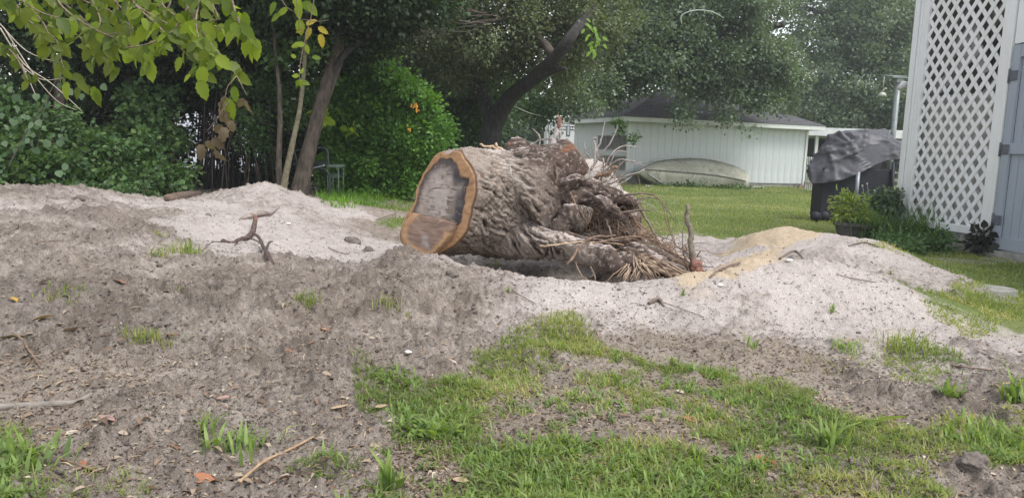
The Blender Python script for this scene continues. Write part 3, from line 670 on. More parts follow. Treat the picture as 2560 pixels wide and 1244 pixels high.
# pale thin branches and roots standing above the right end
for p_ in [[(1500,400,7.2,.008),(1492,380,7.2,.009),(1502,350,7.2,.008),(1512,306,7.2,.004)], [(1475,430,7.3,.009),(1490,405,7.2,.009),(1530,350,7.1,.007),(1543,316,7.1,.005)],
           [(1480,425,7.1,.011),(1489,390,7.1,.010),(1484,350,7.1,.009),(1488,344,7.1,.01)], [(1500,450,7.3,.007),(1520,400,7.2,.008),(1555,365,7.2,.007),(1600,370,7.2,.003)],
           [(1510,430,7.3,.007),(1545,400,7.2,.006),(1580,405,7.2,.005),(1612,415,7.3,.003)], [(1520,460,7.2,.008),(1570,440,7.1,.007),(1610,425,7.1,.006)], [(1525,450,7.3,.006),(1560,405,7.2,.006),(1620,408,7.2,.003)],
           [(1505,420,7.2,.010),(1512,440,7.15,.012),(1508,396,7.1,.008)], [(1475,395,7.2,.009),(1465,380,7.2,.008),(1460,355,7.2,.003)], [(1500,430,7.4,.006),(1478,405,7.4,.006),(1458,400,7.4,.005),(1462,380,7.4,.003)],
           [(1530,470,7.0,.007),(1560,455,7.0,.007),(1580,440,7.0,.004)], [(1515,440,7.3,.006),(1540,380,7.3,.005),(1575,385,7.3,.003)], [(1540,520,6.8,.006),(1600,505,6.8,.005),(1640,520,6.8,.003)]]:
    root(p_, M_TWIG, 6)
root([(1490,445,7.0,.022),(1515,432,6.95,.020),(1540,420,6.9,.016)], M_BRTW, 9, lab='short reddish sawn root end sticking out above the hollow')
# broken branches standing behind the top of the stump
o = root([(1375,375,7.5,.030),(1388,345,7.5,.026),(1397,310,7.5,.022)], M_TWIG, 9, name='broken_branch'); o['label'] = 'grey broken branch with a torn red tip above the stump'
tip = MB()
for k_ in range(8):
    b = P(1398, 312, 7.5); tip.tube([b + np.array([rnd.uniform(-.012, .012), 0, -.02]), b + np.array([rnd.uniform(-.02, .02), 0, rnd.uniform(.05, .13)])], [.014, .003], 5)
tip.build('torn_tip', M_REDW, stump)
for p_ in [[(1362,385,7.6,.010),(1372,360,7.6,.010),(1375,320,7.6,.007)], [(1385,375,7.5,.010),(1402,340,7.5,.009),(1410,300,7.5,.005)], [(1350,388,7.6,.011),(1372,372,7.6,.012),(1378,350,7.6,.008),(1356,352,7.6,.004)], [(1300,372,7.6,.007),(1345,352,7.6,.006),(1372,345,7.6,.006)], [(1340,395,7.6,.006),(1350,345,7.6,.006),(1330,320,7.7,.003)]]:
    root(p_, M_TWIG, 6)
# rags of torn wood and bark lying on top
for p_ in [[(1200,362,7.2,.010),(1220,368,7.2,.014),(1245,372,7.2,.012)], [(1222,375,7.2,.01),(1238,362,7.2,.012),(1252,374,7.2,.01)], [(1230,385,7.1,.010),(1250,370,7.1,.016),(1262,378,7.1,.01)]]:
    root(p_, M_PALEW, 6, name='torn_bark')
for p_ in [[(1180,385,7.0,.006),(1192,372,7.0,.006),(1205,378,7.0,.005),(1200,388,7.0,.004)], [(1160,377,7.0,.006),(1180,374,7.0,.005),(1200,384,7.0,.004)], [(1262,392,7.0,.022),(1280,384,7.0,.024),(1292,376,7.0,.018)], [(1300,380,7.0,.012),(1315,388,6.98,.010),(1330,386,7.0,.006)], [(1240,400,6.95,.006),(1262,410,6.9,.006),(1290,414,6.9,.004)], [(1208,388,6.9,.006),(1228,396,6.85,.006),(1250,392,6.9,.003)]]:
    root(p_, M_ROOT, 6)
# splintered fan of the broken lower root
sp_ = MB()
for k_ in range(90):
    t = rnd.random(); x1 = 1540 + 190 * t; y1 = rnd.uniform(690, 712) - 18 * t; x0 = rnd.uniform(1565, 1600) + 40 * t; y0 = rnd.uniform(628, 668) + 10 * t
    d0 = rnd.uniform(6.15, 6.3); d1 = rnd.uniform(5.85, 6.15); mx, my = (x0 + x1) / 2 + rnd.uniform(-8, 12), (y0 + y1) / 2 - 8 * t
    r = rnd.uniform(.004, .013); sp_.tube([P(x0, y0, d0), P(mx, my, (d0 + d1) / 2), P(x1, y1, d1)], [r, r, .002], 5, wob=.2)
sp_.build('splinter_fan', m_simple('splintered_wood', (.16,.11,.085), (.50,.38,.28), 14, .85, .6, .01), stump, True)
# long pale split root reaching down to the lawn at the back right
MB().tube([P(1535,535,7.6), P(1590,570,7.5), P(1650,610,7.4), P(1740,668,7.0)], [.05, .042, .035, .012], 8, wob=.1).build('pale_split_root', M_PALEW, stump, True)
# upright sawn sapling
o = root([(1738,668,6.3,.030),(1728,620,6.3,.026),(1727,575,6.3,.022),(1717,548,6.3,.020),(1719,530,6.3,.017),(1721,512,6.3,.018)], m_simple('sapling_bark', (.12,.10,.075), (.24,.21,.16), 40, .85, .4, .003), 9, wob=.06, jit=.004); o['label'] = 'upright thick root sawn off at its top'
root([(1745,676,6.2,.045),(1742,662,6.2,.045),(1741,655,6.2,.035)], M_REDW, 9, lab='red broken root end at the rim of the pit')
for p_ in [[(1733,655,6.3,.008),(1742,640,6.3,.007),(1752,627,6.3,.005)], [(1716,650,6.3,.008),(1717,630,6.3,.008),(1713,610,6.3,.006)], [(1708,640,6.4,.004),(1706,590,6.4,.004),(1712,552,6.4,.003)], [(1735,660,6.25,.006),(1760,666,6.2,.005),(1785,668,6.2,.004)], [(1640,590,7.0,.004),(1680,600,6.9,.004),(1690,612,6.9,.004),(1672,560,6.9,.003),(1665,510,6.9,.002)]]:
    root(p_, M_ROOT, 6)
# tangle of hair-fine roots, past counting
ft = MB()
for k_ in range(430):
    t = rnd.random()
    if k_ < 270:
        x, y, d = rnd.uniform(1540, 1720), rnd.uniform(575, 665), rnd.uniform(6.2, 7.1); y = max(y, 560 + (x - 1540) * .38)
    else:
        x, y, d = rnd.uniform(1440, 1600), rnd.uniform(490, 600), rnd.uniform(6.6, 7.1)
    p = P(x, y, d); v_ = np.array([rnd.uniform(-.2, 1), rnd.uniform(-.5, .5), rnd.uniform(-.6, .25)]); v_ /= np.linalg.norm(v_); L = rnd.uniform(.12, .5); n_ = 7; pts_ = [p]
    for i in range(n_):
        v_ = v_ + np.array([rnd.gauss(0, .3), rnd.gauss(0, .3), rnd.gauss(-.05, .28)]); v_ /= np.linalg.norm(v_); pts_.append(pts_[-1] + v_ * L / n_)
    r = rnd.uniform(.0015, .0045); ft.tube(pts_, [r * (1 - .7 * i / n_) for i in range(n_ + 1)], 4, caps=False)
for k_ in range(70):   # hanging in the hollow
    x, y, d = rnd.uniform(1410, 1560), rnd.uniform(505, 530), rnd.uniform(6.65, 6.9); y = 505 + (x - 1410) * .25; p = P(x, y, d); pts_ = [p]; L = rnd.uniform(.08, .3)
    for i in range(5): pts_.append(pts_[-1] + np.array([rnd.gauss(0, .016), rnd.gauss(0, .016), -L / 5]))
    r = rnd.uniform(.0015, .003); ft.tube(pts_, [r] * 6, 4, caps=False)
for k_ in range(70):  # twiggy mat behind the hump above
    x, y, d = rnd.uniform(1440, 1560), rnd.uniform(370, 460), rnd.uniform(7.1, 7.6); y = max(y, 470 - (1560 - x) * .9 - 0); p = P(x, y, d); v_ = np.array([rnd.uniform(-.6, .8), 0, rnd.uniform(-.2, .9)]); pts_ = [p]; L = rnd.uniform(.1, .35)
    for i in range(5):
        v_ = v_ + np.array([rnd.gauss(0, .3), rnd.gauss(0, .3), rnd.gauss(0, .3)]); v_ /= np.linalg.norm(v_); pts_.append(pts_[-1] + v_ * L / 5)
    r = rnd.uniform(.0015, .004); ft.tube(pts_, [r * (1 - .15 * i) for i in range(6)], 4, caps=False)
tag(ft.build('fine_roots', M_BRTW, stump, True), kind='stuff')
# rock-like clod in the pit
def clod(name, c, r, mat, label, cat, group=None, sq=(1, 1, .7), seed=0, amp=.25, lev=3, col=None):
    bm = bmesh.new(); bmesh.ops.create_icosphere(bm, subdivisions=lev, radius=1.0); v_ = np.array([q.co[:] for q in bm.verts]); f_ = [[q.index for q in f.verts] for f in bm.faces]; bm.free()
    v_ = v_ * (1 + amp * fbm(v_ * 1.6 + seed * 3.1, 6, seed, .62))[:, None] * np.array(sq) * r
    o = npmesh(name, v_, f_, mat, None, True); o.location = Vector(c); return tag(o, label, cat, group)
# ================================================================== SHED
WHITE = (.62,.64,.63)
def m_paint(name, c, dirt=(.30,.31,.27), amt=.5, grain=True, rough=.6):
    m = Mt(name); v = m.coord((1, 1, .25)); n = m.noise(3, 5, .6, v); n2 = m.noise(40, 3, .6, m.coord((1, 1, .1)))
    k = m.ramp(n, [(.45, (0,0,0)), (.75, (amt,) * 3)])
    cc = m.mix(k, c, dirt); cc = m.mix(m.ramp(n2, [(.3, (.25,)*3), (.7, (0,)*3)]), cc, m.mix(1., cc, (.75,.76,.75), 'MULTIPLY'))
    m.color(cc); m.rough(rough); m.bump(n2, .15, .002); return m.m
M_SID = m_paint('white_siding_paint', (.57,.60,.61), (.40,.43,.38), .6)
M_TRIM = m_paint('white_trim_paint', (.62,.64,.62), (.40,.42,.36), .5)
m = Mt('roof_shingle'); n = m.noise(9, 4, .6); n2 = m.noise(60, 2, .6)
m.color(m.mix(n2, m.ramp(n, [(.3, (.095,.098,.105)), (.7, (.165,.162,.168))]), (.08,.08,.088))); m.rough(.95); m.bump(n2, .5, .01); M_ROOF = m.m
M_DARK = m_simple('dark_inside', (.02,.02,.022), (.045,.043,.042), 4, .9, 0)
M_GREYW = m_simple('weathered_grey_wood', (.16,.155,.15), (.30,.29,.28), 12, .85, .4, .004, (1,1,.15))

S0 = np.array(P(1566, 457, 29.0)); S0[2] = 0.0
fw = np.array([math.sin(math.radians(73)), math.cos(math.radians(73)), 0]); lwv = np.array([-fw[1], fw[0], 0])   # front and left wall directions
FWL, LWL, WH = 7.9, 5.6, 2.36
shed = empty('shed', S0, 'white wooden shed with grey hip roof and vertical board siding', 'shed')
def SW(s, z, off=0.0): return Vector(S0 + fw * s - lwv * 0 + np.array([0, 0, z]) - np.cross(fw, [0, 0, 1]) * 0 - lwv * off)   # off outwards from the front wall
def SL(s, z, off=0.0): return Vector(S0 + lwv * s + np.array([0, 0, z]) - fw * off)
core = MB(); z0, z1 = .12, WH - .02
for a, b in ((SW(0,0,-.03), SW(FWL,0,-.03)),):
    pass
cq = [S0 + fw * .04 + lwv * .04, S0 + fw * (FWL - .04) + lwv * .04, S0 + fw * (FWL - .04) + lwv * (LWL - .04), S0 + fw * .04 + lwv * (LWL - .04)]
core.prism([Vector(q) + Vector((0, 0, .10)) for q in cq], (0, 0, WH - .12)); core.build('wall_core', m_simple('grey_core', (.20,.21,.21), (.26,.27,.27), 3, .9, 0), shed)
MB().prism([Vector(q) + Vector((0, 0, -.1)) for q in [S0 + fw*.02 + lwv*.02, S0 + fw*(FWL-.02) + lwv*.02, S0 + fw*(FWL-.02) + lwv*(LWL-.02), S0 + fw*.02 + lwv*(LWL-.02)]], (0, 0, .24)).build('foundation', m_simple('concrete', (.22,.22,.20), (.36,.35,.33), 6), shed)
def orient(d): return math.atan2(d[1], d[0])
def boards(orig, d, out, L, n, z0, z1, holes=()):
    wd = L / n; me = None
    for i in range(n):
        segs = [(z0, z1)]
        for (a, b, c_, d_) in holes:
            if (i + .5) * wd > a and (i + .5) * wd < b: segs = [(z0, c_), (d_, z1)] if len(segs) == 1 and segs[0] == (z0, z1) else [q for q in segs[:-1]] + [(segs[-1][0], c_), (d_, segs[-1][1])]
        for (za, zb) in segs:
            if zb - za < .02: continue
            p = orig + d * ((i + .5) * wd) + out * .012 + np.array([0, 0, (za + zb) / 2])
            if me is None or (za, zb) != (z0, z1) or me[1] != (z0, z1):
                mb = MB().box((0, 0, 0), (wd - .008, .028, zb - za)); o = mb.build('siding_board', M_SID, None); mesh = o.data
                if (za, zb) == (z0, z1): me = (mesh, (z0, z1))
            else:
                o = bpy.data.objects.new('siding_board', me[0]); COL.objects.link(o)
            o.parent = shed; o.location = Vector(p) - shed.location; o.rotation_euler = (0, 0, orient(d))
outF = -lwv; outL = -fw
boards(S0, fw, outF, FWL, 26, .14, WH - .02)
LV = [(.15, 2.9, 1.30, 1.78), (.15, 2.2, .55, .98)]
boards(S0, lwv, outL, LWL, 18, .14, WH - .02, [(.15, 2.9, .55, .98), (.15, 2.9, 1.30, 1.78)])
for s, wname in ((0.0, 'corner_board'), (FWL, 'corner_board')):
    MB().box(S0 + fw * (s + (.02 if s else -.02)) + outF * .02 + [0, 0, (WH) / 2 + .05], (.10, .10, WH - .12), Matrix.Rotation(orient(fw), 3, 'Z')).build('corner_board', M_TRIM, shed)
for (a, b, c_, d_) in LV:      # slatted shutters in the left wall
    w_ = MB(); 
    cpos = S0 + lwv * ((a + b) / 2); Lw = b - a; Rz = Matrix.Rotation(orient(lwv), 3, 'Z')
    w_.box(cpos + outL * .035 + [0, 0, d_ + .02], (Lw, .05, .05), Rz); w_.box(cpos + outL * .035 + [0, 0, c_ - .02], (Lw, .05, .05), Rz)
    wo_ = w_.build('shutter', M_GREYW, shed)
    n = int(Lw / .13)
    for i in range(n):
        o = MB().box(S0 + lwv * (a + (i + .5) * Lw / n) + outL * .03 + [0, 0, (c_ + d_) / 2], (.055, .02, d_ - c_), Rz).build('slat', M_GREYW, wo_)
# eaves: soffit, fascia, roof in stepped courses
OV = .48; rl = [S0 - fw * OV - lwv * OV, S0 + fw * (FWL + OV) - lwv * OV, S0 + fw * (FWL + OV) + lwv * (LWL + OV), S0 - fw * OV + lwv * (LWL + OV)]
MB().prism([Vector(q) + Vector((0, 0, WH - .02)) for q in rl], (0, 0, .03)).build('soffit', M_TRIM, shed)
for i in range(4):
    a, b = rl[i], rl[(i + 1) % 4]; d = (b - a); L = np.linalg.norm(d); d = d / L; o_ = np.cross(d, [0, 0, 1])
    MB().box((a + b) / 2 + o_ * .015 + [0, 0, WH + .055], (L + .06, .025, .19), Matrix.Rotation(orient(d), 3, 'Z')).build('fascia', M_TRIM, shed)
rise = .42; half = (LWL + 2 * OV) / 2; NC = 22
for i in range(4):
    a, b = rl[i], rl[(i + 1) % 4]; c_, e_ = rl[(i + 2) % 4], rl[(i + 3) % 4]
    d = (b - a) / np.linalg.norm(b - a); inn_ = np.cross([0, 0, 1], d); ovr = .05
    mb = MB()
    for k in range(NC):
        t0, t1 = k / NC, (k + 1) / NC
        def q(t, s, lift): # s=0 at a side, 1 at b side
            h_ = half * t; L0 = np.linalg.norm(b - a)
            return a + d * (h_ + (L0 - 2 * h_) * s) + inn_ * h_ + np.array([0, 0, WH + .13 + h_ * rise + lift]) - inn_ * ovr * (1 - t) - d * ovr * (1 - t) * (1 - 2 * s)
        if np.linalg.norm(b - a) - 2 * half * t1 < -.01: break
        L_, R_ = 0, 1
        mb.add([q(t0, 0, .022), q(t0, 1, .022), q(t1, 1, .004), q(t1, 0, .004), q(t0, 0, -.004), q(t0, 1, -.004)], [(0, 1, 2, 3), (4, 5, 1, 0)])
    o = mb.build('roof', M_ROOF, shed)
# ================================================================== BOAT on its side against the shed
def boat():
    root_ = empty('boat', SW(2.6, 0, 1.0), 'upturned white fibreglass skiff leaning on its side against the shed', 'boat')
    L = 4.55; n = 26; V_ = []; Fb = []
    ax = fw; org = S0 + fw * .02 - lwv * 1.05
    # local frame: x along, y from gunwale to keel (standing up), z depth towards the wall
    prof = []
    for i in range(n + 1):
        t = i / n
        beam = .62 * math.sin(math.pi * min(1, (t + .02) * .62)) ** .75 if t < .75 else .62 * (1 - .12 * (t - .75))
        bw = .03 + .60 * min(1, t / .35) ** .7 * (1 - .25 * max(0, t - .5))     # half beam
        dep = .22 + .34 * min(1, t / .25)
        prof.append((t * L, bw, dep))
    K = 14
    # the hull lies on its gunwale: bottom faces the camera and up
    for (x, bw, dep) in prof:
        for k in range(K + 1):
            u = k / K                      # 0 lower gunwale .. 1 upper gunwale
            yy = -math.cos(math.pi * u) * bw; cham = math.sin(math.pi * u) ** .45
            V_.append((x, yy, dep * cham))
    tiltb = math.radians(62)
    def W(x, y, z):
        rise_ = .0
        y2 = y * math.sin(tiltb) + .52 ; o2 = y * math.cos(tiltb)
        zz = y2 + z * math.cos(tiltb) * .45; oo_ = -o2 + z * .75
        return org + ax * x + np.array([0, 0, zz]) - lwv * (oo_) 
    Vw = [W(*q) for q in V_]
    for i in range(n):
        for k in range(K): Fb.append((i*(K+1)+k, i*(K+1)+k+1, (i+1)*(K+1)+k+1, (i+1)*(K+1)+k))
    return root_, np.array(Vw), Fb, W, prof, n, K
# simpler and closer to the photograph: half hull drawn as stations between a sheer line (top), a chine and the ground line
broot = empty('boat', SW(2.4, 0, .9), 'dirty white fibreglass boat hull tipped on its side against the shed', 'boat')
BX = np.linspace(0, 1, 33)
def bs(px, py, off):  # pixel on a plane parallel to the front wall, off metres in front of it
    o_ = S0 - lwv * off; r = ray(px, py); t = ((o_ - CAM) @ lwv) / (r @ lwv); return CAM + r * t
topx = [1585,1605,1640,1680,1720,1760,1800,1840,1870,1874]; topy = [429,418,402,396,394,396,403,415,431,434]
midx = [1585,1605,1640,1700,1760,1800,1840,1874]; midy = [430,423,424,429,434,439,446,454]
boty = [(1585,432),(1610,446),(1650,462),(1700,470),(1760,471),(1820,471),(1874,472)]
xs_ = np.linspace(1587, 1873, 34)
ty = np.interp(xs_, topx, topy); my = np.interp(xs_, midx, midy); by = np.interp(xs_, [a for a, _ in boty], [b for _, b in boty])
rows = []
for f_, off_top in ((0, .25), (.33, .52), (.66, .80), (1, .98)):
    rows.append([bs(x, t + (m_ - t) * f_, off_top) for x, t, m_ in zip(xs_, ty, my)])
for f_, o_ in ((.03, 1.02), (.35, .98), (.7, .92), (1, .85)):
    rows.append([bs(x, m_ + (b - m_) * f_, o_) for x, m_, b in zip(xs_, my, by)])
rows.append([bs(x, b, .5) for x, b in zip(xs_, by)]); rows.append([bs(x, (t + b) / 2, .22) for x, t, b in zip(xs_, ty, by)])
A = np.array(rows); nr_, nc_ = A.shape[:2]; Vb = A.reshape(-1, 3); Fb = []
for i in range(nr_):
    for k in range(nc_ - 1): Fb.append((i*nc_+k, i*nc_+k+1, ((i+1)%nr_)*nc_+k+1, ((i+1)%nr_)*nc_+k))
m = Mt('stained_gelcoat'); n = m.noise(2.2, 5, .65, m.coord((1,1,.35))); n2 = m.noise(9, 4, .7, m.coord((1,1,.25)))
cc = m.ramp(n, [(.35, (.54,.53,.44)), (.6, (.40,.39,.31))]); cc = m.mix(m.ramp(n2, [(.52, (0,0,0)), (.66, (.9,.9,.9))]), cc, (.22,.215,.16)); m.color(cc); m.rough(.45); M_GEL = m.m
hull = npmesh('hull', Vb, Fb, M_GEL, broot, True)
bmx = bmesh.new(); bmx.from_mesh(hull.data); bmesh.ops.holes_fill(bmx, edges=bmx.edges); bmesh.ops.recalc_face_normals(bmx, faces=bmx.faces); bmx.to_mesh(hull.data); bmx.free()
MB().tube([bs(x, y - .5, .24) for x, y in zip(xs_[:30:2], ty[:30:2])], .035, 8).build('gunwale', m_simple('grey_rub_rail', (.42,.44,.42), (.55,.57,.55), 5), broot, True)
MB().tube([bs(x, y + 1, 1.03) for x, y in zip(xs_[::2], my[::2])], .022, 6).build('chine_strake', m_simple('dark_line', (.12,.12,.10), (.2,.2,.17), 5), broot, True)
MB().tube([bs(1603,420,.9), bs(1625,438,.97), bs(1652,455,.98), bs(1690,470,.93)], [.03,.03,.028,.02], 8).build('keel_strip', m_simple('grey_strip', (.33,.35,.34), (.45,.47,.45), 5), broot, True)
inner = MB(); pp = [bs(1588,432,.9), bs(1603,424,.93), bs(1625,440,.96), bs(1650,456,.96), bs(1686,471,.9), bs(1655,470,.75), bs(1620,455,.7)]
inner.prism([Vector(q) for q in pp], Vector(-lwv) * -.05); inner.build('bow_panel', m_simple('dirty_green_grey', (.10,.11,.10), (.20,.215,.195), 8), broot)
for (px, py, rx, ry) in ((1797,434,5,14),(1798,446,12,6),(1830,455,4,4),(1713,404,4,8),(1678,407,3,9),(1738,417,4,11),(1670,445,9,10),(1703,409,5,12)):   # mould stains: irregular thin films on the hull
    pts_ = []; nn = 14
    off = .25 + (.80 - .25) * np.clip((py - 396) / 32, 0, 1) if py < 432 else 1.03
    for k in range(nn):
        a = 2 * math.pi * k / nn; rr_ = 1 + .3 * math.sin(3 * a + px) + rnd.uniform(-.15, .15); pts_.append((px + math.cos(a) * rx * rr_, py + math.sin(a) * ry * rr_))
# white board and pipe lying along the foot of the boat
MB().tube([bs(1612,465,1.5), bs(1680,470,1.5), bs(1760,477,1.4), bs(1800,478,1.3)], .035, 6).build('tmp', M_TRIM)
o = bpy.data.objects['tmp']; o.name = 'white_pipe'; tag(o, 'long white pipe lying on the lawn in front of the boat', 'pipe')
b_ = MB().box((0,0,0), (.9,.10,.03)); o = b_.build('white_plank', M_TRIM); o.location = Vector(bs(1884, 479, 1.0)); o.location.z = .02; o.rotation_euler = (0,0,orient(fw)); tag(o, 'short white plank lying on the grass past the end of the boat', 'plank')
# lattice offcut beside the bow
lt = empty('lattice_offcut', bs(1590, 462, .35), 'small grey diamond lattice offcut leaning beside the bow of the boat', 'lattice')
for k in range(-3, 9):
    for sgn in (1, -1):
        a = bs(1573 + k * 6, 470 - 0, .4); 
        x0, x1 = 1573 + k * 6, 1573 + k * 6 + sgn * 30
        y0, y1 = 469, 431
        def cl(xa, ya, xb, yb, lo, hi):
            ts = [0, 1]
            if xb != xa:
                t_ = sorted([(lo - xa) / (xb - xa), (hi - xa) / (xb - xa)]); ts = [max(0, t_[0]), min(1, t_[1])]
            return None if ts[0] >= ts[1] - .05 else ((xa + (xb - xa) * ts[0], ya + (yb - ya) * ts[0]), (xa + (xb - xa) * ts[1], ya + (yb - ya) * ts[1]))
        s_2 = cl(x0, y0, x1, y1, 1575, 1612)
        if s_2:
            (xa, ya), (xb, yb) = s_2
            pa, pb = bs(xa, ya, .38 + .012 * sgn), bs(xb, yb, .38 + .012 * sgn); d = pb - pa; L = np.linalg.norm(d); mid = (pa + pb) / 2
            ez = Vector(d / L); ey = Vector(-lwv); ex = ey.cross(ez).normalized()
            MB().box(mid, (.035, .008, L), Matrix((ex, ey, ez)).transposed()).build('lattice_strip', M_GREYW, lt)
# bricks
M_BRICK = m_simple('old_red_brick', (.16,.07,.055), (.30,.15,.115), 14, .9, .5, .004)
M_BRICK2 = m_simple('old_grey_brick', (.16,.14,.125), (.27,.24,.21), 14, .9, .5, .004)
bp = empty('brick_pile', bs(1996, 480, .9), 'small stack of old red and grey bricks at the right corner of the shed', 'bricks')
meR = MB().box((0,0,0), (.20,.095,.065)).build('x', M_BRICK, None, bevel=0); bme = meR.data; bpy.data.objects.remove(meR)
meG = MB().box((0,0,0), (.20,.095,.065)).build('x', M_BRICK2, None); bmg = meG.data; bpy.data.objects.remove(meG)
for (s, o_, lv, g) in [(.0,0,0,1),(.22,0,0,1),(.44,.02,0,0),(.66,.0,0,0),(.88,.01,0,0),(.24,.02,1,1),(.47,0,1,0),(.69,.01,1,0),(.90,0,1,0),(.1,.12,0,0),(.32,.13,0,1),(.55,.12,1,0),(.48,.01,2,0),(.70,0,2,0),(.50,.02,3,1),(.72,.01,3,0),(.54,.0,4,1),(.56,.01,5,1)]:
    o = bpy.data.objects.new('brick', bmg if g else bme); COL.objects.link(o); o.parent = bp
    p = S0 + fw * (7.2 + s) - lwv * (.55 + o_) + [0, 0, .035 + lv * .07]; o.location = Vector(p) - bp.location; o.rotation_euler = (0, 0, orient(fw) + rnd.uniform(-.15, .15))
# ================================================================== beyond the shed: picket fence, neighbour's carport, camper, cable
pf_ = empty('picket_fence', P(2060, 480, 27.5) * [1,1,0], 'white picket fence with gaps running on from the right of the shed', 'fence')
for i in range(22):
    a = P(2012, 470, 28.3); b = P(2130, 480, 24.0); t = i / 21; p = a + (b - a) * t; p[2] = 0; hgt = 1.25
    d_ = (b - a); an = math.atan2(d_[1], d_[0])
    MB().prism([Vector(p) + Matrix.Rotation(an, 3, 'Z') @ Vector(q) for q in [(-.05,0,.05),(.05,0,.05),(.05,0,hgt-.06),(0,0,hgt),(-.05,0,hgt-.06)]], Matrix.Rotation(an, 3, 'Z') @ Vector((0,.02,0))).build('picket', M_TRIM, pf_)
for zr in (.3, .95):
    a = P(2012, 470, 28.34) * [1,1,0] + [0,0,zr]; b = P(2130, 480, 24.04) * [1,1,0] + [0,0,zr]; MB().tube([a, b], .03, 4).build('rail', M_TRIM, pf_)
cp = empty('neighbour_carport', P(2060, 470, 36) * [1,1,0], 'dark open carport with a pale flat roof behind the picket fence', 'carport')
c0 = P(2020, 430, 34); c1 = P(2260, 430, 34)
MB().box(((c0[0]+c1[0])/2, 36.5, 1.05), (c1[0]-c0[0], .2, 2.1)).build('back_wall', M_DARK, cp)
MB().box(((c0[0]+c1[0])/2 - .1, 35.5, 2.35), (c1[0]-c0[0]+.6, 4.0, .35)).build('roof', m_simple('pale_roof', (.55,.56,.57), (.65,.66,.67), 3, .5, 0), cp)
for x in (c0[0] + .1, c1[0] - .1): MB().box((x, 33.8, 1.09), (.12,.12,2.18)).build('post', M_TRIM, cp)
# camper seen left of the shed
cq_ = P(1400, 330, 40); cmp_ = empty('camper', cq_ * [1,1,0], 'white camper trailer with rounded roof seen past the left end of the shed', 'camper')
cx_, cy_ = cq_[0], cq_[1]; wv = 1.35; hv = 2.95
prof_ = [(-wv*.5, .45), (wv*1.6, .45), (wv*1.6, hv), (-wv*.2, hv), (-wv*.36, hv - .08), (-wv*.46, hv - .3), (-wv*.5, hv - .7)]
MB().prism([Vector((cx_ + a - .0, cy_, b)) for a, b in prof_], (0, 4.5, 0)).build('body', m_simple('camper_white', (.66,.68,.70), (.74,.75,.77), 2, .35, 0), cmp_, bevel=.05)
M_GLASS = Mt('window_glass'); M_GLASS.color((.45,.48,.50)); M_GLASS.rough(.1); M_GLASS = M_GLASS.m
M_BLK = m_simple('black_rubber', (.02,.02,.022), (.04,.04,.042), 10, .7, .1)
for (px, y0, y1, w_) in ((1374,312,326,.10),(1380,330,356,.16),(1395,332,352,.12),(1421,316,338,.12)):
    a = P(px, y0, 39.9); b = P(px, y1, 39.9); c_ = ((a + b) / 2); hh = abs(a[2] - b[2])
    fr = MB().box((c_[0], cy_ - .01, c_[2]), (w_ + .07, .03, hh + .07)).build('window', M_BLK, cmp_)
    MB().box((c_[0], cy_ - .03, c_[2]), (w_, .02, hh)).build('pane', M_GLASS, fr)
for k in range(3): MB().box((cx_ + .35, cy_ - .012, 2.55 - k * .16), (1.5, .02, .03)).build('trim_strip', M_BLK, cmp_)
for dy in (1.6, 2.5): MB().tube([(cx_ - .68, cy_ + dy, .36), (cx_ - .45, cy_ + dy, .36)], .36, 16).build('wheel', M_BLK, cmp_, True)
cab = [P(1286, 266, 22), P(1320, 281, 24.5), P(1355, 290, 27), P(1398, 295, 29.2)]
o = MB().tube([q[:3] for q in smoothpath([(*q, 0) for q in cab], 4)], .012, 5).build('power_cable', m_simple('pale_cable', (.5,.5,.5), (.6,.6,.6), 3, .5, 0)); tag(o, 'thin pale power cable sagging from the leaning oak to the shed eave', 'cable')
# white house glimpsed through the left thicket
hs_ = P(555, 330, 24); hh = empty('white_house', hs_ * [1,1,0], 'pale house wall glimpsed through the dark thicket on the left', 'house')
MB().box((hs_[0] - .5, hs_[1], 1.6), (3.4, .3, 3.2)).build('wall', m_simple('pale_blue_wall', (.62,.66,.74), (.72,.75,.82), 2, .7, 0), hh)
# ================================================================== LATTICE WALL AND DOOR (right)
wd_ = np.array([math.sin(math.radians(-11)), math.cos(math.radians(-11)), 0]); wn = np.array([-wd_[1], wd_[0], 0])   # away; normal towards the left
W0 = np.array(P(2240, 612, 12.2)); W0[2] = 0
def wl(px, py):
    r = ray(px, py); t = ((W0 - CAM) @ wn) / (r @ wn); p = CAM + r * t
    return -(p - W0) @ wd_, p[2]
def WP(s, z, off=0.0): return Vector(W0 - wd_ * s + wn * off + np.array([0, 0, z]))
Rw = Matrix.Rotation(math.atan2(-wd_[1], -wd_[0]), 3, 'Z')
def wbox(mb, s0, s1, z0_, z1_, off, th):
    c_ = WP((s0 + s1) / 2, (z0_ + z1_) / 2, off); return mb.box(c_, (abs(s1 - s0), th, abs(z1_ - z0_)), Rw)
sA = 0.0; sB = wl(2286, 330)[0] ; sL0 = wl(2300, 330)[0]; sL1 = wl(2490, 330)[0]; sD0 = wl(2520, 330)[0]; sE = sD0 + 1.6
ztop = 4.1; zrail = wl(2440, 566)[1]
print('WALL', sB, sL0, sL1, sD0, zrail)
ph = empty('lattice_wall', W0, 'tall white lattice screen wall beside the grey-blue door', 'lattice wall')
M_VIN = m_paint('white_vinyl', (.84,.85,.87), (.66,.68,.62), .5, rough=.45)
wbox(MB(), 0, sB * .62, 0, ztop, .03, .12).build('corner_post', M_VIN, ph, bevel=.004)
wbox(MB(), sB * .62 + .012, sB, .02, ztop, .02, .10).build('post_trim', M_VIN, ph, bevel=.004)
wbox(MB(), sB + .004, sL0, zrail, ztop, .03, .05).build('side_channel', M_VIN, ph)
wbox(MB(), sL1, sD0 - .02, .10, ztop, .03, .11).build('door_post', M_VIN, ph, bevel=.004)
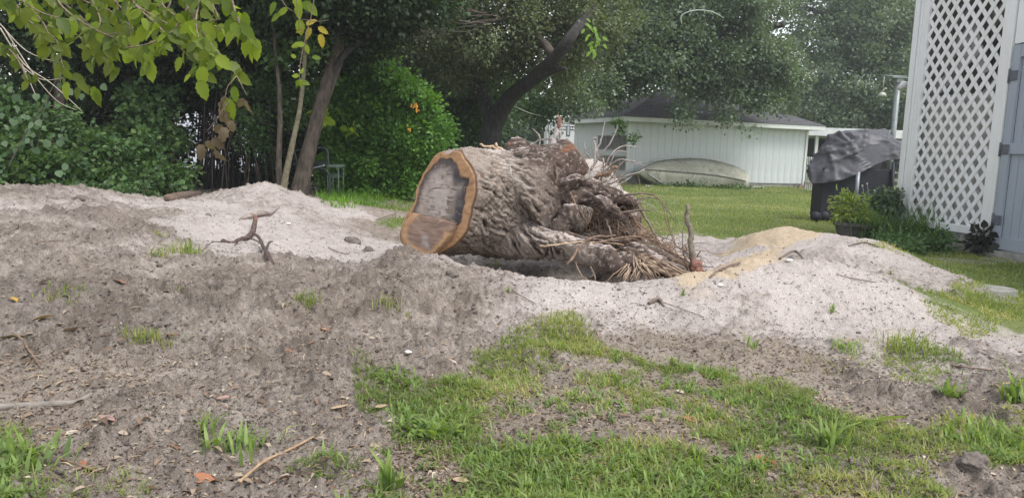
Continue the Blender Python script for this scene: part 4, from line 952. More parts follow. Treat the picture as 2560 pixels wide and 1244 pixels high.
wbox(MB(), sB + .004, sL1 - .003, zrail - .11, zrail, .035, .06).build('bottom_rail', M_VIN, ph, bevel=.004)
# lattice strips: two crossing layers, clipped to the opening
NX = 7.3; pz = 43 / F * (P(2400, 300, 1)[1] * 0 + 11.0); pitch = (sL1 - sL0) / NX; slope = pz / pitch; sw = .060
print('pitch', pitch, pz)
Hh = ztop - zrail
for sgn in (1, -1):
    k0 = -int(Hh / pz) - 2; k1 = int(Hh / pz) + 12
    for k in range(k0, k1):
        # z = zrail + sgn*slope*(s-sL0) + k*pz (phase so that both families cross on the same columns)
        zA = k * pz + (0 if sgn > 0 else 0)
        def zat(s): return zrail + sgn * slope * (s - sL0) + zA
        s0_, s1_ = sL0, sL1
        lo, hi = zrail, ztop
        a, b = s0_, s1_
        sa = sL0 + (lo - zrail - zA) / (sgn * slope); sb = sL0 + (hi - zrail - zA) / (sgn * slope)
        a = max(a, min(sa, sb)); b = min(b, max(sa, sb))
        if b - a < .03: continue
        off = .030 if sgn > 0 else .021
        pa, pb = WP(a, zat(a), off), WP(b, zat(b), off); d = pb - pa; L = d.length; ez = d.normalized(); ey = Vector(wn); ex = ey.cross(ez).normalized()
        MB().box((pa + pb) / 2, (sw, .0085, L), Matrix((ex, ey, ez)).transposed()).build('lattice_strip', M_VIN, ph)
# what shows behind the lattice
zmid = wl(2400, 252)[1]
bw_ = empty('storage_room', WP(.8, 0, -.5), 'grey boarded storage room behind the white lattice', 'storage room')
M_BACK = m_simple('pale_grey_boards', (.50,.49,.46), (.68,.67,.63), 12, .85, .4, .004, (1,1,.15))
n = 9
for i in range(n):
    a = sB + (sL1 - sB) * i / n; b = sB + (sL1 - sB) * (i + 1) / n - .008
    wbox(MB(), a, b, .12, zmid, -.09 - .004 * (i % 2), .02).build('back_board', M_BACK, bw_)
wbox(MB(), -.0, sE, .0, ztop, -1.3, .04).build('far_wall', M_GREYW, bw_)
MB().box(WP(.05, ztop / 2, -.66), (.04, 1.24, ztop), Rw).build('side_wall', M_GREYW, bw_)
wbox(MB(), sB, sL1, .10, .40, -.12, .03).build('painted_gap_shadow', M_DARK, bw_)  # near-black board, painted shade for the open gap below the lattice
wbox(MB(), sB, sL1, zmid, zmid + .10, -.1, .05).build('shelf_edge', m_simple('light_board', (.5,.5,.5), (.62,.62,.63), 8, .7, 0), bw_)
for k in range(16):
    s_a = sB + rnd.random() * (sL1 - sB); z_a = zmid + .1 + rnd.random() * 1.4; L = rnd.uniform(.5, 1.3); an = rnd.choice([.35, -.4, 1.2, 1.9, .9]) + rnd.uniform(-.1, .1)
    MB().box(WP(s_a, z_a, -.2 - .04 * k), (rnd.uniform(.10, .22), .02, L), Rw @ Matrix.Rotation(an, 3, 'Y')).build('stored_board', m_simple('stored_board', (.50,.50,.51), (.68,.68,.69), 8, .7, 0) if k % 3 else M_GREYW, bw_)
wbox(MB(), -.03, sE, ztop, ztop + .1, -.6, 1.6).build('roof', M_GREYW, bw_)
wbox(MB(), -.02, sE, -.15, .10, -.02, .30).build('floor_sill', m_simple('sill_concrete', (.25,.25,.23), (.38,.37,.35), 6), bw_)
# door
M_DOOR = m_paint('blue_grey_door_paint', (.36,.40,.47), (.30,.33,.38), .4, rough=.5)
dr = empty('storage_door', WP(sD0, 0, 0), 'blue-grey plank door with three black strap hinges beside the lattice', 'door')
dz0, dz1 = wl(2520, 628)[1], wl(2560, 112)[1]
dz0 = max(dz0, .12); print('door', dz0, dz1)
st = .12
wbox(MB(), sD0, sD0 + st, dz0, dz1, .045, .045).build('stile', M_DOOR, dr, bevel=.003)
wbox(MB(), sE - st - .3, sE - .3, dz0, dz1, .045, .045).build('stile', M_DOOR, dr, bevel=.003)
zm = wl(2545, 372)[1]
for (za, zb) in ((dz0, dz0 + .16), (zm - .07, zm + .07), (dz1 - .16, dz1)):
    wbox(MB(), sD0 + st + .003, sE - st - .303, za, zb, .043, .045).build('rail', M_DOOR, dr, bevel=.003)
nb = 8; a0, a1 = sD0 + st, sE - st - .3
for i in range(nb): wbox(MB(), a0 + (a1 - a0) * i / nb + .003, a0 + (a1 - a0) * (i + 1) / nb - .003, dz0 + .01, dz1 - .01, .012, .016).build('door_board', M_DOOR, dr)
wbox(MB(), sE - .28, sE - .14, .10, ztop, .03, .11).build('door_post', M_VIN, ph, bevel=.004)
wbox(MB(), sD0, sE - .29, dz1 + .02, ztop, .03, .06).build('door_header', M_VIN, ph)
for i in range(14): wbox(MB(), sE - .135 + i * .3, sE + .16 + i * .3, .10, ztop, .02, .04).build('siding_board', M_VIN, ph)
wbox(MB(), sE, sE + 4.1, ztop, ztop + .1, -.6, 1.6).build('roof_edge', M_GREYW, bw_)
M_HNG = m_simple('dark_hinge', (.09,.095,.12), (.16,.165,.19), 30, .5, .2)
for (px, py) in ((2545,190),(2522,374),(2504,550)):
    s_h, z_h = wl(px, py); hg = MB(); wbox(hg, s_h - .055, s_h + .075, z_h - .065, z_h + .065, .075, .012); o = hg.build('hinge', M_HNG, dr, bevel=.008)
    MB().tube([WP(s_h - .055, z_h - .09, .085), WP(s_h - .055, z_h + .09, .085)], .014, 8).build('hinge_pin', M_HNG, o, True)
# ================================================================== COVERED GRILL
D = 14.7
gr = empty('covered_grill', P(2140, 555, D) * [1,1,0], 'big grill cart under a crumpled dark grey tarp, black sides and wheels', 'grill')
M_GBLK = m_simple('grill_black', (.016,.018,.026), (.030,.032,.042), 6, .6, .1)
def gp(px, py, d=D): return P(px, py, d)
x0_, x1_ = gp(2052, 500)[0], gp(2232, 500)[0]; yc = gp(2140, 500)[1]
MB().box(((x0_ + x1_) / 2, yc + .25, .58), (x1_ - x0_, .5, .96)).build('cart_body', M_GBLK, gr, bevel=.02)
M_STEEL = Mt('dull_steel'); M_STEEL.color((.26,.28,.30)); M_STEEL.p.inputs['Metallic'].default_value = .6; M_STEEL.rough(.45); M_STEEL = M_STEEL.m
MB().tube([gp(2138, 512, D - .6), gp(2146, 430, D - .6)], .035, 10).build('leg', M_STEEL, gr, True)
MB().tube([gp(2138, 560, D - .6), gp(2139, 512, D - .6)], .033, 10).build('leg', M_GBLK, gr, True)
MB().tube([gp(2229, 530, D - .1), gp(2233, 405, D - .1)], .028, 10).build('leg', M_GBLK, gr, True)
for px in (2040, 2062):
    c_ = gp(px, 541, D - .15); MB().tube([c_ - [0,.03,0], c_ + [0,.05,0]], .095, 18).build('wheel', M_GBLK, gr, True)
MB().tube([gp(2212, 482, D - .1) - [0,.1,0], gp(2212, 482, D - .1) + [0, .02, 0]], .055, 16).build('knob', m_simple('white_plate', (.6,.6,.6), (.7,.7,.7), 4, .4, 0), gr, True)
# tarp: a draped skin over the lid, hem hanging low at the left and lifted at the right
nu, nv = 120, 60; U, Vv = np.meshgrid(np.linspace(0, 2 * math.pi, nu, endpoint=False), np.linspace(0, 1, nv))
topx_ = [2020,2030,2060,2095,2150,2200,2235,2268]; topy_ = [412,372,345,331,325,328,338,350]
lo = [2020,2034,2060,2085,2110,2150,2185,2215,2258]; loy = [448,459,459,456,449,432,414,402,396]
cxp = (2020 + 2276) / 2; hw = (2276 - 2020) / 2
px_ = cxp + hw * np.cos(U) * (np.sin(np.minimum(Vv * 1.15, 1) * math.pi / 2) ** .72)
tyy = np.interp(px_, topx_, topy_); lyy = np.interp(px_, lo, loy)
frac = np.clip((Vv - .0) , 0, 1)
front = np.sin(U)                                  # >0 to the back, <0 front
dep_ = D + .25 + .42 * np.sin(U) * np.sin(np.minimum(Vv * 1.4, 1) * math.pi / 2) ** .8
rimy = np.where(front < 0, lyy, lyy - 8)
yy_ = tyy + (rimy - tyy) * np.clip((Vv - .25) / .75, 0, 1) ** 1.1 * (1) 
yy_ = np.where(Vv < .25, tyy, yy_)
rp = np.stack([px_.ravel(), yy_.ravel(), dep_.ravel()], 1)
Tv = CAM + (_f[None] + _r[None] * ((rp[:, 0:1] - 1280) / F) + _u[None] * ((622 - rp[:, 1:2]) / F)) * rp[:, 2:3]
Tf = [(i*nu+k, i*nu+(k+1)%nu, (i+1)*nu+(k+1)%nu, (i+1)*nu+k) for i in range(nv - 1) for k in range(nu)]
tme = npmesh('tarp', Tv, Tf, None, None, True).data; co = coords(tme); nn_ = normals(tme)
if (nn_[nu * nv // 2:nu * nv // 2 + nu] @ np.array([0, 0, 1])).mean() < 0: nn_ = -nn_
wq = co + .25 * np.stack([vnoise(co * 1.7, 1), vnoise(co * 1.7, 2), vnoise(co * 1.7, 3)], 1)
def crease(a, b, sc, sd2): return (1 - np.abs(vnoise(np.stack([(wq[:, 0] * a + wq[:, 2] * b) * sc, wq[:, 1] * sc, (wq[:, 2] * a - wq[:, 0] * b) * sc * .35], 1), sd2))) ** 7
fo = vnoise(co * 1.3, 9) * .05 + crease(.8, .6, 3.2, 120) * .075 + crease(.95, -.3, 4.5, 121) * .045 + crease(.3, 1, 3.6, 122) * .055 + crease(.6, .8, 8, 123) * .015 - .05
vv_ = Vv.ravel(); fo = fo * sstep(.0, .25, vv_)
co = co + nn_ * fo[:, None]; tme.vertices.foreach_set('co', co.astype(np.float32).ravel()); tme.update()
o = [q for q in COL.objects if q.data == tme][0]; m = Mt('tarp_cloth'); n = m.noise(7, 4, .6); m.color(m.ramp(n, [(.3, (.060,.060,.072)), (.7, (.105,.105,.120))])); m.rough(.42); m.bump(m.noise(14, 3, .5), .25, .02); tme.materials.append(m.m); setpar(o, gr)
sm_ = o.modifiers.new('thick', 'SOLIDIFY'); sm_.thickness = .006
# metal pole with cap and arm, floodlight, shower head
pl_ = empty('metal_pole', gp(2236, 560, 15.6) * [1,1,0], 'galvanised metal pole with a flat cap and side arm behind the grill', 'pole')
pa = P(2246, 205, 15.6); pb = P(2232, 330, 15.6); pdir = (pb - pa) / np.linalg.norm(pb - pa)
base = np.array([pa[0], pa[1], 0]); topz = P(2248, 196, 15.6)[2]
M_GALV = Mt('galvanised'); n = M_GALV.noise(8, 3); M_GALV.color(M_GALV.ramp(n, [(.3, (.18,.20,.20)), (.7, (.28,.31,.31))])); M_GALV.p.inputs['Metallic'].default_value = .35; M_GALV.rough(.5); M_GALV = M_GALV.m
px0 = pa[0]; MB().tube([(px0, pa[1], 0), (px0, pa[1], topz)], .055, 12).build('post', M_GALV, pl_, True)
MB().box((px0, pa[1], topz + .01), (.34, .2, .03)).build('cap_plate', M_GALV, pl_); MB().box((px0, pa[1], topz - .05), (.14, .14, .09)).build('cap_collar', M_GALV, pl_)
lft = P(2203, 189, 15.6)[0]; MB().tube([(lft, pa[1], topz + .04), (px0 + .15, pa[1], topz + .04)], .014, 6).build('side_arm', M_GALV, pl_, True)
shx = P(2206, 232, 15.6); M_SHW = m_simple('worn_cream_metal', (.35,.36,.30), (.50,.50,.44), 12, .5, .1)
sh = MB(); sh.tube([shx + [.0, 0, .0], shx + [.02, 0, .07], shx + [.06, 0, .095], shx + [.085, 0, .07]], .014, 8); o = sh.build('gooseneck', M_SHW, pl_, True)
MB().tube([(shx[0] + .02, pa[1], shx[2] + .09), (shx[0] + .02, pa[1], topz + .04)], .008, 6).build('hanger_pipe', M_SHW, pl_, True)
MB().tube([shx + [0,0,.01], shx + [-.0,0,-.02], shx + [-.0, 0, -.075]], [.025, .07, .085], 14).build('shower_head', M_SHW, pl_, True)
# lit floodlight? no: an unlit white fitting fixed to the post
fl = empty('floodlight', P(2256, 214, 12.6), 'small white floodlight fixed to the side of the lattice wall post', 'lamp')
c_ = P(2268, 212, 12.3); MB().tube([c_, P(2256, 211, 12.4)], [.055, .05], 12).build('mount', M_VIN, fl, True)
MB().tube([P(2258, 208, 12.4), P(2252, 221, 12.35)], [.03, .055], 14).build('lamp_head', M_VIN, fl, True)
# ================================================================== PATIO FURNITURE IN THE SHADE
M_CHAIR = m_simple('black_painted_tube', (.014,.018,.018), (.03,.036,.035), 12, .38, .1)
D2 = 13.0
ch = empty('patio_chair', P(760, 492, D2) * [1,1,0], 'black tubular metal patio chair in shade behind the tree trunks', 'chair')
def T(path, r, name='frame', mat=M_CHAIR, par=ch, dd=0.0, n=8): return MB().tube([q[:3] for q in smoothpath([(*P(a, b, d + dd), 0) for a, b, d in path], 5)], r, n).build(name, mat, par, True)
T([(635,312,13.3),(642,310,13.3),(700,316,13.4),(730,340,13.4)], .014, 'back_frame'); T([(635,312,13.3),(642,345,15.6),(652,380,13.1),(660,410,13.0)], .014, 'back_frame'); T([(730,340,13.4),(742,390,15.6),(752,425,13.0)], .014, 'back_frame')
for k in range(6): T([(638 + k * 3, 322 + 13 * k, 15.65 - k * .04), (735 + k * 3, 335 + 13 * k, 13.35 - k * .05)], .007, 'back_slat')
for dd in (0, .55):
    T([(735,378,12.7),(770,371,12.7),(808,370,12.7),(818,378,12.7),(820,400,12.7),(821,412,12.7)], .018, 'armrest', dd=dd)
    T([(790,420,12.7),(812,424,12.7),(823,440,12.7),(824,470,12.7),(820,490,12.7)], .020, 'leg', dd=dd); T([(735,378,12.7),(745,420,12.7),(741,495,12.7)], .018, 'leg', dd=dd)
MB().prism([V(735,416,12.7), V(818,411,12.7), V(818,406,13.3), V(735,410,13.3)], (0,0,.035)).build('seat', M_CHAIR, ch, bevel=.01)
T([(742,418,12.68),(776,421,12.68),(812,413,12.68)], .014, 'seat_rail', M_STEEL)
tb = empty('side_table', P(835, 480, 13.6) * [1,1,0], 'small square green metal side table next to the black chair', 'table')
M_TBL = m_simple('green_grey_metal', (.10,.14,.12), (.20,.26,.23), 20, .45, .1)
a, b = P(820, 414, 13.6), P(852, 414, 13.6); MB().box(((a[0]+b[0])/2, a[1] + .1, a[2]), (b[0]-a[0], .45, .045)).build('table_top', M_TBL, tb, bevel=.005)
zg = H0(a[0], a[1])[0] - .03
for x in (a[0] + .02, b[0] - .02):
    for y in (a[1] - .1, a[1] + .3): MB().tube([(x, y, zg), (x, y, a[2])], .011, 6).build('leg', M_TBL, tb, True)
for y in (a[1] - .1, a[1] + .3):
    for dz in (.16, .20): MB().tube([(a[0]+.02, y, a[2]-dz), (b[0]-.02, y, a[2]-dz)], .008, 6).build('stretcher', M_TBL, tb, True)
# ================================================================== LEAVES
def leafverts(C_, T_, N_, size, aspect=.42, fold=.10, curl=0.0, six=False):
    """vectorised leaf blades: base C, direction T, normal N"""
    B_ = np.cross(N_, T_); B_ /= np.linalg.norm(B_, axis=1, keepdims=True) + 1e-9; N2 = np.cross(T_, B_)
    s = size[:, None]
    if not six:
        v = np.stack([C_, C_ + (T_ * .45 - B_ * aspect + N2 * fold) * s, C_ + (T_ - N2 * curl) * s, C_ + (T_ * .45 + B_ * aspect + N2 * fold) * s], 1)
        n = len(C_); f = (np.arange(n)[:, None] * 4 + np.array([0, 1, 2, 3])).astype(np.int32)
        return v.reshape(-1, 3), f, 4
    v = np.stack([C_, C_ + (T_ * .28 - B_ * aspect * .85 + N2 * fold) * s, C_ + (T_ * .66 - B_ * aspect * .72 + N2 * (fold - curl * .4)) * s, C_ + (T_ - N2 * curl) * s,
                  C_ + (T_ * .66 + B_ * aspect * .72 + N2 * (fold - curl * .4)) * s, C_ + (T_ * .28 + B_ * aspect * .85 + N2 * fold) * s], 1)
    n = len(C_); f = (np.arange(n)[:, None, None] * 6 + np.array([[0, 1, 2, 3], [0, 3, 4, 5]])[None]).reshape(-1, 4).astype(np.int32)
    return v.reshape(-1, 3), f, 6
def pxblob(b):
    px, py, d, rx, ry, rd = b[:6]; return P(px, py, d), np.array([rx / F * d, rd, ry / F * d])
def foliage(name, blobs, n, size, mat, parent=None, clump=.22, sub=60, up=.6, droop=.25, aspect=.42, six=False, gap=0.0, seed=1, curl=.1, floor=None, shell=.45, align=False, tintclump=.5):
    g = np.random.default_rng(seed); W_ = np.array([(b[6] if len(b) > 6 else 1) * np.prod(pxblob(b)[1]) ** .667 for b in blobs]); W_ /= W_.sum()
    Cs, Ts, tints = [], [], []
    for b, wgt in zip(blobs, W_):
        c, r = pxblob(b); nb = int(n * wgt); ns = max(3, int(nb / sub))
        u = g.normal(size=(ns, 3)); u /= np.linalg.norm(u, axis=1, keepdims=True); rr = g.random(ns) ** shell
        sc = c + u * rr[:, None] * r
        if gap: 
            keep = fbm(sc * .9 + 31, 3, seed + 70) > -gap * .0 - .35 + gap; sc = sc[keep]; u = u[keep]
        if len(sc) == 0: continue
        k = g.integers(0, len(sc), nb); off = g.normal(size=(nb, 3)) * clump * np.array([1, 1, .75])
        Cs.append(sc[k] + off); Ts.append(u[k] * .4 + off / clump * .5); st = g.random(len(sc)); tints.append(st[k])
    C_ = np.vstack(Cs); T_ = np.vstack(Ts); st = np.concatenate(tints); m_ = len(C_)
    T_ = T_ + g.normal(size=(m_, 3)) * .6; T_[:, 2] -= droop; T_ /= np.linalg.norm(T_, axis=1, keepdims=True)
    N_ = g.normal(size=(m_, 3)) * (1 - up) + np.array([0, 0, up]); N_ -= T_ * (N_ * T_).sum(1, keepdims=True); N_ /= np.linalg.norm(N_, axis=1, keepdims=True) + 1e-9
    if floor is not None:
        keep = C_[:, 2] > floor; C_, T_, N_, st = C_[keep], T_[keep], N_[keep], st[keep]; m_ = len(C_)
    sz = size * g.uniform(.65, 1.25, m_)
    Vl, Fl_, q = leafverts(C_, T_, N_, sz, aspect, .10, curl, six)
    tint = np.clip(tintclump * st + (1 - tintclump) * g.random(m_), 0, 1)
    o = npmesh(name, Vl, Fl_, mat, parent, False, {'tint': np.repeat(tint, q)})
    if parent is not None: o['kind'] = 'stuff'
    return o
def limb(pts, name, mat, parent, n=10, sub=6, wob=.05, jit=0.0):
    w_ = smoothpath([(*P(a, b, d), r) for a, b, d, r in pts], sub)
    if jit: w_ = [np.append(q[:3] + np.array([rnd.gauss(0, jit), rnd.gauss(0, jit), rnd.gauss(0, jit)]), q[3]) for q in w_]
    return MB().tube([q[:3] for q in w_], [q[3] for q in w_], n, wob=wob).build(name, mat, parent, True)
M_TRUNK = m_simple('grey_brown_bark', (.050,.040,.032), (.135,.108,.088), 18, .95, .9, .02, (1,1,.3))
M_TRUNKD = m_simple('dark_oak_bark', (.022,.020,.020), (.062,.056,.052), 14, .95, .8, .02, (1,1,.3))
L_OLIVE = m_leaf('olive_oak_leaf', (.058,.082,.042), (.185,.225,.11), None, .22, .5)
L_GREEN = m_leaf('mid_green_leaf', (0.033,0.072,0.027), (0.112,0.203,0.068), None, .28, .5)
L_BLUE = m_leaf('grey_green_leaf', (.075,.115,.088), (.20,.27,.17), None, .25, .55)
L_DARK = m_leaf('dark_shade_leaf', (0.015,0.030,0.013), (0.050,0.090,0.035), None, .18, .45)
L_UNDER = m_leaf('understorey_leaf', (0.030,0.070,0.030), (0.115,0.203,0.068), (.13,.20,.05), .25, .42)
L_DEW = m_leaf('glossy_shrub_leaf', (0.053,0.135,0.033), (0.180,0.360,0.068), (.27,.42,.06), .35, .38)
L_LIME = m_leaf('lime_leaf', (.13,.20,.03), (.27,.36,.05), None, .55, .5, True, True)
L_YEL = m_leaf('yellow_brown_leaf', (.30,.27,.05), (.42,.34,.06), None, .45, .55, True, True)
L_BRN = m_leaf('withered_leaf', (.10,.075,.05), (.24,.19,.14), None, .2, .8, False, True)

# --- leaning oak, centre
t = empty('leaning_oak', P(1205, 430, 21) * [1,1,0], 'dark oak leaning right with a forked trunk behind the stump', 'tree')
limb([(1215,470,21,.40),(1222,380,21,.32),(1235,310,21,.28),(1275,245,20.2,.21),(1335,195,19,.175),(1395,135,17.8,.145),(1440,75,17.6,.12),(1500,0,19.5,.13),(1560,-80,19,.1)], 'trunk', M_TRUNKD, t, 14, wob=.07)
limb([(1236,330,21,.24),(1215,260,21.2,.20),(1190,190,21.4,.16),(1160,100,21.5,.12),(1130,0,21.5,.08)], 'limb', M_TRUNKD, t)
limb([(1300,225,19.7,.13),(1350,192,18.6,.10),(1400,172,18,.06),(1414,174,17.9,.05)], 'limb', M_TRUNKD, t)
limb([(1390,140,17.9,.11),(1300,60,19.5,.09),(1180,30,18.8,.06),(1060,22,18,.035)], 'limb', M_TRUNK, t, jit=.02)
limb([(1440,70,20,.1),(1330,40,19,.06),(1200,55,18,.04),(1100,45,17.5,.02)], 'limb', M_TRUNK, t, jit=.02)
for k in range(16):
    x, y = rnd.uniform(980, 1250), rnd.uniform(10, 90); limb([(x,y,17.5,.016),(x-60,y-4+rnd.uniform(-8,8),17.4,.012),(x-140,y+rnd.uniform(-6,16),17.3,.006)], 'twig', M_TRUNK, t, 5, 3, jit=.02)
foliage('crown', [(940,40,19,160,110,1.6),(1080,110,19.5,170,110,1.6),(1190,60,19,190,120,1.8),(1330,60,19.5,160,110,1.8),(1420,140,20.2,110,80,1.4,.8),(1250,150,20.5,120,70,1.2,.8),(1460,20,19.5,130,110,1.8),(1200,-130,20,420,130,2.5,1.5),(1390,210,21.5,70,40,1,.5),(850,-60,19,180,160,2)],
        85000, .105, L_OLIVE, t, .19, 80, gap=.08, seed=21, aspect=.30)
# lower green growth behind its trunk
t = empty('woodland_bush', P(1120, 400, 24) * [1,1,0], 'dark green bushy growth between the shrub and the leaning oak', 'bush')
foliage('foliage', [(1110,230,24,130,100,1.8),(1190,190,24,110,90,1.5),(1060,330,24,110,90,1.5),(1150,320,24.5,110,70,1.5,.9),(1330,250,27,90,55,1.2,.6),(1020,180,23,120,110,1.5)], 34000, .13, L_GREEN, t, .28, 50, seed=22)
limb([(1120,440,24,.08),(1130,300,24,.05)], 'stem', M_TRUNKD, t)
# --- spreading oak over the shed
t = empty('spreading_oak', P(1760, 440, 36) * [1,1,0], 'wide green oak whose branches hang over the shed roof', 'tree')
limb([(1760,440,37,.5),(1755,250,36.5,.42),(1740,120,35,.36),(1700,20,33,.3)], 'trunk', M_TRUNKD, t)
limb([(1750,200,36,.3),(1850,100,33,.2),(1960,60,31,.12)], 'limb', M_TRUNKD, t); limb([(1745,160,36,.3),(1640,110,31,.2),(1560,95,27.5,.12)], 'limb', M_TRUNK, t)
limb([(1595,118,25.5,.07),(1572,95,25.5,.06),(1550,82,25.5,.05),(1540,62,25.5,.035)], 'limb', m_simple('pale_bark', (.20,.22,.20), (.34,.36,.33), 9), t); limb([(1610,98,25.5,.02),(1590,99,25.5,.035),(1570,92,25.5,.05)], 'limb', M_TRUNK, t)
limb([(1704,60,25,.012),(1705,38,25,.016),(1740,26,25,.020),(1780,30,25,.020),(1810,46,25,.014)], 'limb', m_simple('pale_twig', (.34,.38,.34), (.45,.48,.44), 9), t, 6)
foliage('crown', [(1530,80,27,150,120,2.2),(1560,165,27,120,75,1.8),(1640,130,27,150,110,2.4),(1640,185,27,110,50,1.3,.6),(1740,110,28,150,110,2.4),(1740,190,27.5,110,50,1.4,.6),(1830,150,28,130,90,2),(1850,215,27.5,95,50,1.2,.6),(1920,210,28,80,90,1.6),(1945,150,28,60,60,1.4,.7),(1700,-10,28,300,90,3,1.1),(1535,270,27,34,40,.6,.4),(1695,272,27,40,32,.5,.4),(1720,300,27,12,22,.3,.25),(1835,285,27,40,30,.5,.4),(1870,310,27,12,20,.3,.25),(1940,270,27.5,40,32,.6,.4),(1450,190,25,80,90,1.4,.7),(1440,250,24,60,40,.8,.3)],
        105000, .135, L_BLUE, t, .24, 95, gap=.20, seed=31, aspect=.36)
sg = empty('hanging_oak_spray', P(1563, 330, 24), 'small oak twig hanging in front of the shed corner', 'branch')
limb([(1545,300,24.2,.010),(1560,340,24,.007),(1580,362,24,.004)], 'twig', M_TRUNK, sg, 5); limb([(1560,340,24,.005),(1590,335,24,.003)], 'twig', M_TRUNK, sg, 5)
foliage('leaves', [(1553,325,24,12,16,.12),(1578,350,24,14,12,.12),(1592,338,24,10,6,.08),(1545,308,24,18,12,.2)], 420, .085, L_GREEN, sg, .05, 14, seed=5)
# --- tall oak at the right, behind everything
t = empty('tall_oak', P(2235, 440, 44) * [1,1,0], 'tall hazy oak with a thick trunk behind the covered grill', 'tree')
limb([(2230,420,44,.7),(2232,250,44,.62),(2238,120,44,.55),(2245,0,44,.5),(2250,-150,44,.3)], 'trunk', M_TRUNKD, t)
limb([(2235,190,44,.3),(2160,130,42,.18),(2070,80,41,.10)], 'limb', M_TRUNKD, t); limb([(2238,120,44,.28),(2120,60,42,.16),(2020,20,41,.10)], 'limb', M_TRUNKD, t); limb([(2232,260,44,.2),(2150,220,42,.12),(2080,190,41,.06)], 'limb', M_TRUNKD, t)
foliage('crown', [(2090,60,42,130,100,3),(2200,30,43,130,110,3),(2120,190,42,120,75,3),(2190,260,42,110,70,3),(2080,290,42,95,50,2.5),(2230,150,43,90,90,3),(2300,120,44,110,160,3,.7),(2040,245,42,60,60,2,.7),(2150,-70,43,200,70,3,.5),(2300,330,42,90,60,3,.8)],
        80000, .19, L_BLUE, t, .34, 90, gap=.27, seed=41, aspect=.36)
# --- far belt of trees closing the view
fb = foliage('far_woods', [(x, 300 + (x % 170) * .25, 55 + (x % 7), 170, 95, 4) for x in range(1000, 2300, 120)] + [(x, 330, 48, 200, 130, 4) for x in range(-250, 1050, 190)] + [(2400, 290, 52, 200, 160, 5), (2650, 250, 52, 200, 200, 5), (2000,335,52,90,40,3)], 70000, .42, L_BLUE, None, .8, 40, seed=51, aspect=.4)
tag(fb, 'far belt of grey-green trees beyond the yard', kind='stuff')
# --- left: trees whose crowns close over the thicket
t = empty('thicket_tree', P(780, 470, 12.6) * [1,1,0], 'grey-brown tree with a slanting lichen-spotted trunk right of the saplings', 'tree')
limb([(738,520,12.6,.165),(757,440,12.6,.138),(774,370,12.6,.122),(797,280,12.6,.11),(825,195,12.6,.125),(845,130,12.6,.115),(848,60,12.6,.1),(850,-60,12.6,.09)], 'trunk', M_TRUNK, t, 14, wob=.04)
limb([(822,205,12.6,.07),(850,150,12.5,.055),(900,105,12.6,.045),(990,60,12.9,.032),(1080,30,13,.02)], 'limb', M_TRUNKD, t); limb([(846,110,12.6,.07),(800,40,12.4,.05),(740,-20,12.2,.03)], 'limb', M_TRUNK, t)
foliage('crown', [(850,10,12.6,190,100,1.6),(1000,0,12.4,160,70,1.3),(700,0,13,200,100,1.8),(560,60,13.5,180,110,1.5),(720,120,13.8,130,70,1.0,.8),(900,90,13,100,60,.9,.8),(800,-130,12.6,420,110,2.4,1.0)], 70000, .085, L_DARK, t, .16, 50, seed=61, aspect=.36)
for i, (pts_, lab) in enumerate([([(697,500,12.2,.055),(697,400,12.2,.048),(700,300,12.2,.040),(697,210,12.2,.034),(688,120,12.2,.028),(680,0,12.2,.02)], 'thin straight grey sapling, left one of the pair by the chair'),
                    ([(704,500,11.9,.058),(716,430,11.9,.052),(733,350,11.9,.044),(748,280,11.9,.038),(757,210,11.9,.034),(765,100,11.9,.026),(770,-20,11.9,.02)], 'slanting greenish sapling between the straight one and the big trunk')]):
    s_ = empty('sapling', P(pts_[0][0], 500, pts_[0][2]) * [1,1,0], lab, 'sapling', 'saplings beside the chair'); limb(pts_, 'trunk', M_TRUNK if i == 0 else m_simple('green_brown_bark', (.11,.095,.06), (.20,.18,.12), 20, .9, .5, .01), s_, 8, wob=.06)
    foliage('crown', [(pts_[-1][0], -20, 12, 60, 50, .5),(pts_[-2][0] + 10, 120, 12.3, 40, 40, .3)], 900, .09, L_UNDER, s_, .12, 16, seed=70 + i)
t = empty('left_canopy_tree', P(250, 470, 13) * [1,1,0], 'dense dark tree whose crown fills the upper left corner', 'tree')
limb([(330,500,13.5,.14),(320,380,13.5,.12),(330,250,13.5,.1),(300,100,13.5,.08)], 'trunk', M_TRUNKD, t); limb([(130,500,12.5,.12),(125,360,12.5,.1),(150,240,12.5,.08),(120,100,12.5,.06)], 'trunk', M_TRUNK, t)
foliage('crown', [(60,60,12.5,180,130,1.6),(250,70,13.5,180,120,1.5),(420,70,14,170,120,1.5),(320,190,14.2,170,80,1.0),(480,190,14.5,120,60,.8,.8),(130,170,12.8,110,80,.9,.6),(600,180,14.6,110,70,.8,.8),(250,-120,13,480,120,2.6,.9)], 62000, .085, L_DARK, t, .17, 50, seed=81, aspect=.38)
# dark understorey that closes the hollow (behind the chair)
t = empty('dark_thicket', P(420, 480, 16) * [1,1,0], 'almost black bushes in deep shade at the back of the thicket', 'bush')
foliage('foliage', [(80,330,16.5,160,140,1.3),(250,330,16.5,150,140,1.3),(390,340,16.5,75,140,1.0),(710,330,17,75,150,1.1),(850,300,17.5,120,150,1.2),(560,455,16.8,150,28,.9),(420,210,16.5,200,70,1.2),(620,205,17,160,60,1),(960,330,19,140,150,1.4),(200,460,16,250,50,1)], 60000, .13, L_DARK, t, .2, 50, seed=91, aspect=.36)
lt_ = MB()
for k in range(120):   # thin canes crossing the bright gap
    x = rnd.uniform(480, 640); y0 = rnd.uniform(230, 300); d = rnd.uniform(14.5, 16.5); lt_.tube([P(x, y0, d), P(x + rnd.uniform(-14, 14), (y0 + 430) / 2, d), P(x + rnd.uniform(-25, 25), 480, d)], [.006, .010, .012], 4, caps=False)
tag(lt_.build('thicket_canes', M_TRUNKD, None, True), 'dense dark canes against the pale wall in the left thicket', kind='stuff')
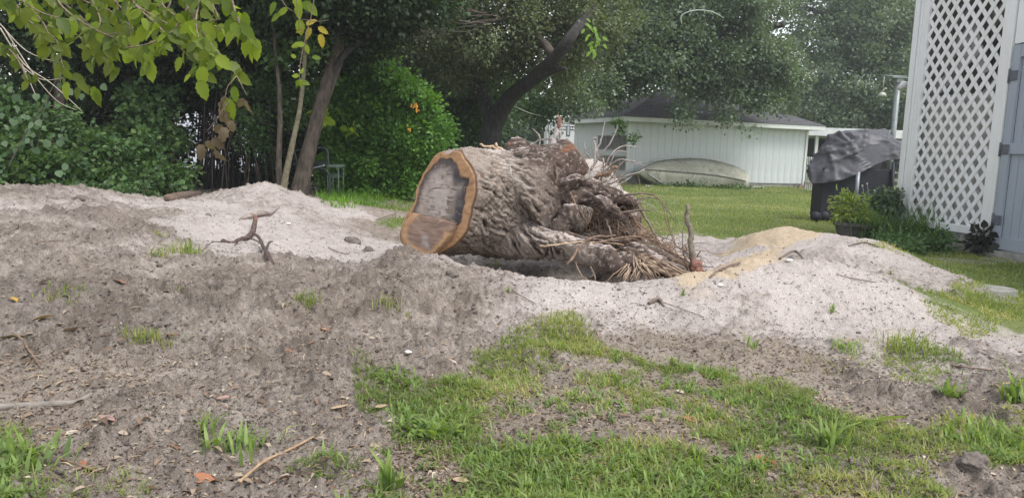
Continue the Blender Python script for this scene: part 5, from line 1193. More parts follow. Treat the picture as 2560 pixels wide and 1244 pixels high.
foliage('leaves', [(530,300,15.5,60,70,.5),(600,330,15.5,50,70,.5),(560,250,15.5,80,30,.5),(650,400,15.3,70,50,.4)], 2300, .085, L_DARK, t, .16, 20, seed=92)
# shrubs along the sand at the left, lit from the yard
SH = [([(40,400,9.8,90,75,.55),(120,420,9.9,80,65,.5),(20,310,10.2,80,70,.5)], 5200, .085, L_UNDER, 'broad-leaved green bush at the far left edge of the bank', .44),
      ([(210,400,10.2,90,75,.5),(260,450,10,80,40,.4),(180,330,10.6,70,50,.45)], 5200, .085, L_UNDER, 'leafy green bush right of the far left one', .34),
      ([(330,455,10.4,80,40,.4),(350,400,11,70,50,.4),(430,440,11.2,60,35,.35,.6)], 3600, .078, L_UNDER, 'low dark green bush where the bank meets the hollow', .36),
      ([(130,480,9.6,120,16,.3),(250,485,9.7,90,12,.25)], 1600, .07, L_UNDER, 'weedy green growth creeping over the top of the sand bank', .36),
      ([(440,330,12.6,60,50,.4,.6),(360,250,12.8,50,60,.4,.6),(330,330,12.6,60,60,.4)], 2300, .095, L_UNDER, 'sparse pale-leaved shrub hanging in the dark of the thicket', .45),
      ([(640,300,13.2,50,60,.4),(600,200,13.4,60,60,.5),(680,180,13.4,50,60,.4),(770,260,13.6,50,80,.4)], 5200, .085, L_GREEN, 'dull green vines climbing around the saplings', .38)]
gs = np.random.default_rng(5)
for blobs, n, sz, mt_, lab, asp in SH:
    bb = []
    for bl in blobs:
        bb.append((bl[0], bl[1], bl[2], bl[3] * .7, bl[4] * .7, bl[5], .6))
        for q_ in range(6):
            a_ = gs.uniform(0, 6.28); f_ = gs.uniform(.5, 1.15); bb.append((bl[0] + math.cos(a_) * bl[3] * f_, bl[1] + math.sin(a_) * bl[4] * f_, bl[2] + gs.uniform(-.3, .4), gs.uniform(10, 30), gs.uniform(8, 26), .18, .8))
    blobs0, blobs, n = blobs, bb, int(n * .72); sz = sz * gs.uniform(.8, 1.15)
    c0 = P(*blobs[0][:3]); t = empty('shrub', c0 * [1,1,0], lab, 'shrub'); foliage('foliage', blobs, n, sz, mt_, t, .075, 11, .55, .2, asp, True, seed=n % 97, floor=.25)
    st_ = MB()
    for k in range(14):
        bx, by, bd = blobs[k % len(blobs)][:3]; p1 = P(bx + rnd.uniform(-40, 40), by + rnd.uniform(-40, 30), bd); p0 = p1 * [1,1,0] + [rnd.uniform(-.3,.3), rnd.uniform(-.1,.2), .2]; st_.tube([p0, (p0 + p1) / 2 + [rnd.uniform(-.1,.1), 0, 0], p1], [.010, .008, .004], 5, caps=False)
    tag(st_.build('stem', M_TRUNK, t, True), kind='stuff')
# arching bare canes at the left
t = empty('arching_cane_vine', P(60, 480, 9.4) * [1,1,0], 'pale leafless vine canes arching down across the left bushes', 'vine')
for p_ in [[(0,70,7.5,.007),(60,160,7.6,.006),(130,210,7.7,.005),(205,278,7.8,.003)], [(10,70,7.6,.006),(80,180,7.7,.006),(140,250,7.8,.004),(190,275,7.8,.003)], [(0,120,8,.005),(60,170,8,.005),(110,200,8,.004),(178,190,8,.003)], [(30,110,7.4,.005),(50,150,7.5,.005),(90,240,7.6,.004)], [(0,60,8.2,.006),(70,130,8.2,.005),(160,160,8.2,.003)]]:
    limb(p_, 'cane', m_simple('pale_cane', (.30,.26,.20), (.44,.40,.33), 20), t, 5)
# large heart-shaped vine leaves at the left
hv = empty('heart_leaf_vine', P(90, 300, 9.2), 'vine with large pale heart-shaped leaves on the left bushes', 'vine')
def one_leaf(seed, L=1.0, wd=.62, serr=.03, curl=.15, n=9):
    g = random.Random(seed); mid = []; lf = []; rt = []; f = []
    for i in range(n + 1):
        t_ = i / n; wv_ = wd * .5 * (math.sin(math.pi * t_ ** .75) ** .8) if 0 < t_ < 1 else 0; wv_ += (serr * ((i % 2) * 2 - 1) if 0 < i < n else 0)
        z_ = -curl * t_ * t_; mid.append((t_ * L, 0, z_ - .03)); lf.append((t_ * L, -wv_, z_ + .06 * wv_ * 2 + g.uniform(-.015, .015))); rt.append((t_ * L, wv_, z_ + .06 * wv_ * 2 + g.uniform(-.015, .015)))
    v = mid + lf + rt; m1 = n + 1
    for i in range(n): f += [(i, i + 1, m1 + i + 1, m1 + i), (i + 1, i, 2 * m1 + i, 2 * m1 + i + 1)]
    me = bpy.data.meshes.new('leaf'); me.from_pydata([tuple(q) for q in v], [], f); me.update(); me.polygons.foreach_set('use_smooth', [True] * len(me.polygons)); return me
def put_leaf(me, p, tdir, ndir, size, parent, name='leaf', label=None):
    t_ = Vector(tdir).normalized(); n_ = Vector(ndir); n_ = (n_ - t_ * n_.dot(t_)); n_ = n_.normalized() if n_.length > 1e-6 else t_.orthogonal().normalized(); b_ = n_.cross(t_)
    o = bpy.data.objects.new(name, me); COL.objects.link(o); o.parent = parent; M4 = Matrix((t_, b_, n_)).transposed().to_4x4(); o.matrix_basis = Matrix.Translation(Vector(p) - parent.location) @ M4 @ Matrix.Scale(size, 4)
    if label: o['label'] = label
    return o
LM = [one_leaf(k, 1, rnd.uniform(.5, .68), .022, rnd.uniform(.0, .35)) for k in range(6)]
for q in LM: q.materials.append(L_LIME)
L_OLV = m_leaf('olive_near_leaf', (.085,.135,.025), (.17,.22,.04), None, .45, .45, True, True)
LO = [q.copy() for q in LM]
for q in LO: q.materials.clear(); q.materials.append(L_OLV)
LY = [one_leaf(k + 20, 1, .5, .03, .3) for k in range(3)]
for q in LY: q.materials.append(L_YEL)
LW = [one_leaf(k + 40, 1, .6, .05, .7, 7) for k in range(4)]
for q in LW: q.materials.append(L_BRN)
LH = [one_leaf(k + 60, 1, .95, .03, .25, 7) for k in range(3)]
L_HEART = m_leaf('heart_leaf', (.06,.11,.05), (.15,.23,.12), None, .25, .42, False, True)
for q in LH: q.materials.append(L_HEART)
for k in range(46):
    x, y = rnd.gauss(95, 60), rnd.gauss(290, 65)
    if x < -5 or y < 200: continue
    put_leaf(rnd.choice(LH), P(x, y, rnd.uniform(9.0, 9.6)), (rnd.gauss(0, .5), -.35, -.8), (rnd.gauss(0, .35), -1, .55), rnd.uniform(.05, .12), hv)
limb([(20,420,9.3,.008),(60,340,9.3,.007),(110,260,9.3,.006),(140,200,9.3,.004)], 'stem', M_TRUNK, hv, 5)
# --- golden dewdrop shrub
t = empty('flowering_shrub', P(950, 500, 15.5) * [1,1,0], 'bright green rounded shrub with hanging orange berries left of the stump', 'shrub')
DB = [(870,280,15.2,75,85,.9),(930,230,15.2,75,70,.9),(900,400,15.3,90,80,.9),(990,280,15.2,80,75,.9),(1040,310,15.3,60,60,.8),(1000,390,15.3,90,80,.9),(1070,350,15.5,35,60,.6),(860,440,15,70,50,.7),(960,455,15.3,70,35,.7,.8),(880,180,15.4,50,45,.6,.7),(1060,420,15.4,40,50,.6)]
gd = np.random.default_rng(77); DB2 = []
for bl in DB:
    DB2.append((bl[0], bl[1], bl[2], bl[3] * .72, bl[4] * .72, bl[5] * .8))
    for q_ in range(6):
        a_ = gd.uniform(0, 6.28); DB2.append((bl[0] + math.cos(a_) * bl[3] * .85, bl[1] + math.sin(a_) * bl[4] * .85, bl[2] + gd.uniform(-.7, .1), gd.uniform(14, 30), gd.uniform(12, 24), .25, .9))
for (x_, y_) in ((900,150),(925,165),(960,190),(1000,205),(1040,235),(1075,262),(1100,300),(1110,340),(1100,400),(870,140),(1015,225),(1060,250),(985,180)): DB2.append((x_, y_, 15, 13, 20, .2, 1.1))
foliage('foliage', DB2, 46000, .088, L_DEW, t, .10, 22, .5, .15, .36, True, seed=101, shell=.3, floor=.12, tintclump=.65)
for k in range(5): limb([(930 + k * 25, 500, 15.4, .03), (920 + k * 28, 420, 15.4, .022), (900 + k * 38, 330, 15.3, .012)], 'stem', M_TRUNK, t, 6)
M_ORG = m_simple('orange_berry', (.60,.25,.03), (.80,.42,.06), 20, .4, 0)
for (x, y, n) in ((1040,262,9),(1043,274,8),(1022,322,6),(1031,270,4)):
    b_ = MB()
    for k in range(n):
        c_ = P(x + rnd.uniform(-4, 4), y + rnd.uniform(-8, 8), 14.35); b_.tube([c_ + [0,0,-.018], c_, c_ + [0,0,.018]], [.008,.019,.006], 6)
    tag(b_.build('berry_cluster', M_ORG, t, True), kind='stuff')
# bright yellow-green leaves in the shrub's left side
foliage('yellow_leaves', [(882,325,14.2,14,8,.05),(805,290,13.2,12,30,.05)], 46, .14, m_leaf('bright_yellow_leaf', (.30,.42,.04), (.42,.55,.05), None, .5), t, .05, 12, seed=7, six=True)
# lime vine sprig on the leaning oak
t = empty('lime_vine_sprig', P(1480, 60, 16), 'bright lime vine sprig dangling from the oak above the shed', 'vine')
limb([(1462,50,16,.006),(1475,85,16,.005),(1490,110,16,.004),(1520,98,16,.002)], 'stem', M_TRUNK, t, 5); limb([(1480,90,16,.004),(1478,118,16,.003),(1485,135,16,.002)], 'stem', M_TRUNK, t, 5)
L_LIME2 = m_leaf('lime_sprig_leaf', (.18,.34,.05), (.30,.48,.08), None, .5, .5, False, True)
LL = [one_leaf(k + 80, 1, .42, .01, .2, 5) for k in range(2)]
for q in LL: q.materials.append(L_LIME2)
for (x, y) in ((1462,58),(1470,62),(1476,70),(1462,72),(1484,66),(1490,80),(1478,86),(1470,90),(1488,92),(1497,96),(1500,104),(1508,110),(1486,104),(1478,112),(1484,122),(1476,128),(1490,130),(1466,46),(1505,92)):
    put_leaf(rnd.choice(LL), P(x, y, 16), (rnd.gauss(0, .6), -.2, -.7), (rnd.gauss(0, .4), -1, .6), rnd.uniform(.13, .19), t)
# --- near overhanging branch, every leaf its own part
br = empty('overhanging_branch', P(300, -300, 3.3), 'near lime-green serrated leaves on twigs drooping into the upper left', 'branch')
M_TW = m_simple('near_twig', (.12,.085,.06), (.26,.20,.15), 60, .8, .3, .001)
TW = [[(430,-90,3.3),(470,20,3.3),(520,100,3.25),(560,150,3.2),(592,190,3.15)], [(300,-90,3.4),(330,0,3.4),(390,60,3.35),(440,110,3.3),(480,150,3.3)], [(560,-90,3.4),(585,20,3.35),(600,60,3.3),(622,100,3.3)],
      [(100,-90,3.6),(150,10,3.6),(230,70,3.5),(300,100,3.45),(360,130,3.4)], [(380,-90,3.5),(400,0,3.5),(440,40,3.4),(510,60,3.35),(560,70,3.3)], [(0,-60,3.9),(60,40,3.9),(140,100,3.8),(160,170,3.7),(215,215,3.7)],
      [(200,-90,3.7),(230,0,3.7),(250,60,3.6),(200,120,3.6)], [(500,-90,3.3),(500,-10,3.3),(490,60,3.25),(505,130,3.2),(500,190,3.2)], [(470,20,3.3),(430,80,3.3),(370,110,3.3),(310,120,3.3)]]
TW += [[(30,-90,3.6),(60,0,3.6),(110,60,3.6),(130,120,3.6)], [(150,-90,3.8),(190,-10,3.8),(260,20,3.8),(330,60,3.8)], [(270,-90,3.9),(290,0,3.9),(300,70,3.9),(280,120,3.8)], [(-40,-40,4.1),(30,20,4.1),(90,60,4.1),(180,80,4.0),(250,140,4)], [(420,-90,3.7),(410,0,3.7),(380,60,3.7),(400,120,3.7)], [(540,-90,3.6),(530,0,3.6),(540,50,3.6),(450,60,3.6)]]
TW += [[(-20,-60,3.4),(40,-10,3.4),(100,30,3.4),(170,50,3.35)], [(60,-90,3.7),(120,-20,3.7),(200,40,3.7),(260,110,3.65),(270,170,3.6)], [(330,-90,3.5),(350,-10,3.5),(420,30,3.5),(470,80,3.45)], [(-30,100,4),(30,130,4),(70,200,3.9)]]
TW += [[(240,-90,3.4),(300,-20,3.4),(350,20,3.4),(420,60,3.35)], [(500,-90,3.4),(540,-20,3.4),(580,20,3.4),(610,70,3.35)], [(180,-90,3.6),(250,-30,3.6),(310,30,3.6),(330,100,3.55)], [(430,-60,3.6),(420,20,3.6),(340,70,3.6),(250,90,3.6)]]
for path in TW:
    w_ = smoothpath([(*P(a, b, d), .006 - .0012 * i) for i, (a, b, d) in enumerate(path)], 8)
    MB().tube([q[:3] for q in w_], [max(q[3], .0012) for q in w_], 5, wob=.1).build('twig', M_TW, br, True)
    N_ = len(w_)
    for i in range(3, N_, 1):
        if rnd.random() < (.05 if path[0][0] < 300 else .2): continue
        p = w_[i][:3] + np.array([rnd.gauss(0, .02), rnd.gauss(0, .03), rnd.gauss(0, .01)]); sd_ = 1 if i % 2 else -1
        dark_ = rnd.random() < (.88 if path[2][0] < 300 else .4 if path[2][2] < 3.5 else .6)
        put_leaf(rnd.choice(LO if dark_ else LM), p, (sd_ * rnd.uniform(.2, .9) + .1, rnd.uniform(-.4, .4), -rnd.uniform(.35, 1.1)), (rnd.gauss(0, .5), -rnd.uniform(.4, 1), rnd.uniform(-.1, .9)), rnd.uniform(.038, .092), br)
for (x, y, d, L_, rx, rz) in [(640,100,3.3,.09,.0,-1),(632,108,3.3,.085,-.3,-1),(610,30,3.3,.08,.2,-1),(372,150,3.2,.095,.1,-1),(375,155,3.2,.08,-.6,-.8),(232,215,3.5,.10,.2,-1),(170,205,3.5,.085,-.3,-1),(245,222,3.5,.08,-.1,-1),(585,215,3.1,.07,.1,-1),(570,245,3.1,.09,.15,-1),(510,165,3.1,.09,-.2,-1),(500,200,3.1,.085,.3,-1),(540,140,3.1,.08,.8,-.6),(490,95,3.2,.09,.7,-.5),(455,145,3.2,.07,-.7,-.9)]:
    put_leaf(rnd.choice(LM), P(x, y, d), (rx, rnd.uniform(-.2, .2), rz), (rnd.gauss(0, .3), -1, .3), L_, br)
T3 = [[(592,190,3.15,.0018),(570,215,3.12,.0014),(562,245,3.1,.0012)], [(592,190,3.15,.0018),(610,225,3.15,.0014),(618,240,3.15,.001)], [(575,250,3.1,.0014),(540,300,3.1,.0012),(515,330,3.1,.001)]]
for p_ in T3: limb(p_, 'twig', M_TW, br, 5, 4)
for (x, y) in ((560,240),(566,250),(606,245),(615,250),(560,275),(568,285),(575,300),(555,312),(566,318),(530,345),(520,350),(498,360),(535,372)):
    put_leaf(rnd.choice(LW), P(x, y, 3.1), (rnd.gauss(0, .4), rnd.gauss(0, .3), -1), (rnd.gauss(0, .6), -1, rnd.gauss(0, .3)), rnd.uniform(.05, .085), br, label='withered brown curled leaf')
# second spray hanging over the saplings
b2 = empty('hanging_vine_spray', P(765, -100, 3.2), 'thin hanging twig with lime and yellow spotted leaves above the saplings', 'branch')
for p_ in [[(795,-60,3.2,.0022),(778,40,3.2,.002),(766,85,3.2,.0018),(752,150,3.2,.0016),(748,200,3.2,.0012)], [(735,-40,3.2,.0018),(745,30,3.2,.0016),(755,78,3.2,.001)], [(748,47,3.2,.0012),(790,54,3.2,.001),(822,50,3.2,.0008)], [(690,-40,3.3,.0018),(710,10,3.3,.0014),(735,30,3.3,.001)]]: limb(p_, 'twig', M_TW, b2, 5, 5)
for (x, y, rx, rz, L_, kind) in [(720,22,-.9,-.5,.06,0),(745,12,.1,-1,.06,0),(757,5,.8,-.6,.065,0),(770,10,.7,-.8,.06,0),(700,35,-.8,-.5,.055,0),(748,48,.1,-1,.07,0),(765,62,.5,.3,.05,1),(778,70,-.4,-.7,.055,1),(795,68,.9,-.5,.05,1),(800,85,.25,-1,.06,1),(760,75,-.9,-.1,.045,1),(763,112,-.9,.0,.045,0),(766,112,.15,-1,.04,0),(752,112,-1,-.05,.05,0),(748,190,-.9,.0,.035,0),(752,185,.2,.6,.03,0),(748,200,-.4,-.6,.035,0),(752,198,.1,-1,.035,0),(755,205,.9,-.2,.035,0),(740,145,-.6,.4,.03,0),(780,142,.9,-.1,.04,0),(690,5,-.5,-.8,.06,0),(735,-10,.4,-.8,.07,0)]:
    put_leaf(rnd.choice(LY if kind else LM), P(x, y, 3.2), (rx, rnd.uniform(-.2, .2), rz), (rnd.gauss(0, .3), -1, .4), L_, b2, label='yellow brown-spotted leaf' if kind else None)
# ================================================================== GRASS
def inpoly(px, py, poly):
    c = np.zeros(len(px), bool); n = len(poly); j = n - 1
    for i in range(n):
        xi, yi = poly[i]; xj, yj = poly[j]
        if yi != yj: c ^= ((yi > py) != (yj > py)) & (px < (xj - xi) * (py - yi) / (yj - yi) + xi)
        j = i
    return c
def blades(name, x, y, L, W_, mat, lean=.9, seed=0, label=None, parent=None, tint=None, dirs=None):
    g = np.random.default_rng(seed); n = len(x); z = H(x, y) - .004
    base = np.stack([x, y, z], 1); a = g.uniform(0, 2 * math.pi, n); d = np.stack([np.cos(a), np.sin(a), 0 * a], 1)
    if dirs is not None: d = dirs
    wv_ = np.stack([-d[:, 1], d[:, 0], 0 * a], 1); le = np.clip(g.normal(lean, .35, n), .05, 1.45)
    e1 = d * np.sin(le * .6)[:, None] + np.array([0, 0, 1]) * np.cos(le * .6)[:, None]; e2 = d * np.sin(np.minimum(le * 1.25, 1.7))[:, None] + np.array([0, 0, 1]) * np.cos(np.minimum(le * 1.25, 1.7))[:, None]
    m1 = base + e1 * (L * .5)[:, None]; t_ = m1 + e2 * (L * .5)[:, None]; w2 = wv_ * (W_ / 2)[:, None]
    v = np.stack([base - w2 * .7, base + w2 * .7, m1 - w2, m1 + w2, t_ - w2 * .15, t_ + w2 * .15], 1).reshape(-1, 3)
    f = (np.arange(n)[:, None, None] * 6 + np.array([[0, 1, 3, 2], [2, 3, 5, 4]])[None]).reshape(-1, 4)
    tn = np.repeat(g.random(n) if tint is None else tint, 6)
    o = npmesh(name, v, f, mat, parent, False, {'tint': tn})
    if parent is not None: o['kind'] = 'stuff'
    return o
def scatter(poly, n, rmin, rmax, seed, thr=None, fr=2.0, amp=0, zone=None):
    """world points whose place on the ground falls in a photographed patch outline"""
    g = np.random.default_rng(seed); xs = [p[0] for p in poly]
    th0, th1 = math.atan((min(xs) - 1280) / F) - .06, math.atan((max(xs) - 1280) / F) + .06
    m_ = n * 4; r = np.sqrt(g.uniform(rmin ** 2, rmax ** 2, m_)); th = g.uniform(th0, th1, m_); x, y = r * np.sin(th), r * np.cos(th)
    q = np.stack([x, y, H0(x, y)], 1); px, py, _ = proj(q); ns = fbm(xyz(x, y) * 3, 3, 200 + seed) * 46; ns2 = fbm(xyz(x, y) * 3, 3, 300 + seed) * 46
    k = inpoly(px + ns, py + ns2 * .7, poly)
    if thr is not None: k &= fbm(xyz(x, y) * fr, 4, 400 + seed, .6) > thr + amp * g.uniform(-1, 1, m_)
    return x[k][:n], y[k][:n]
G_MAIN = [(1225,880),(1290,835),(1400,790),(1450,805),(1500,850),(1560,885),(1620,905),(1740,920),(1900,945),(2010,985),(2100,1020),(2200,1050),(2330,1100),(2400,1170),(2330,1400),(640,1400),(720,1215),(880,1170),(985,1140),(960,1080),(950,1040),(900,1000),(870,940),(900,905),(960,930),(1060,960),(1150,950),(1180,920)]
L_GR = m_leaf('lawn_grass_blade', (.15,.215,.06), (.33,.40,.12), (.50,.46,.24), .42, .55)
L_GR2 = m_leaf('far_lawn_blade', (.18,.235,.085), (.31,.37,.15), (.44,.42,.25), .42, .55)
L_BR = m_leaf('broad_weed_leaf', (.13,.22,.07), (.30,.41,.13), None, .42, .45)
XY = [scatter(G_MAIN, 38000, 2.3, 5.6, 1, -.06, 4.0, .22), scatter([(1230,880),(1290,835),(1400,785),(1460,805),(1540,880),(1480,905),(1300,900)], 4500, 3.6, 5.6, 2),
      scatter([(2200,890),(2260,855),(2390,880),(2420,915),(2330,945),(2230,935)], 2200, 3.6, 6, 3), scatter([(2300,770),(2400,715),(2600,690),(2600,800),(2440,820),(2340,795)], 7000, 4.5, 9, 4, -.25),
      scatter([(2290,1090),(2400,1045),(2640,1040),(2640,1150),(2560,1170),(2480,1170),(2350,1130)], 3200, 2.6, 5, 5), scatter([(-60,1050),(50,1075),(95,1150),(110,1300),(-60,1300)], 2000, 2.2, 4.5, 6), scatter([(100,1205),(360,1190),(380,1300),(100,1300)], 700, 2.2, 3.6, 7),
      scatter([(2160,600),(2320,590),(2470,610),(2620,640),(2620,700),(2420,690),(2300,640),(2180,625)], 9000, 6, 13, 8), scatter([(2100,1010),(2240,960),(2460,1010),(2600,980),(2600,1100),(2200,1080)], 1800, 2.8, 5.2, 9, .08), scatter([(1500,900),(2000,860),(2500,880),(2600,960),(2200,1000),(1900,960)], 900, 3, 6, 10, .15)]
gx = np.concatenate([a for a, b in XY]); gy = np.concatenate([b for a, b in XY]); n = len(gx); r_ = np.hypot(gx, gy)
tn = np.clip(.5 + .45 * fbm(xyz(gx, gy) * 2.2, 3, 9) * 2 + rg.normal(0, .22, n), 0, 1)
tag(blades('yard_grass', gx, gy, rg.uniform(.022, .068, n), rg.uniform(.0028, .0062, n) * (1 + .12 * np.maximum(r_ - 4, 0)), L_GR, 1.12, 4, tint=tn), 'patchy bright green crabgrass of the near yard', kind='stuff')
# broad-bladed weeds in the grass
bx, by = scatter(G_MAIN, 480, 2.3, 4.6, 21, .0, 2.6, .25); n0 = len(bx); bx2, by2 = scatter([(940,1060),(1040,1010),(1120,1030),(1170,1090),(1100,1130),(990,1120)], 90, 2.5, 4.2, 22); bx3, by3 = scatter([(1180,1130),(1500,1120),(1900,1180),(1700,1290),(1200,1290)], 260, 2.3, 3.4, 23); bx4, by4 = scatter([(2300,1090),(2560,1050),(2640,1120),(2560,1165),(2420,1150)], 130, 2.6, 4, 24); bx5, by5 = scatter([(0,1080),(95,1150),(95,1290),(-50,1290)], 80, 2.3, 3.6, 25)
cx_ = np.concatenate([bx, bx2, bx3, bx4, bx5]); cy_ = np.concatenate([by, by2, by3, by4, by5]); k = 9; X_ = np.repeat(cx_, k) + rg.normal(0, .014, len(cx_) * k); Y_ = np.repeat(cy_, k) + rg.normal(0, .014, len(cx_) * k)
tag(blades('broad_weeds', X_, Y_, rg.uniform(.028, .080, len(X_)), rg.uniform(.006, .012, len(X_)), L_BR, 1.05, 14), 'broad-leaved green weeds mixed into the near grass', kind='stuff')
# lawn beyond the heap
def lawn(n, r0, r1, x0, x1, seed):
    g = np.random.default_rng(seed); r = np.exp(g.uniform(math.log(r0), math.log(r1), n)); th = g.uniform(x0, x1, n); x, y = r * np.sin(th), r * np.cos(th); Z = zones(x, y); k = Z[:, 4] > g.uniform(.25, .9, n); x, y = x[k], y[k]
    ok = ~((x > -2.9) & (x < 2.0) & (y < 8.9)) ; return x[ok], y[ok]
x1, y1 = lawn(160000, 7.2, 34, math.radians(-14), math.radians(43), 3); n = len(x1); r_ = np.hypot(x1, y1)
tn = np.clip(.5 + .9 * fbm(xyz(x1, y1) * .9, 3, 19) + rg.normal(0, .2, n), 0, 1)
tag(blades('lawn_grass', x1, y1, rg.uniform(.03, .065, n) * (1 + r_ * .012), .004 + r_ * .0006, L_GR2, .8, 5, tint=tn), 'mown green lawn between the sand heap and the shed', kind='stuff')
gxx, gyy = scatter([(790,500),(830,470),(1000,440),(1060,470),(1010,500),(930,520),(830,520)], 5000, 9, 19, 31); n = len(gxx)
tag(blades('shaded_grass', gxx, gyy, rg.uniform(.06, .18, n), rg.uniform(.008, .014, n), m_leaf('fresh_shade_grass', (.09,.20,.03), (.20,.38,.05), None, .45), .7, 6), 'fresh light green grass at the foot of the flowering shrub', kind='stuff')
# ================================================================== CHIPS, STRAW, CRUMBS
def litter(name, n, rmin, rmax, seed, wts, size, asp, mat, label, th=(-40, 40), tint=None, lift=.004, boxpoly=None):
    g = np.random.default_rng(seed); r = np.exp(g.uniform(math.log(rmin), math.log(rmax), n)); t_ = g.uniform(math.radians(th[0]), math.radians(th[1]), n); x, y = r * np.sin(t_), r * np.cos(t_)
    Z = zones(x, y); pr = (Z @ np.array(wts)) * (.55 + .9 * sstep(-.3, .4, fbm(xyz(x, y) * 2.6, 3, seed + 3))); k = g.random(n) < pr; x, y = x[k], y[k]; n = len(x)
    z = H(x, y) + lift; C_ = np.stack([x, y, z], 1); a = g.uniform(0, 2 * math.pi, n); T_ = np.stack([np.cos(a), np.sin(a), g.normal(0, .28, n)], 1); T_ /= np.linalg.norm(T_, axis=1, keepdims=True)
    N_ = np.stack([g.normal(0, .35, n), g.normal(0, .35, n), np.ones(n)], 1); N_ -= T_ * (N_ * T_).sum(1, keepdims=True); N_ /= np.linalg.norm(N_, axis=1, keepdims=True)
    s = size * g.uniform(.4, 1.5, n) * (1 + .06 * np.maximum(np.hypot(x, y) - 4, 0)); v, f, q = leafverts(C_ - T_ * s[:, None] * .5, T_, N_, s, asp, .08, .1)
    return tag(npmesh(name, v, f, mat, None, False, {'tint': np.repeat(g.random(n), q)}), label, kind='stuff')
def m_tint(name, stops, rough=.9):
    m = Mt(name); m.color(m.ramp(m.attr('tint'), stops)); m.rough(rough); return m.m
M_CHIP = m_tint('chip_colours', [(0, (.035,.022,.016)), (.35, (.11,.075,.05)), (.7, (.22,.16,.11)), (.93, (.40,.32,.23)), (1, (.55,.48,.38))])
M_CHIPD = m_tint('dark_chip_colours', [(0, (.03,.022,.02)), (.6, (.10,.075,.062)), (1, (.22,.17,.14))])
M_STRAW = m_tint('straw_colours', [(0, (.13,.085,.05)), (.5, (.28,.20,.12)), (1, (.50,.40,.27))])
litter('wood_chips', 70000, 2.2, 7.0, 61, (.20,.10,.05,.85,.25), .019, .22, M_CHIP, 'small brown bark chips and leaf bits strewn over the near soil')
litter('dark_crumbs', 60000, 2.4, 11, 62, (.45,.50,.22,.2,0), .014, .28, M_CHIPD, 'dark bark crumbs and root bits scattered on the sand')
litter('straw', 16000, 2.2, 7.0, 63, (.25,.12,.0,.9,.1), .055, .035, M_STRAW, 'dry straw and fine root fibres on the near soil', lift=.008)
litter('root_fibres', 9000, 3.0, 10, 64, (.5,.55,.1,.3,0), .07, .025, M_CHIPD, 'fine dark root fibres lying on the heaped sand', lift=.008)
# crumbled clods
def clods(name, n, seed, wts, smin, smax, mat, label, r0=2.4, r1=9):
    g = np.random.default_rng(seed); r = np.exp(g.uniform(math.log(r0), math.log(r1), n)); t_ = g.uniform(math.radians(-40), math.radians(40), n); x, y = r * np.sin(t_), r * np.cos(t_); Z = zones(x, y)
    pr = (Z @ np.array(wts)) * sstep(-.15, .45, fbm(xyz(x, y) * 1.7, 3, seed)); k = g.random(n) < pr; x, y = x[k], y[k]; n = len(x); z = H(x, y)
    bm = bmesh.new(); bmesh.ops.create_icosphere(bm, subdivisions=1, radius=1.0); iv = np.array([q.co[:] for q in bm.verts]); fi = np.array([[q.index for q in f.verts] for f in bm.faces]); bm.free()
    s = g.uniform(0, 1, n) ** 3 * (smax - smin) + smin; v = iv[None] * (1 + g.uniform(-.32, .32, (n, len(iv), 1))) * (s[:, None] * np.stack([g.uniform(.8, 1.3, n), g.uniform(.8, 1.3, n), g.uniform(.5, .8, n)], 1))[:, None, :] + np.stack([x, y, z], 1)[:, None]
    f = fi[None] + (np.arange(n) * len(iv))[:, None, None]
    return tag(npmesh(name, v.reshape(-1, 3), f.reshape(-1, 3), mat, None, True, {'tint': np.repeat(g.random(n), len(iv))}), label, kind='stuff')
def m_clod(name, a, b):
    m = Mt(name); n = m.noise(60, 4, .7); m.color(m.mix(n, m.ramp(m.attr('tint'), [(0, a), (1, b)]), m.mix(1., m.ramp(m.attr('tint'), [(0, a), (1, b)]), (.6,.57,.55), 'MULTIPLY'))); m.rough(.95); m.bump(n, .9, .01); return m.m
clods('soil_crumbs', 9000, 71, (.9,.12,.0,.1,0), .004, .019, m_clod('soil_clod', (.12,.10,.09), (.28,.245,.225)), 'crumbled grey soil lumps on the dug heap')
clods('sand_crumbs', 3500, 72, (.1,.5,.2,0,0), .005, .02, m_clod('sand_clod', (.26,.22,.21), (.45,.39,.37)), 'small lumps of pale sand')
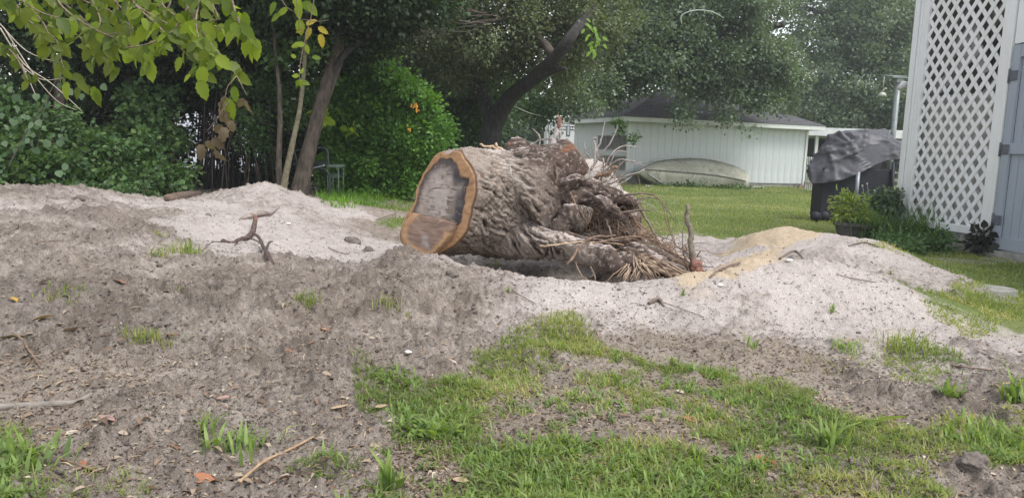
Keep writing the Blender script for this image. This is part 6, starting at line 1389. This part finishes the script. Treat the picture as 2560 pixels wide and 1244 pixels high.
# ================================================================== SINGLE THINGS ON THE GROUND
LFc = {'tan': (.42,.31,.20), 'brown': (.22,.13,.08), 'rust': (.34,.15,.08), 'pale': (.50,.42,.34), 'yellow': (.52,.33,.07), 'pink': (.42,.27,.23), 'olive': (.30,.29,.13)}
LFm = {k: m_simple('leaf_' + k, tuple(a * .75 for a in c_), tuple(min(1, a * 1.15) for a in c_), 30, .7, .4, .003) for k, c_ in LFc.items()}
FL = [(100,828,.11,'yellow','curled bright ochre leaf lying left of the bank foot'),(44,751,.10,'yellow','orange-yellow leaf on dark soil at the far left'),(176,850,.12,'tan','broad pale tan leaf right of the ochre one'),(25,880,.16,'olive','big olive-brown lobed leaf at the left edge'),
      (840,962,.16,'pink','large pinkish leaf left of the grass patch'),(846,1028,.09,'tan','pale curled leaf below the large pinkish leaf'),(820,820,.10,'rust','rust-coloured leaf in the small hollow of the near ridge'),(1725,1055,.10,'rust','red-brown leaf lying in the middle of the near grass'),
      (1905,1152,.13,'rust','long orange-brown leaf at the lower right grass edge'),(178,1102,.06,'pale','small pale yellow leaf on soil at the lower left'),(500,1222,.09,'rust','upright rust leaf at the bottom left'),(560,1010,.08,'pink','narrow pink-brown leaf standing in the soil'),
      (430,855,.08,'rust','rust leaf right of the small grass tuft'),(255,960,.09,'brown','brown curled leaf at the end of the straw patch'),(110,718,.09,'tan','tan leaf on the slope of the left bank'),(300,722,.11,'brown','broad brown leaf on the left slope'),(405,830,.08,'pale','pale leaf on the flat soil at centre left'),
      (440,1115,.08,'brown','crumpled brown leaf beside the bottom weed tuft'),(465,1150,.05,'pale','pale leaf bit just left of the bottom weed tuft'),(245,1172,.13,'rust','slim rust leaf on the bottom soil'),(1065,850,.06,'pale','small pair of pale leaf halves below the ridge'),(1130,915,.07,'pale','pale leaf near the tip of the grass patch'),
      (1150,1215,.07,'tan','cupped tan leaf at the bottom of the grass'),(1340,1212,.09,'pale','pale leaf in the bottom grass'),(1010,902,.08,'pale','thin whitish leaf on the grey soil left of the grass'),(1440,1010,.07,'tan','tan leaf in the bald spot of the grass'),(2040,1118,.07,'tan','tan leaf at the bottom right'),(1700,992,.06,'pale','pale leaf low in the right part of the grass'),
      (2115,870,.07,'tan','little dry leaf on the sandy ground at the right'),(2510,975,.08,'tan','dry leaf at the right edge'),(950,1045,.06,'tan','tan leaf on the soil at the left grass edge'),(275,1065,.10,'pink','pale brown leaf past the tip of the grey stick'),(1560,1190,.06,'pale','small pale leaf in the bottom centre grass'),(720,905,.06,'rust','small rust leaf on the plain left of the grass')]
LGm = {}
for k_, (c_, _) in enumerate(LFc.items()):
    for v_ in range(2):
        q = one_leaf(200 + k_ * 3 + v_, 1, rnd.uniform(.38, .6), .02, rnd.uniform(-.3, .5), 7); q.materials.append(LFm[c_]); LGm[(c_, v_)] = q
for i, (px, py, L_, c_, lab) in enumerate(FL):
    p = onground(px, py, .012); q = empty('x', p, lab, 'leaf'); bpy.data.objects.remove(q)
    o = bpy.data.objects.new('fallen_leaf', LGm[(c_, i % 2)]); COL.objects.link(o); o.scale = (L_,) * 3; o.location = p - Vector((L_ * .4, 0, 0)); o.rotation_euler = (rnd.uniform(-.5, .3), rnd.uniform(-.35, .1), rnd.uniform(-.7, .7)); tag(o, lab, 'leaf', 'dead leaves on the near ground')
# extra nameless dead leaves
gl = np.random.default_rng(5); n = 2400; pxr = gl.uniform(-50, 2600, n); pyr = gl.uniform(720, 1260, n); k = gl.random(n) < np.where(pyr > 830, .7, .3) * np.where(pxr < 1000, 1, .45) * np.where((pxr > 1300) & (pyr < 860), .1, 1)
P3 = np.array([hit(a, b) for a, b in zip(pxr[k], pyr[k])]); P3[:, 2] = H(P3[:, 0], P3[:, 1]) + .008; n = len(P3); a = gl.uniform(0, 6.28, n); T_ = np.stack([np.cos(a), np.sin(a), gl.normal(0, .15, n)], 1); T_ /= np.linalg.norm(T_, axis=1, keepdims=True); N_ = np.stack([gl.normal(0, .3, n), gl.normal(-.2, .3, n), np.ones(n)], 1); N_ -= T_ * (N_ * T_).sum(1, keepdims=True); N_ /= np.linalg.norm(N_, axis=1, keepdims=True)
v, f, q = leafverts(P3, T_, N_, gl.uniform(.014, .052, n), .26, .12, .25, True)
tag(npmesh('leaf_litter', v, f, m_tint('dead_leaf_colours', [(0, (.10,.065,.045)), (.45, (.22,.15,.105)), (.8, (.33,.26,.19)), (1, (.46,.39,.30))], .7), None, False, {'tint': np.repeat(gl.random(n) ** 1.5, q)}), 'loose small dead leaves on the soil and grass', kind='stuff')
def gstick(path, lab, mat, name='stick', n=8, cat='stick', lift=0.0, group=None, wob=.12):
    w_ = [];
    for (a, b, r, h) in path:
        p = onground(a, b, r * .7 + h); w_.append((p.x, p.y, p.z, r))
    w_ = smoothpath(w_, 5); o = MB().tube([q[:3] for q in w_], [q[3] for q in w_], n, wob=wob).build(name, mat, None, True)
    return tag(o, lab, cat, group)
M_GST = m_simple('weathered_grey_stick', (.15,.13,.11), (.30,.27,.24), 30, .85, .5, .003, (.3,1,1))
gstick([(-30,1024,.016,0),(100,1023,.016,0),(190,1018,.014,0),(232,1014,.008,0)], 'thick smooth grey stick lying flat at the left edge', M_GST)
gstick([(-20,1112,.004,.01),(120,1160,.004,.005),(250,1205,.004,0),(330,1230,.002,0)], 'long thin brown stick at the bottom left', M_BRTW)
gstick([(600,1244,.006,.01),(660,1180,.006,.01),(720,1135,.006,.005),(785,1105,.004,0)], 'tan stick slanting up from the bottom weeds', m_simple('tan_stick', (.30,.20,.12), (.46,.33,.21), 30, .8, .3, .002))
gstick([(-20,862,.007,.0),(40,880,.007,.02),(75,905,.006,.02),(105,940,.004,0)], 'bent brown stick above the straw patch', M_BRTW)
# the two dark root pieces on the white sand
M_DKR = m_simple('dark_root_skin', (.055,.038,.032), (.14,.10,.085), 40, .95, .8, .006)
rp = empty('root_piece', onground(600, 600), 'curved dark root piece with a torn red end on white sand', 'root')
def gp3(px, py, h):
    p = onground(px, py); return (p.x, p.y, p.z + h)
def rpart(path, name, mat, par, n=8):
    w_ = smoothpath([(*gp3(a, b, h), r) for a, b, h, r in path], 5); return MB().tube([q[:3] for q in w_], [q[3] for q in w_], n, wob=.12).build(name, mat, par, True)
rpart([(557,606,.01,.026),(580,603,.02,.017),(600,598,.03,.017),(618,596,.03,.026),(632,588,.05,.028),(637,580,.09,.022),(639,574,.10,.017)], 'root_bend', M_DKR, rp); rpart([(636,581,.07,.024),(639,574,.10,.023),(637,568,.12,.016)], 'torn_end', M_REDW, rp)
rpart([(596,605,.03,.006),(594,612,.02,.006),(586,616,.01,.004)], 'rootlet', M_DKR, rp, 5); rpart([(555,612,.02,.005),(530,620,.03,.004),(505,628,.01,.003)], 'rootlet', M_DKR, rp, 5)
rp2 = empty('forked_root', onground(665, 668), 'forked dark root piece standing at the foot of the white sand', 'root')
rpart([(680,668,.01,.022),(668,655,.03,.020),(660,640,.06,.017),(648,625,.09,.014),(632,614,.10,.011)], 'main_root', M_DKR, rp2); rpart([(662,644,.06,.010),(650,636,.08,.008),(625,628,.09,.007),(608,624,.09,.005)], 'side_root', M_DKR, rp2, 6); rpart([(662,648,.04,.012),(668,640,.07,.012),(674,632,.08,.009),(682,630,.07,.006)], 'side_root', M_DKR, rp2, 6); rpart([(665,652,.03,.007),(664,664,.01,.004)], 'rootlet', M_DKR, rp2, 5)
cr_ = empty('bark_crust', onground(650, 545), 'thin curved bark slab arching out of the sand behind the bent root', 'bark')
rpart([(598,552,.0,.012),(625,552,.03,.03),(655,545,.04,.032),(680,536,.02,.015),(700,520,.03,.006)], 'slab', m_simple('sandy_bark', (.17,.13,.11), (.38,.33,.30), 18, .9, .6, .01), cr_, 8)
gstick([(420,508,.05,0),(455,502,.055,0),(500,492,.05,0)], 'short brown log half buried behind the white sand', m_simple('log_bark', (.10,.07,.055), (.20,.145,.115), 14, .9, .6, .01), 'log', 12, 'log')
for path, lab in [([(950,722,.004,0),(1000,735,.004,.01),(1045,748,.003,0)], 'thin dark twig on the near face of the central ridge'), ([(1280,722,.004,0),(1290,745,.004,.01),(1340,765,.003,0)], 'thin twig below the pit rim'), ([(1640,760,.003,0),(1700,790,.004,.01),(1760,800,.003,0)], 'thin forked twig on the pale sand at centre right'), ([(1950,648,.010,.01),(1985,640,.014,.02),(2010,652,.006,0)], 'curled bark strip on top of the pale right mound'), ([(2120,620,.006,0),(2160,612,.008,.01),(2200,622,.005,0)], 'dark bark sliver behind the pale right mound'), ([(2090,690,.004,0),(2130,700,.005,.01),(2190,712,.003,0)], 'dark twig on the right mound slope'), ([(2290,900,.006,0),(2400,928,.007,.01),(2520,938,.005,0)], 'long dark stick at the right edge below the sand'), ([(2140,955,.008,0),(2180,943,.008,0)], 'short grey stick beside the right grass clump'), ([(2450,895,.005,0),(2510,903,.005,0),(2580,912,.004,0)], 'straight dark stick at the far right'), ([(820,620,.004,0),(860,640,.005,.01),(900,632,.003,0)], 'thin dark root beside the sawn face'), ([(940,548,.004,0),(985,540,.005,.02),(1020,530,.003,0)], 'thin root behind the sawn face at the left'), ([(60,642,.004,0),(95,615,.005,.02),(160,610,.003,0)], 'arched thin root on the left bank'), ([(1620,770,.012,0),(1645,765,.016,.01),(1660,775,.006,0)], 'flat dark bark shard on the pale sand'), ([(790,735,.004,0),(740,760,.004,.01),(700,800,.003,0)], 'grey twig on the dark near slope'), ([(1775,695,.008,.0),(1800,672,.01,.01),(1850,655,.008,0)], 'brown bark strip along the tan sand edge')]:
    gstick(path, lab, M_ROOT if 'grey' not in lab else M_GST, 'twig', 6, 'twig', group='twigs and root bits on the sand')
# white bits
M_WB = m_simple('white_shell', (.62,.60,.55), (.75,.73,.68), 9, .6, .2)
for (px, py, r, lab) in [(721,566,.030,'small white stone on the bright sand'),(1020,898,.022,'white shell bit left of the grass'),(1972,656,.03,'white flake on the crest of the right mound'),(1800,712,.026,'white flake on the near side of the right mound')]:
    clod('white_stone', onground(px, py, .01), r, M_WB, lab, 'stone', 'white bits on the sand', (1, .8, .45), seed=px, lev=2)
M_CL = m_clod('wet_clod', (.22,.19,.17), (.22,.19,.17)); 
for (px, py, r, lab, cat) in [(2428,1195,.055,'big grey lump of packed soil at the bottom right corner','clod'),(880,605,.085,'dark clump of soil and roots left of the stump','clod'),(920,625,.06,'dark soil clump nearest the foot of the sawn face','clod'),(318,655,.05,'dark crumbly clod on the left bank face','clod'),(1502,693,.05,'rounded grey clod at the bottom of the pit','clod'),(200,505,.08,'dark rooty sod on top of the left bank','clod'),(520,545,.035,'small dark clump on the white sand','clod'),(1130,690,.045,'knobbly clod on the central ridge crest','clod'),(2145,845,.018,'round grey pebble on the flat sand','stone')]:
    clod('soil_clod' if cat == 'clod' else 'pebble', onground(px, py, r * .1), r * .85, M_CL, lab, cat, None, (1.15, .9, .8), seed=px % 50, amp=.75, lev=4)
# ================================================================== SMALL PLANTS
def tuft(px, py, n, L, W_, lab, mat=L_GR, spread=.05, lean=.6, name='grass_tuft', cat='grass tuft', group=None, dirbias=None, seed=0):
    p = onground(px, py); t = empty(name, p, lab, cat, group); g = np.random.default_rng(seed + px); x = p.x + g.normal(0, spread, n); y = p.y + g.normal(0, spread * .7, n)
    blades('blades', x, y, g.uniform(.5, 1.15, n) * L, g.uniform(.7, 1.2, n) * W_, mat, lean, px, None, t); return t
GT = 'grass tufts on the sand'
tuft(465,632,150,.12,.006,'bright grass tuft growing from the side of the left bank',spread=.09,group=GT); tuft(398,590,60,.08,.006,'short grass tuft on the rim of the left bank',group=GT); tuft(400,650,60,.09,.006,'pale grass wisps left of the bright bank tuft',group=GT)
tuft(1240,672,22,.12,.007,'small lone grass sprout on the front rim of the pit',spread=.015,lean=.8,group=GT); tuft(365,870,110,.09,.006,'round grass tuft on flat soil at centre left',spread=.06,group=GT); tuft(770,775,60,.12,.006,'dry grass wisps hanging on the near ridge',spread=.05,group=GT); tuft(965,770,40,.10,.005,'thin grass tuft below the central ridge crest',spread=.04,group=GT)
tuft(1270,745,14,.06,.006,'tiny sprout on the pit-side sand',spread=.01,group=GT); tuft(1708,742,8,.06,.012,'tiny yellow-green seedling on the pale sand',L_BR,.006,.5,group=GT); tuft(2078,790,9,.10,.010,'upright yellow seedling on the right sand',L_BR,.008,.3,group=GT); tuft(2225,695,8,.08,.007,'thin seedling in the dip of the right mound',spread=.008,lean=.3,group=GT); tuft(1020,795,8,.05,.006,'tiny green sprout low on the near ridge',spread=.01,group=GT)
tuft(2110,880,60,.11,.008,'straggly weed on flat sand at the right',L_BR,.06,.8,group=GT); tuft(1880,875,14,.10,.009,'thin weed shoot above the near grass',L_BR,.02,.5,group=GT); tuft(2270,885,120,.16,.007,'bigger grass tuft at the right with long blades',spread=.10,lean=.6,group=GT); tuft(160,760,50,.06,.008,'small weeds under the left bank',spread=.07,group=GT); tuft(440,755,24,.05,.006,'small green wisps at the foot of the bank',spread=.03,group=GT)
tuft(590,1130,50,.13,.014,'tall broad-bladed weed standing at the bottom left',L_BR,.065,.85,'weed','weed'); tuft(520,1100,18,.15,.009,'thin yellow-green shoot left of the tall weed',L_BR,.02,.4,'weed','weed'); tuft(1075,1090,60,.11,.026,'low broad-leaved weed at the left edge of the grass',L_BR,.05,1.1,'weed','weed'); tuft(970,1240,10,.16,.035,'single broad leaf standing at the bottom edge',L_BR,.012,.15,'weed','weed')
tuft(2500,1110,150,.11,.014,'thick clump of broad grass at the lower right edge',L_BR,.13,.7,'weed','weed'); tuft(2080,1130,36,.14,.018,'broad-bladed weed at the bottom right of the grass',L_BR,.035,.6,'weed','weed'); tuft(2370,1010,24,.13,.02,'weed with blunt leaves on bare soil at the right',L_BR,.03,.8,'weed','weed'); tuft(2530,1010,26,.17,.022,'tall weed leaning at the far right edge',L_BR,.03,.6,'weed','weed'); tuft(40,1180,60,.11,.018,'broad weeds in the bottom left corner',L_BR,.09,.8,'weed','weed'); tuft(1400,840,120,.10,.007,'lush grass clump at the tip of the near grass',L_GR,.09,.5,'grass_tuft','grass tuft')
# long leaf stalk lying across the soil
st_ = gstick([(2090,1095,.003,.01),(2140,1080,.003,.02),(2200,1068,.002,.03)], 'grass stalk with two green leaves lying across bare soil', m_simple('stalk', (.15,.20,.05), (.22,.30,.08), 10), 'grass_stalk', 5, 'grass')
for (px, py, L_) in ((2148,1078,.06),(2190,1070,.14)):
    p = onground(px, py, .03); o = put_leaf(LM[0], (0,0,0), (1, .2, .25), (0, -.5, 1), L_, st_); o.matrix_basis = Matrix.Translation(p) @ Matrix(((1,0,.0),(0,1,0),(0,0,1))).to_4x4() @ Matrix.Rotation(-.2, 4, 'Y') @ Matrix.Diagonal((L_, L_ * .45, L_, 1))
# weeds and ivy in front of the boat
wv = MB(); t = empty('creeping_weeds', bs(1760, 470, 1.7), 'low weeds and ivy creeping along the foot of the boat', 'weeds')
foliage('leaves', [(x, 468 + rnd.uniform(-3, 4), 27.6, 16, 5 + 8 * (x in (1730,)), .2) for x in range(1660, 1880, 22)] + [(1728, 456, 27.6, 8, 16, .1), (1693,462,27.6,8,8,.1), (1900,477,27.6,20,3,.2)], 900, .09, L_GREEN, t, .06, 9, seed=17)
# planter and border plants at the lattice
pD = 11.7; pc = P(2152, 575, pD)
pt = empty('planter', P(2150, 600, pD) * [1,1,0], 'dark oval planter tub with a yellow-green bush and drooping stems', 'planter')
zt = P(2152, 556, pD)[2]; V_ = []; nn = 28; rw = .40
for (z_, s_) in ((0.0, .82), (zt - .05, .98), (zt - .05, 1.06), (zt, 1.06), (zt, .98), (zt - .04, .95)):
    for k in range(nn): a = 2 * math.pi * k / nn; V_.append((pc[0] + math.cos(a) * rw * s_, pc[1] + math.sin(a) * rw * .6 * s_, z_))
mb = MB(); mb.add(V_, [(i*nn+k, i*nn+(k+1)%nn, (i+1)*nn+(k+1)%nn, (i+1)*nn+k) for i in range(5) for k in range(nn)] + [tuple(range(nn))])
mb.build('tub', m_simple('dark_green_tub', (.055,.058,.055), (.11,.10,.095), 12, .7, .3), pt); MB().tube([(pc[0], pc[1], zt - .06), (pc[0], pc[1], zt - .035)], .34, 20).build('potting_soil', M_DARK, pt)
L_YG = m_leaf('yellow_green_leaf', (.20,.30,.08), (.42,.50,.17), None, .4)
for (x, y) in ((2110,490),(2130,482),(2095,520),(2150,500),(2122,515),(2140,530)):
    limb([(2130 + (x-2130)*.3,560,pD,.006),((x+2130)/2,(y+560)/2,pD,.005),(x,y,pD,.003)], 'stem', M_TRUNK, pt, 5)
foliage('bush_leaves', [(2108,492,pD,16,9,.12),(2132,486,pD,14,10,.12),(2098,510,pD,16,9,.12),(2150,505,pD,13,10,.12),(2122,522,pD,30,14,.16),(2142,538,pD,26,14,.16),(2112,540,pD,18,10,.14)], 520, .10, L_YG, pt, .04, 10, .6, .1, .2, True, seed=8)
foliage('trailing_leaves', [(2180,560,pD,40,14,.2),(2165,545,pD,30,12,.2)], 500, .07, L_BR, pt, .05, 12, .4, .4, .18, True, seed=9)
t = empty('border_shrub', P(2215, 590, 12) * [1,1,0], 'small dull green and purplish shrub against the lattice post', 'shrub'); foliage('foliage', [(2200,500,12,26,22,.2),(2222,530,12,24,40,.2),(2225,490,12,12,22,.15)], 1500, .07, L_BLUE, t, .05, 14, seed=10); limb([(2218,590,12,.012),(2215,520,12,.008)], 'stem', M_TRUNK, t, 5)
t = empty('white_flower_stalks', P(2165, 550, 12) * [1,1,0], 'three thin stalks with tiny white tips in front of the grill', 'flower')
for (x0, y0, x1, y1) in ((2166,520,2156,464),(2176,520,2168,459),(2190,520,2186,476)):
    limb([(x0,y0+25,12,.004),((x0+x1)/2,(y0+y1)/2,12,.004),(x1,y1,12,.004)], 'stalk', m_simple('pale_stalk', (.35,.38,.36), (.5,.53,.5), 9), t, 5); MB().tube([P(x1,y1+2,12), P(x1,y1-2,12)], .012, 6).build('flower_tip', M_WB, t, True)
def strap(lab, cx, cy, d, n, L_, W2, mat, spread, name='strap_leaf_plant', lean=1.0, seed=3):
    p = G(cx, cy, .02); t = empty(name, p, lab, 'plant'); g = np.random.default_rng(seed); x = p[0] + g.normal(0, spread, n); y = p[1] + g.normal(0, spread * .6, n); blades('leaves', x, y, g.uniform(.6, 1.15, n) * L_, g.uniform(.7, 1.2, n) * W2, mat, lean, seed, None, t); return t
L_STRAP = m_leaf('strap_leaf', (.07,.14,.065), (.17,.28,.12), (.25,.36,.15), .35, .4)
strap('big clump of long arching dark green strap leaves below the lattice', 2290, 606, 11, 620, .72, .013, L_STRAP, .26, lean=.85); strap('smaller strap-leaved clump beside the planter tub', 2205, 604, 11.2, 360, .60, .012, L_STRAP, .18, seed=5, lean=.8)
t = empty('ground_cover', G(2300, 625, 0), 'pale green leafy ground cover spilling below the strap leaves', 'plants')
foliage('leaves', [(2230,600,10.8,40,12,.2),(2290,608,10.6,45,14,.2),(2345,602,10.6,35,14,.2),(2260,618,10.3,40,10,.2)], 1700, .07, L_STRAP, t, .07, 14, .5, .1, .22, True, seed=12)
t = empty('dark_leaf_plant', G(2450, 630, 0), 'small dark purple-green leafy plant at the door post', 'plant')
foliage('leaves', [(2455,592,10.4,22,12,.12),(2475,605,10.3,22,12,.12),(2440,610,10.3,20,10,.12)], 200, .12, m_leaf('dark_purple_leaf', (.025,.028,.026), (.075,.085,.070), None, .15), t, .05, 10, .6, .0, .42, True, seed=13); limb([(2458,630,10.4,.01),(2458,600,10.4,.008)], 'stem', M_TRUNK, t, 5)
# stepping stones
M_ST = m_simple('stepping_stone', (.20,.20,.18), (.31,.305,.275), 9, .9, .4, .005)
for (px, py, w_, dd, lab) in ((2375,655,1.1,.5,'long flat grey stepping stone in the grass by the door'),(2540,652,.8,.4,'flat stepping stone at the right edge near the door'),(2440,722,.7,.35,'sunken grey stone in the right grass')):
    p = onground(px, py); q = []
    for k in range(16):
        a = 2 * math.pi * k / 16; q.append(Vector((p.x + math.copysign(abs(math.cos(a)) ** .6, math.cos(a)) * w_ / 2 * rnd.uniform(.93, 1.05), p.y + math.copysign(abs(math.sin(a)) ** .6, math.sin(a)) * dd / 2 * rnd.uniform(.93, 1.05), H0(p.x, p.y)[0] - .06)))
    o = MB().prism(q, (0, 0, .078)).build('stepping_stone', M_ST, None, bevel=.01); tag(o, lab, 'stone')

# ================================================================== VEIL: added pale volume standing in for lens veil over the far trees
hz = MB().box((0, 26, 6.0), (110, 112, 17.0)).build('veil_volume', None); tag(hz, 'added thin pale volume imitating lens veil over the yard', kind='stuff')
hm = bpy.data.materials.new('lens_veil'); hm.use_nodes = True; hm.node_tree.nodes.clear(); o_ = hm.node_tree.nodes.new('ShaderNodeOutputMaterial'); pv = hm.node_tree.nodes.new('ShaderNodeVolumePrincipled'); pv.inputs['Color'].default_value = (.92, .96, 1, 1); pv.inputs['Density'].default_value = .0016; pv.inputs['Anisotropy'].default_value = .3
hm.node_tree.links.new(pv.outputs[0], o_.inputs['Volume']); hz.data.materials.append(hm)
scene.cycles.volume_bounces = 0
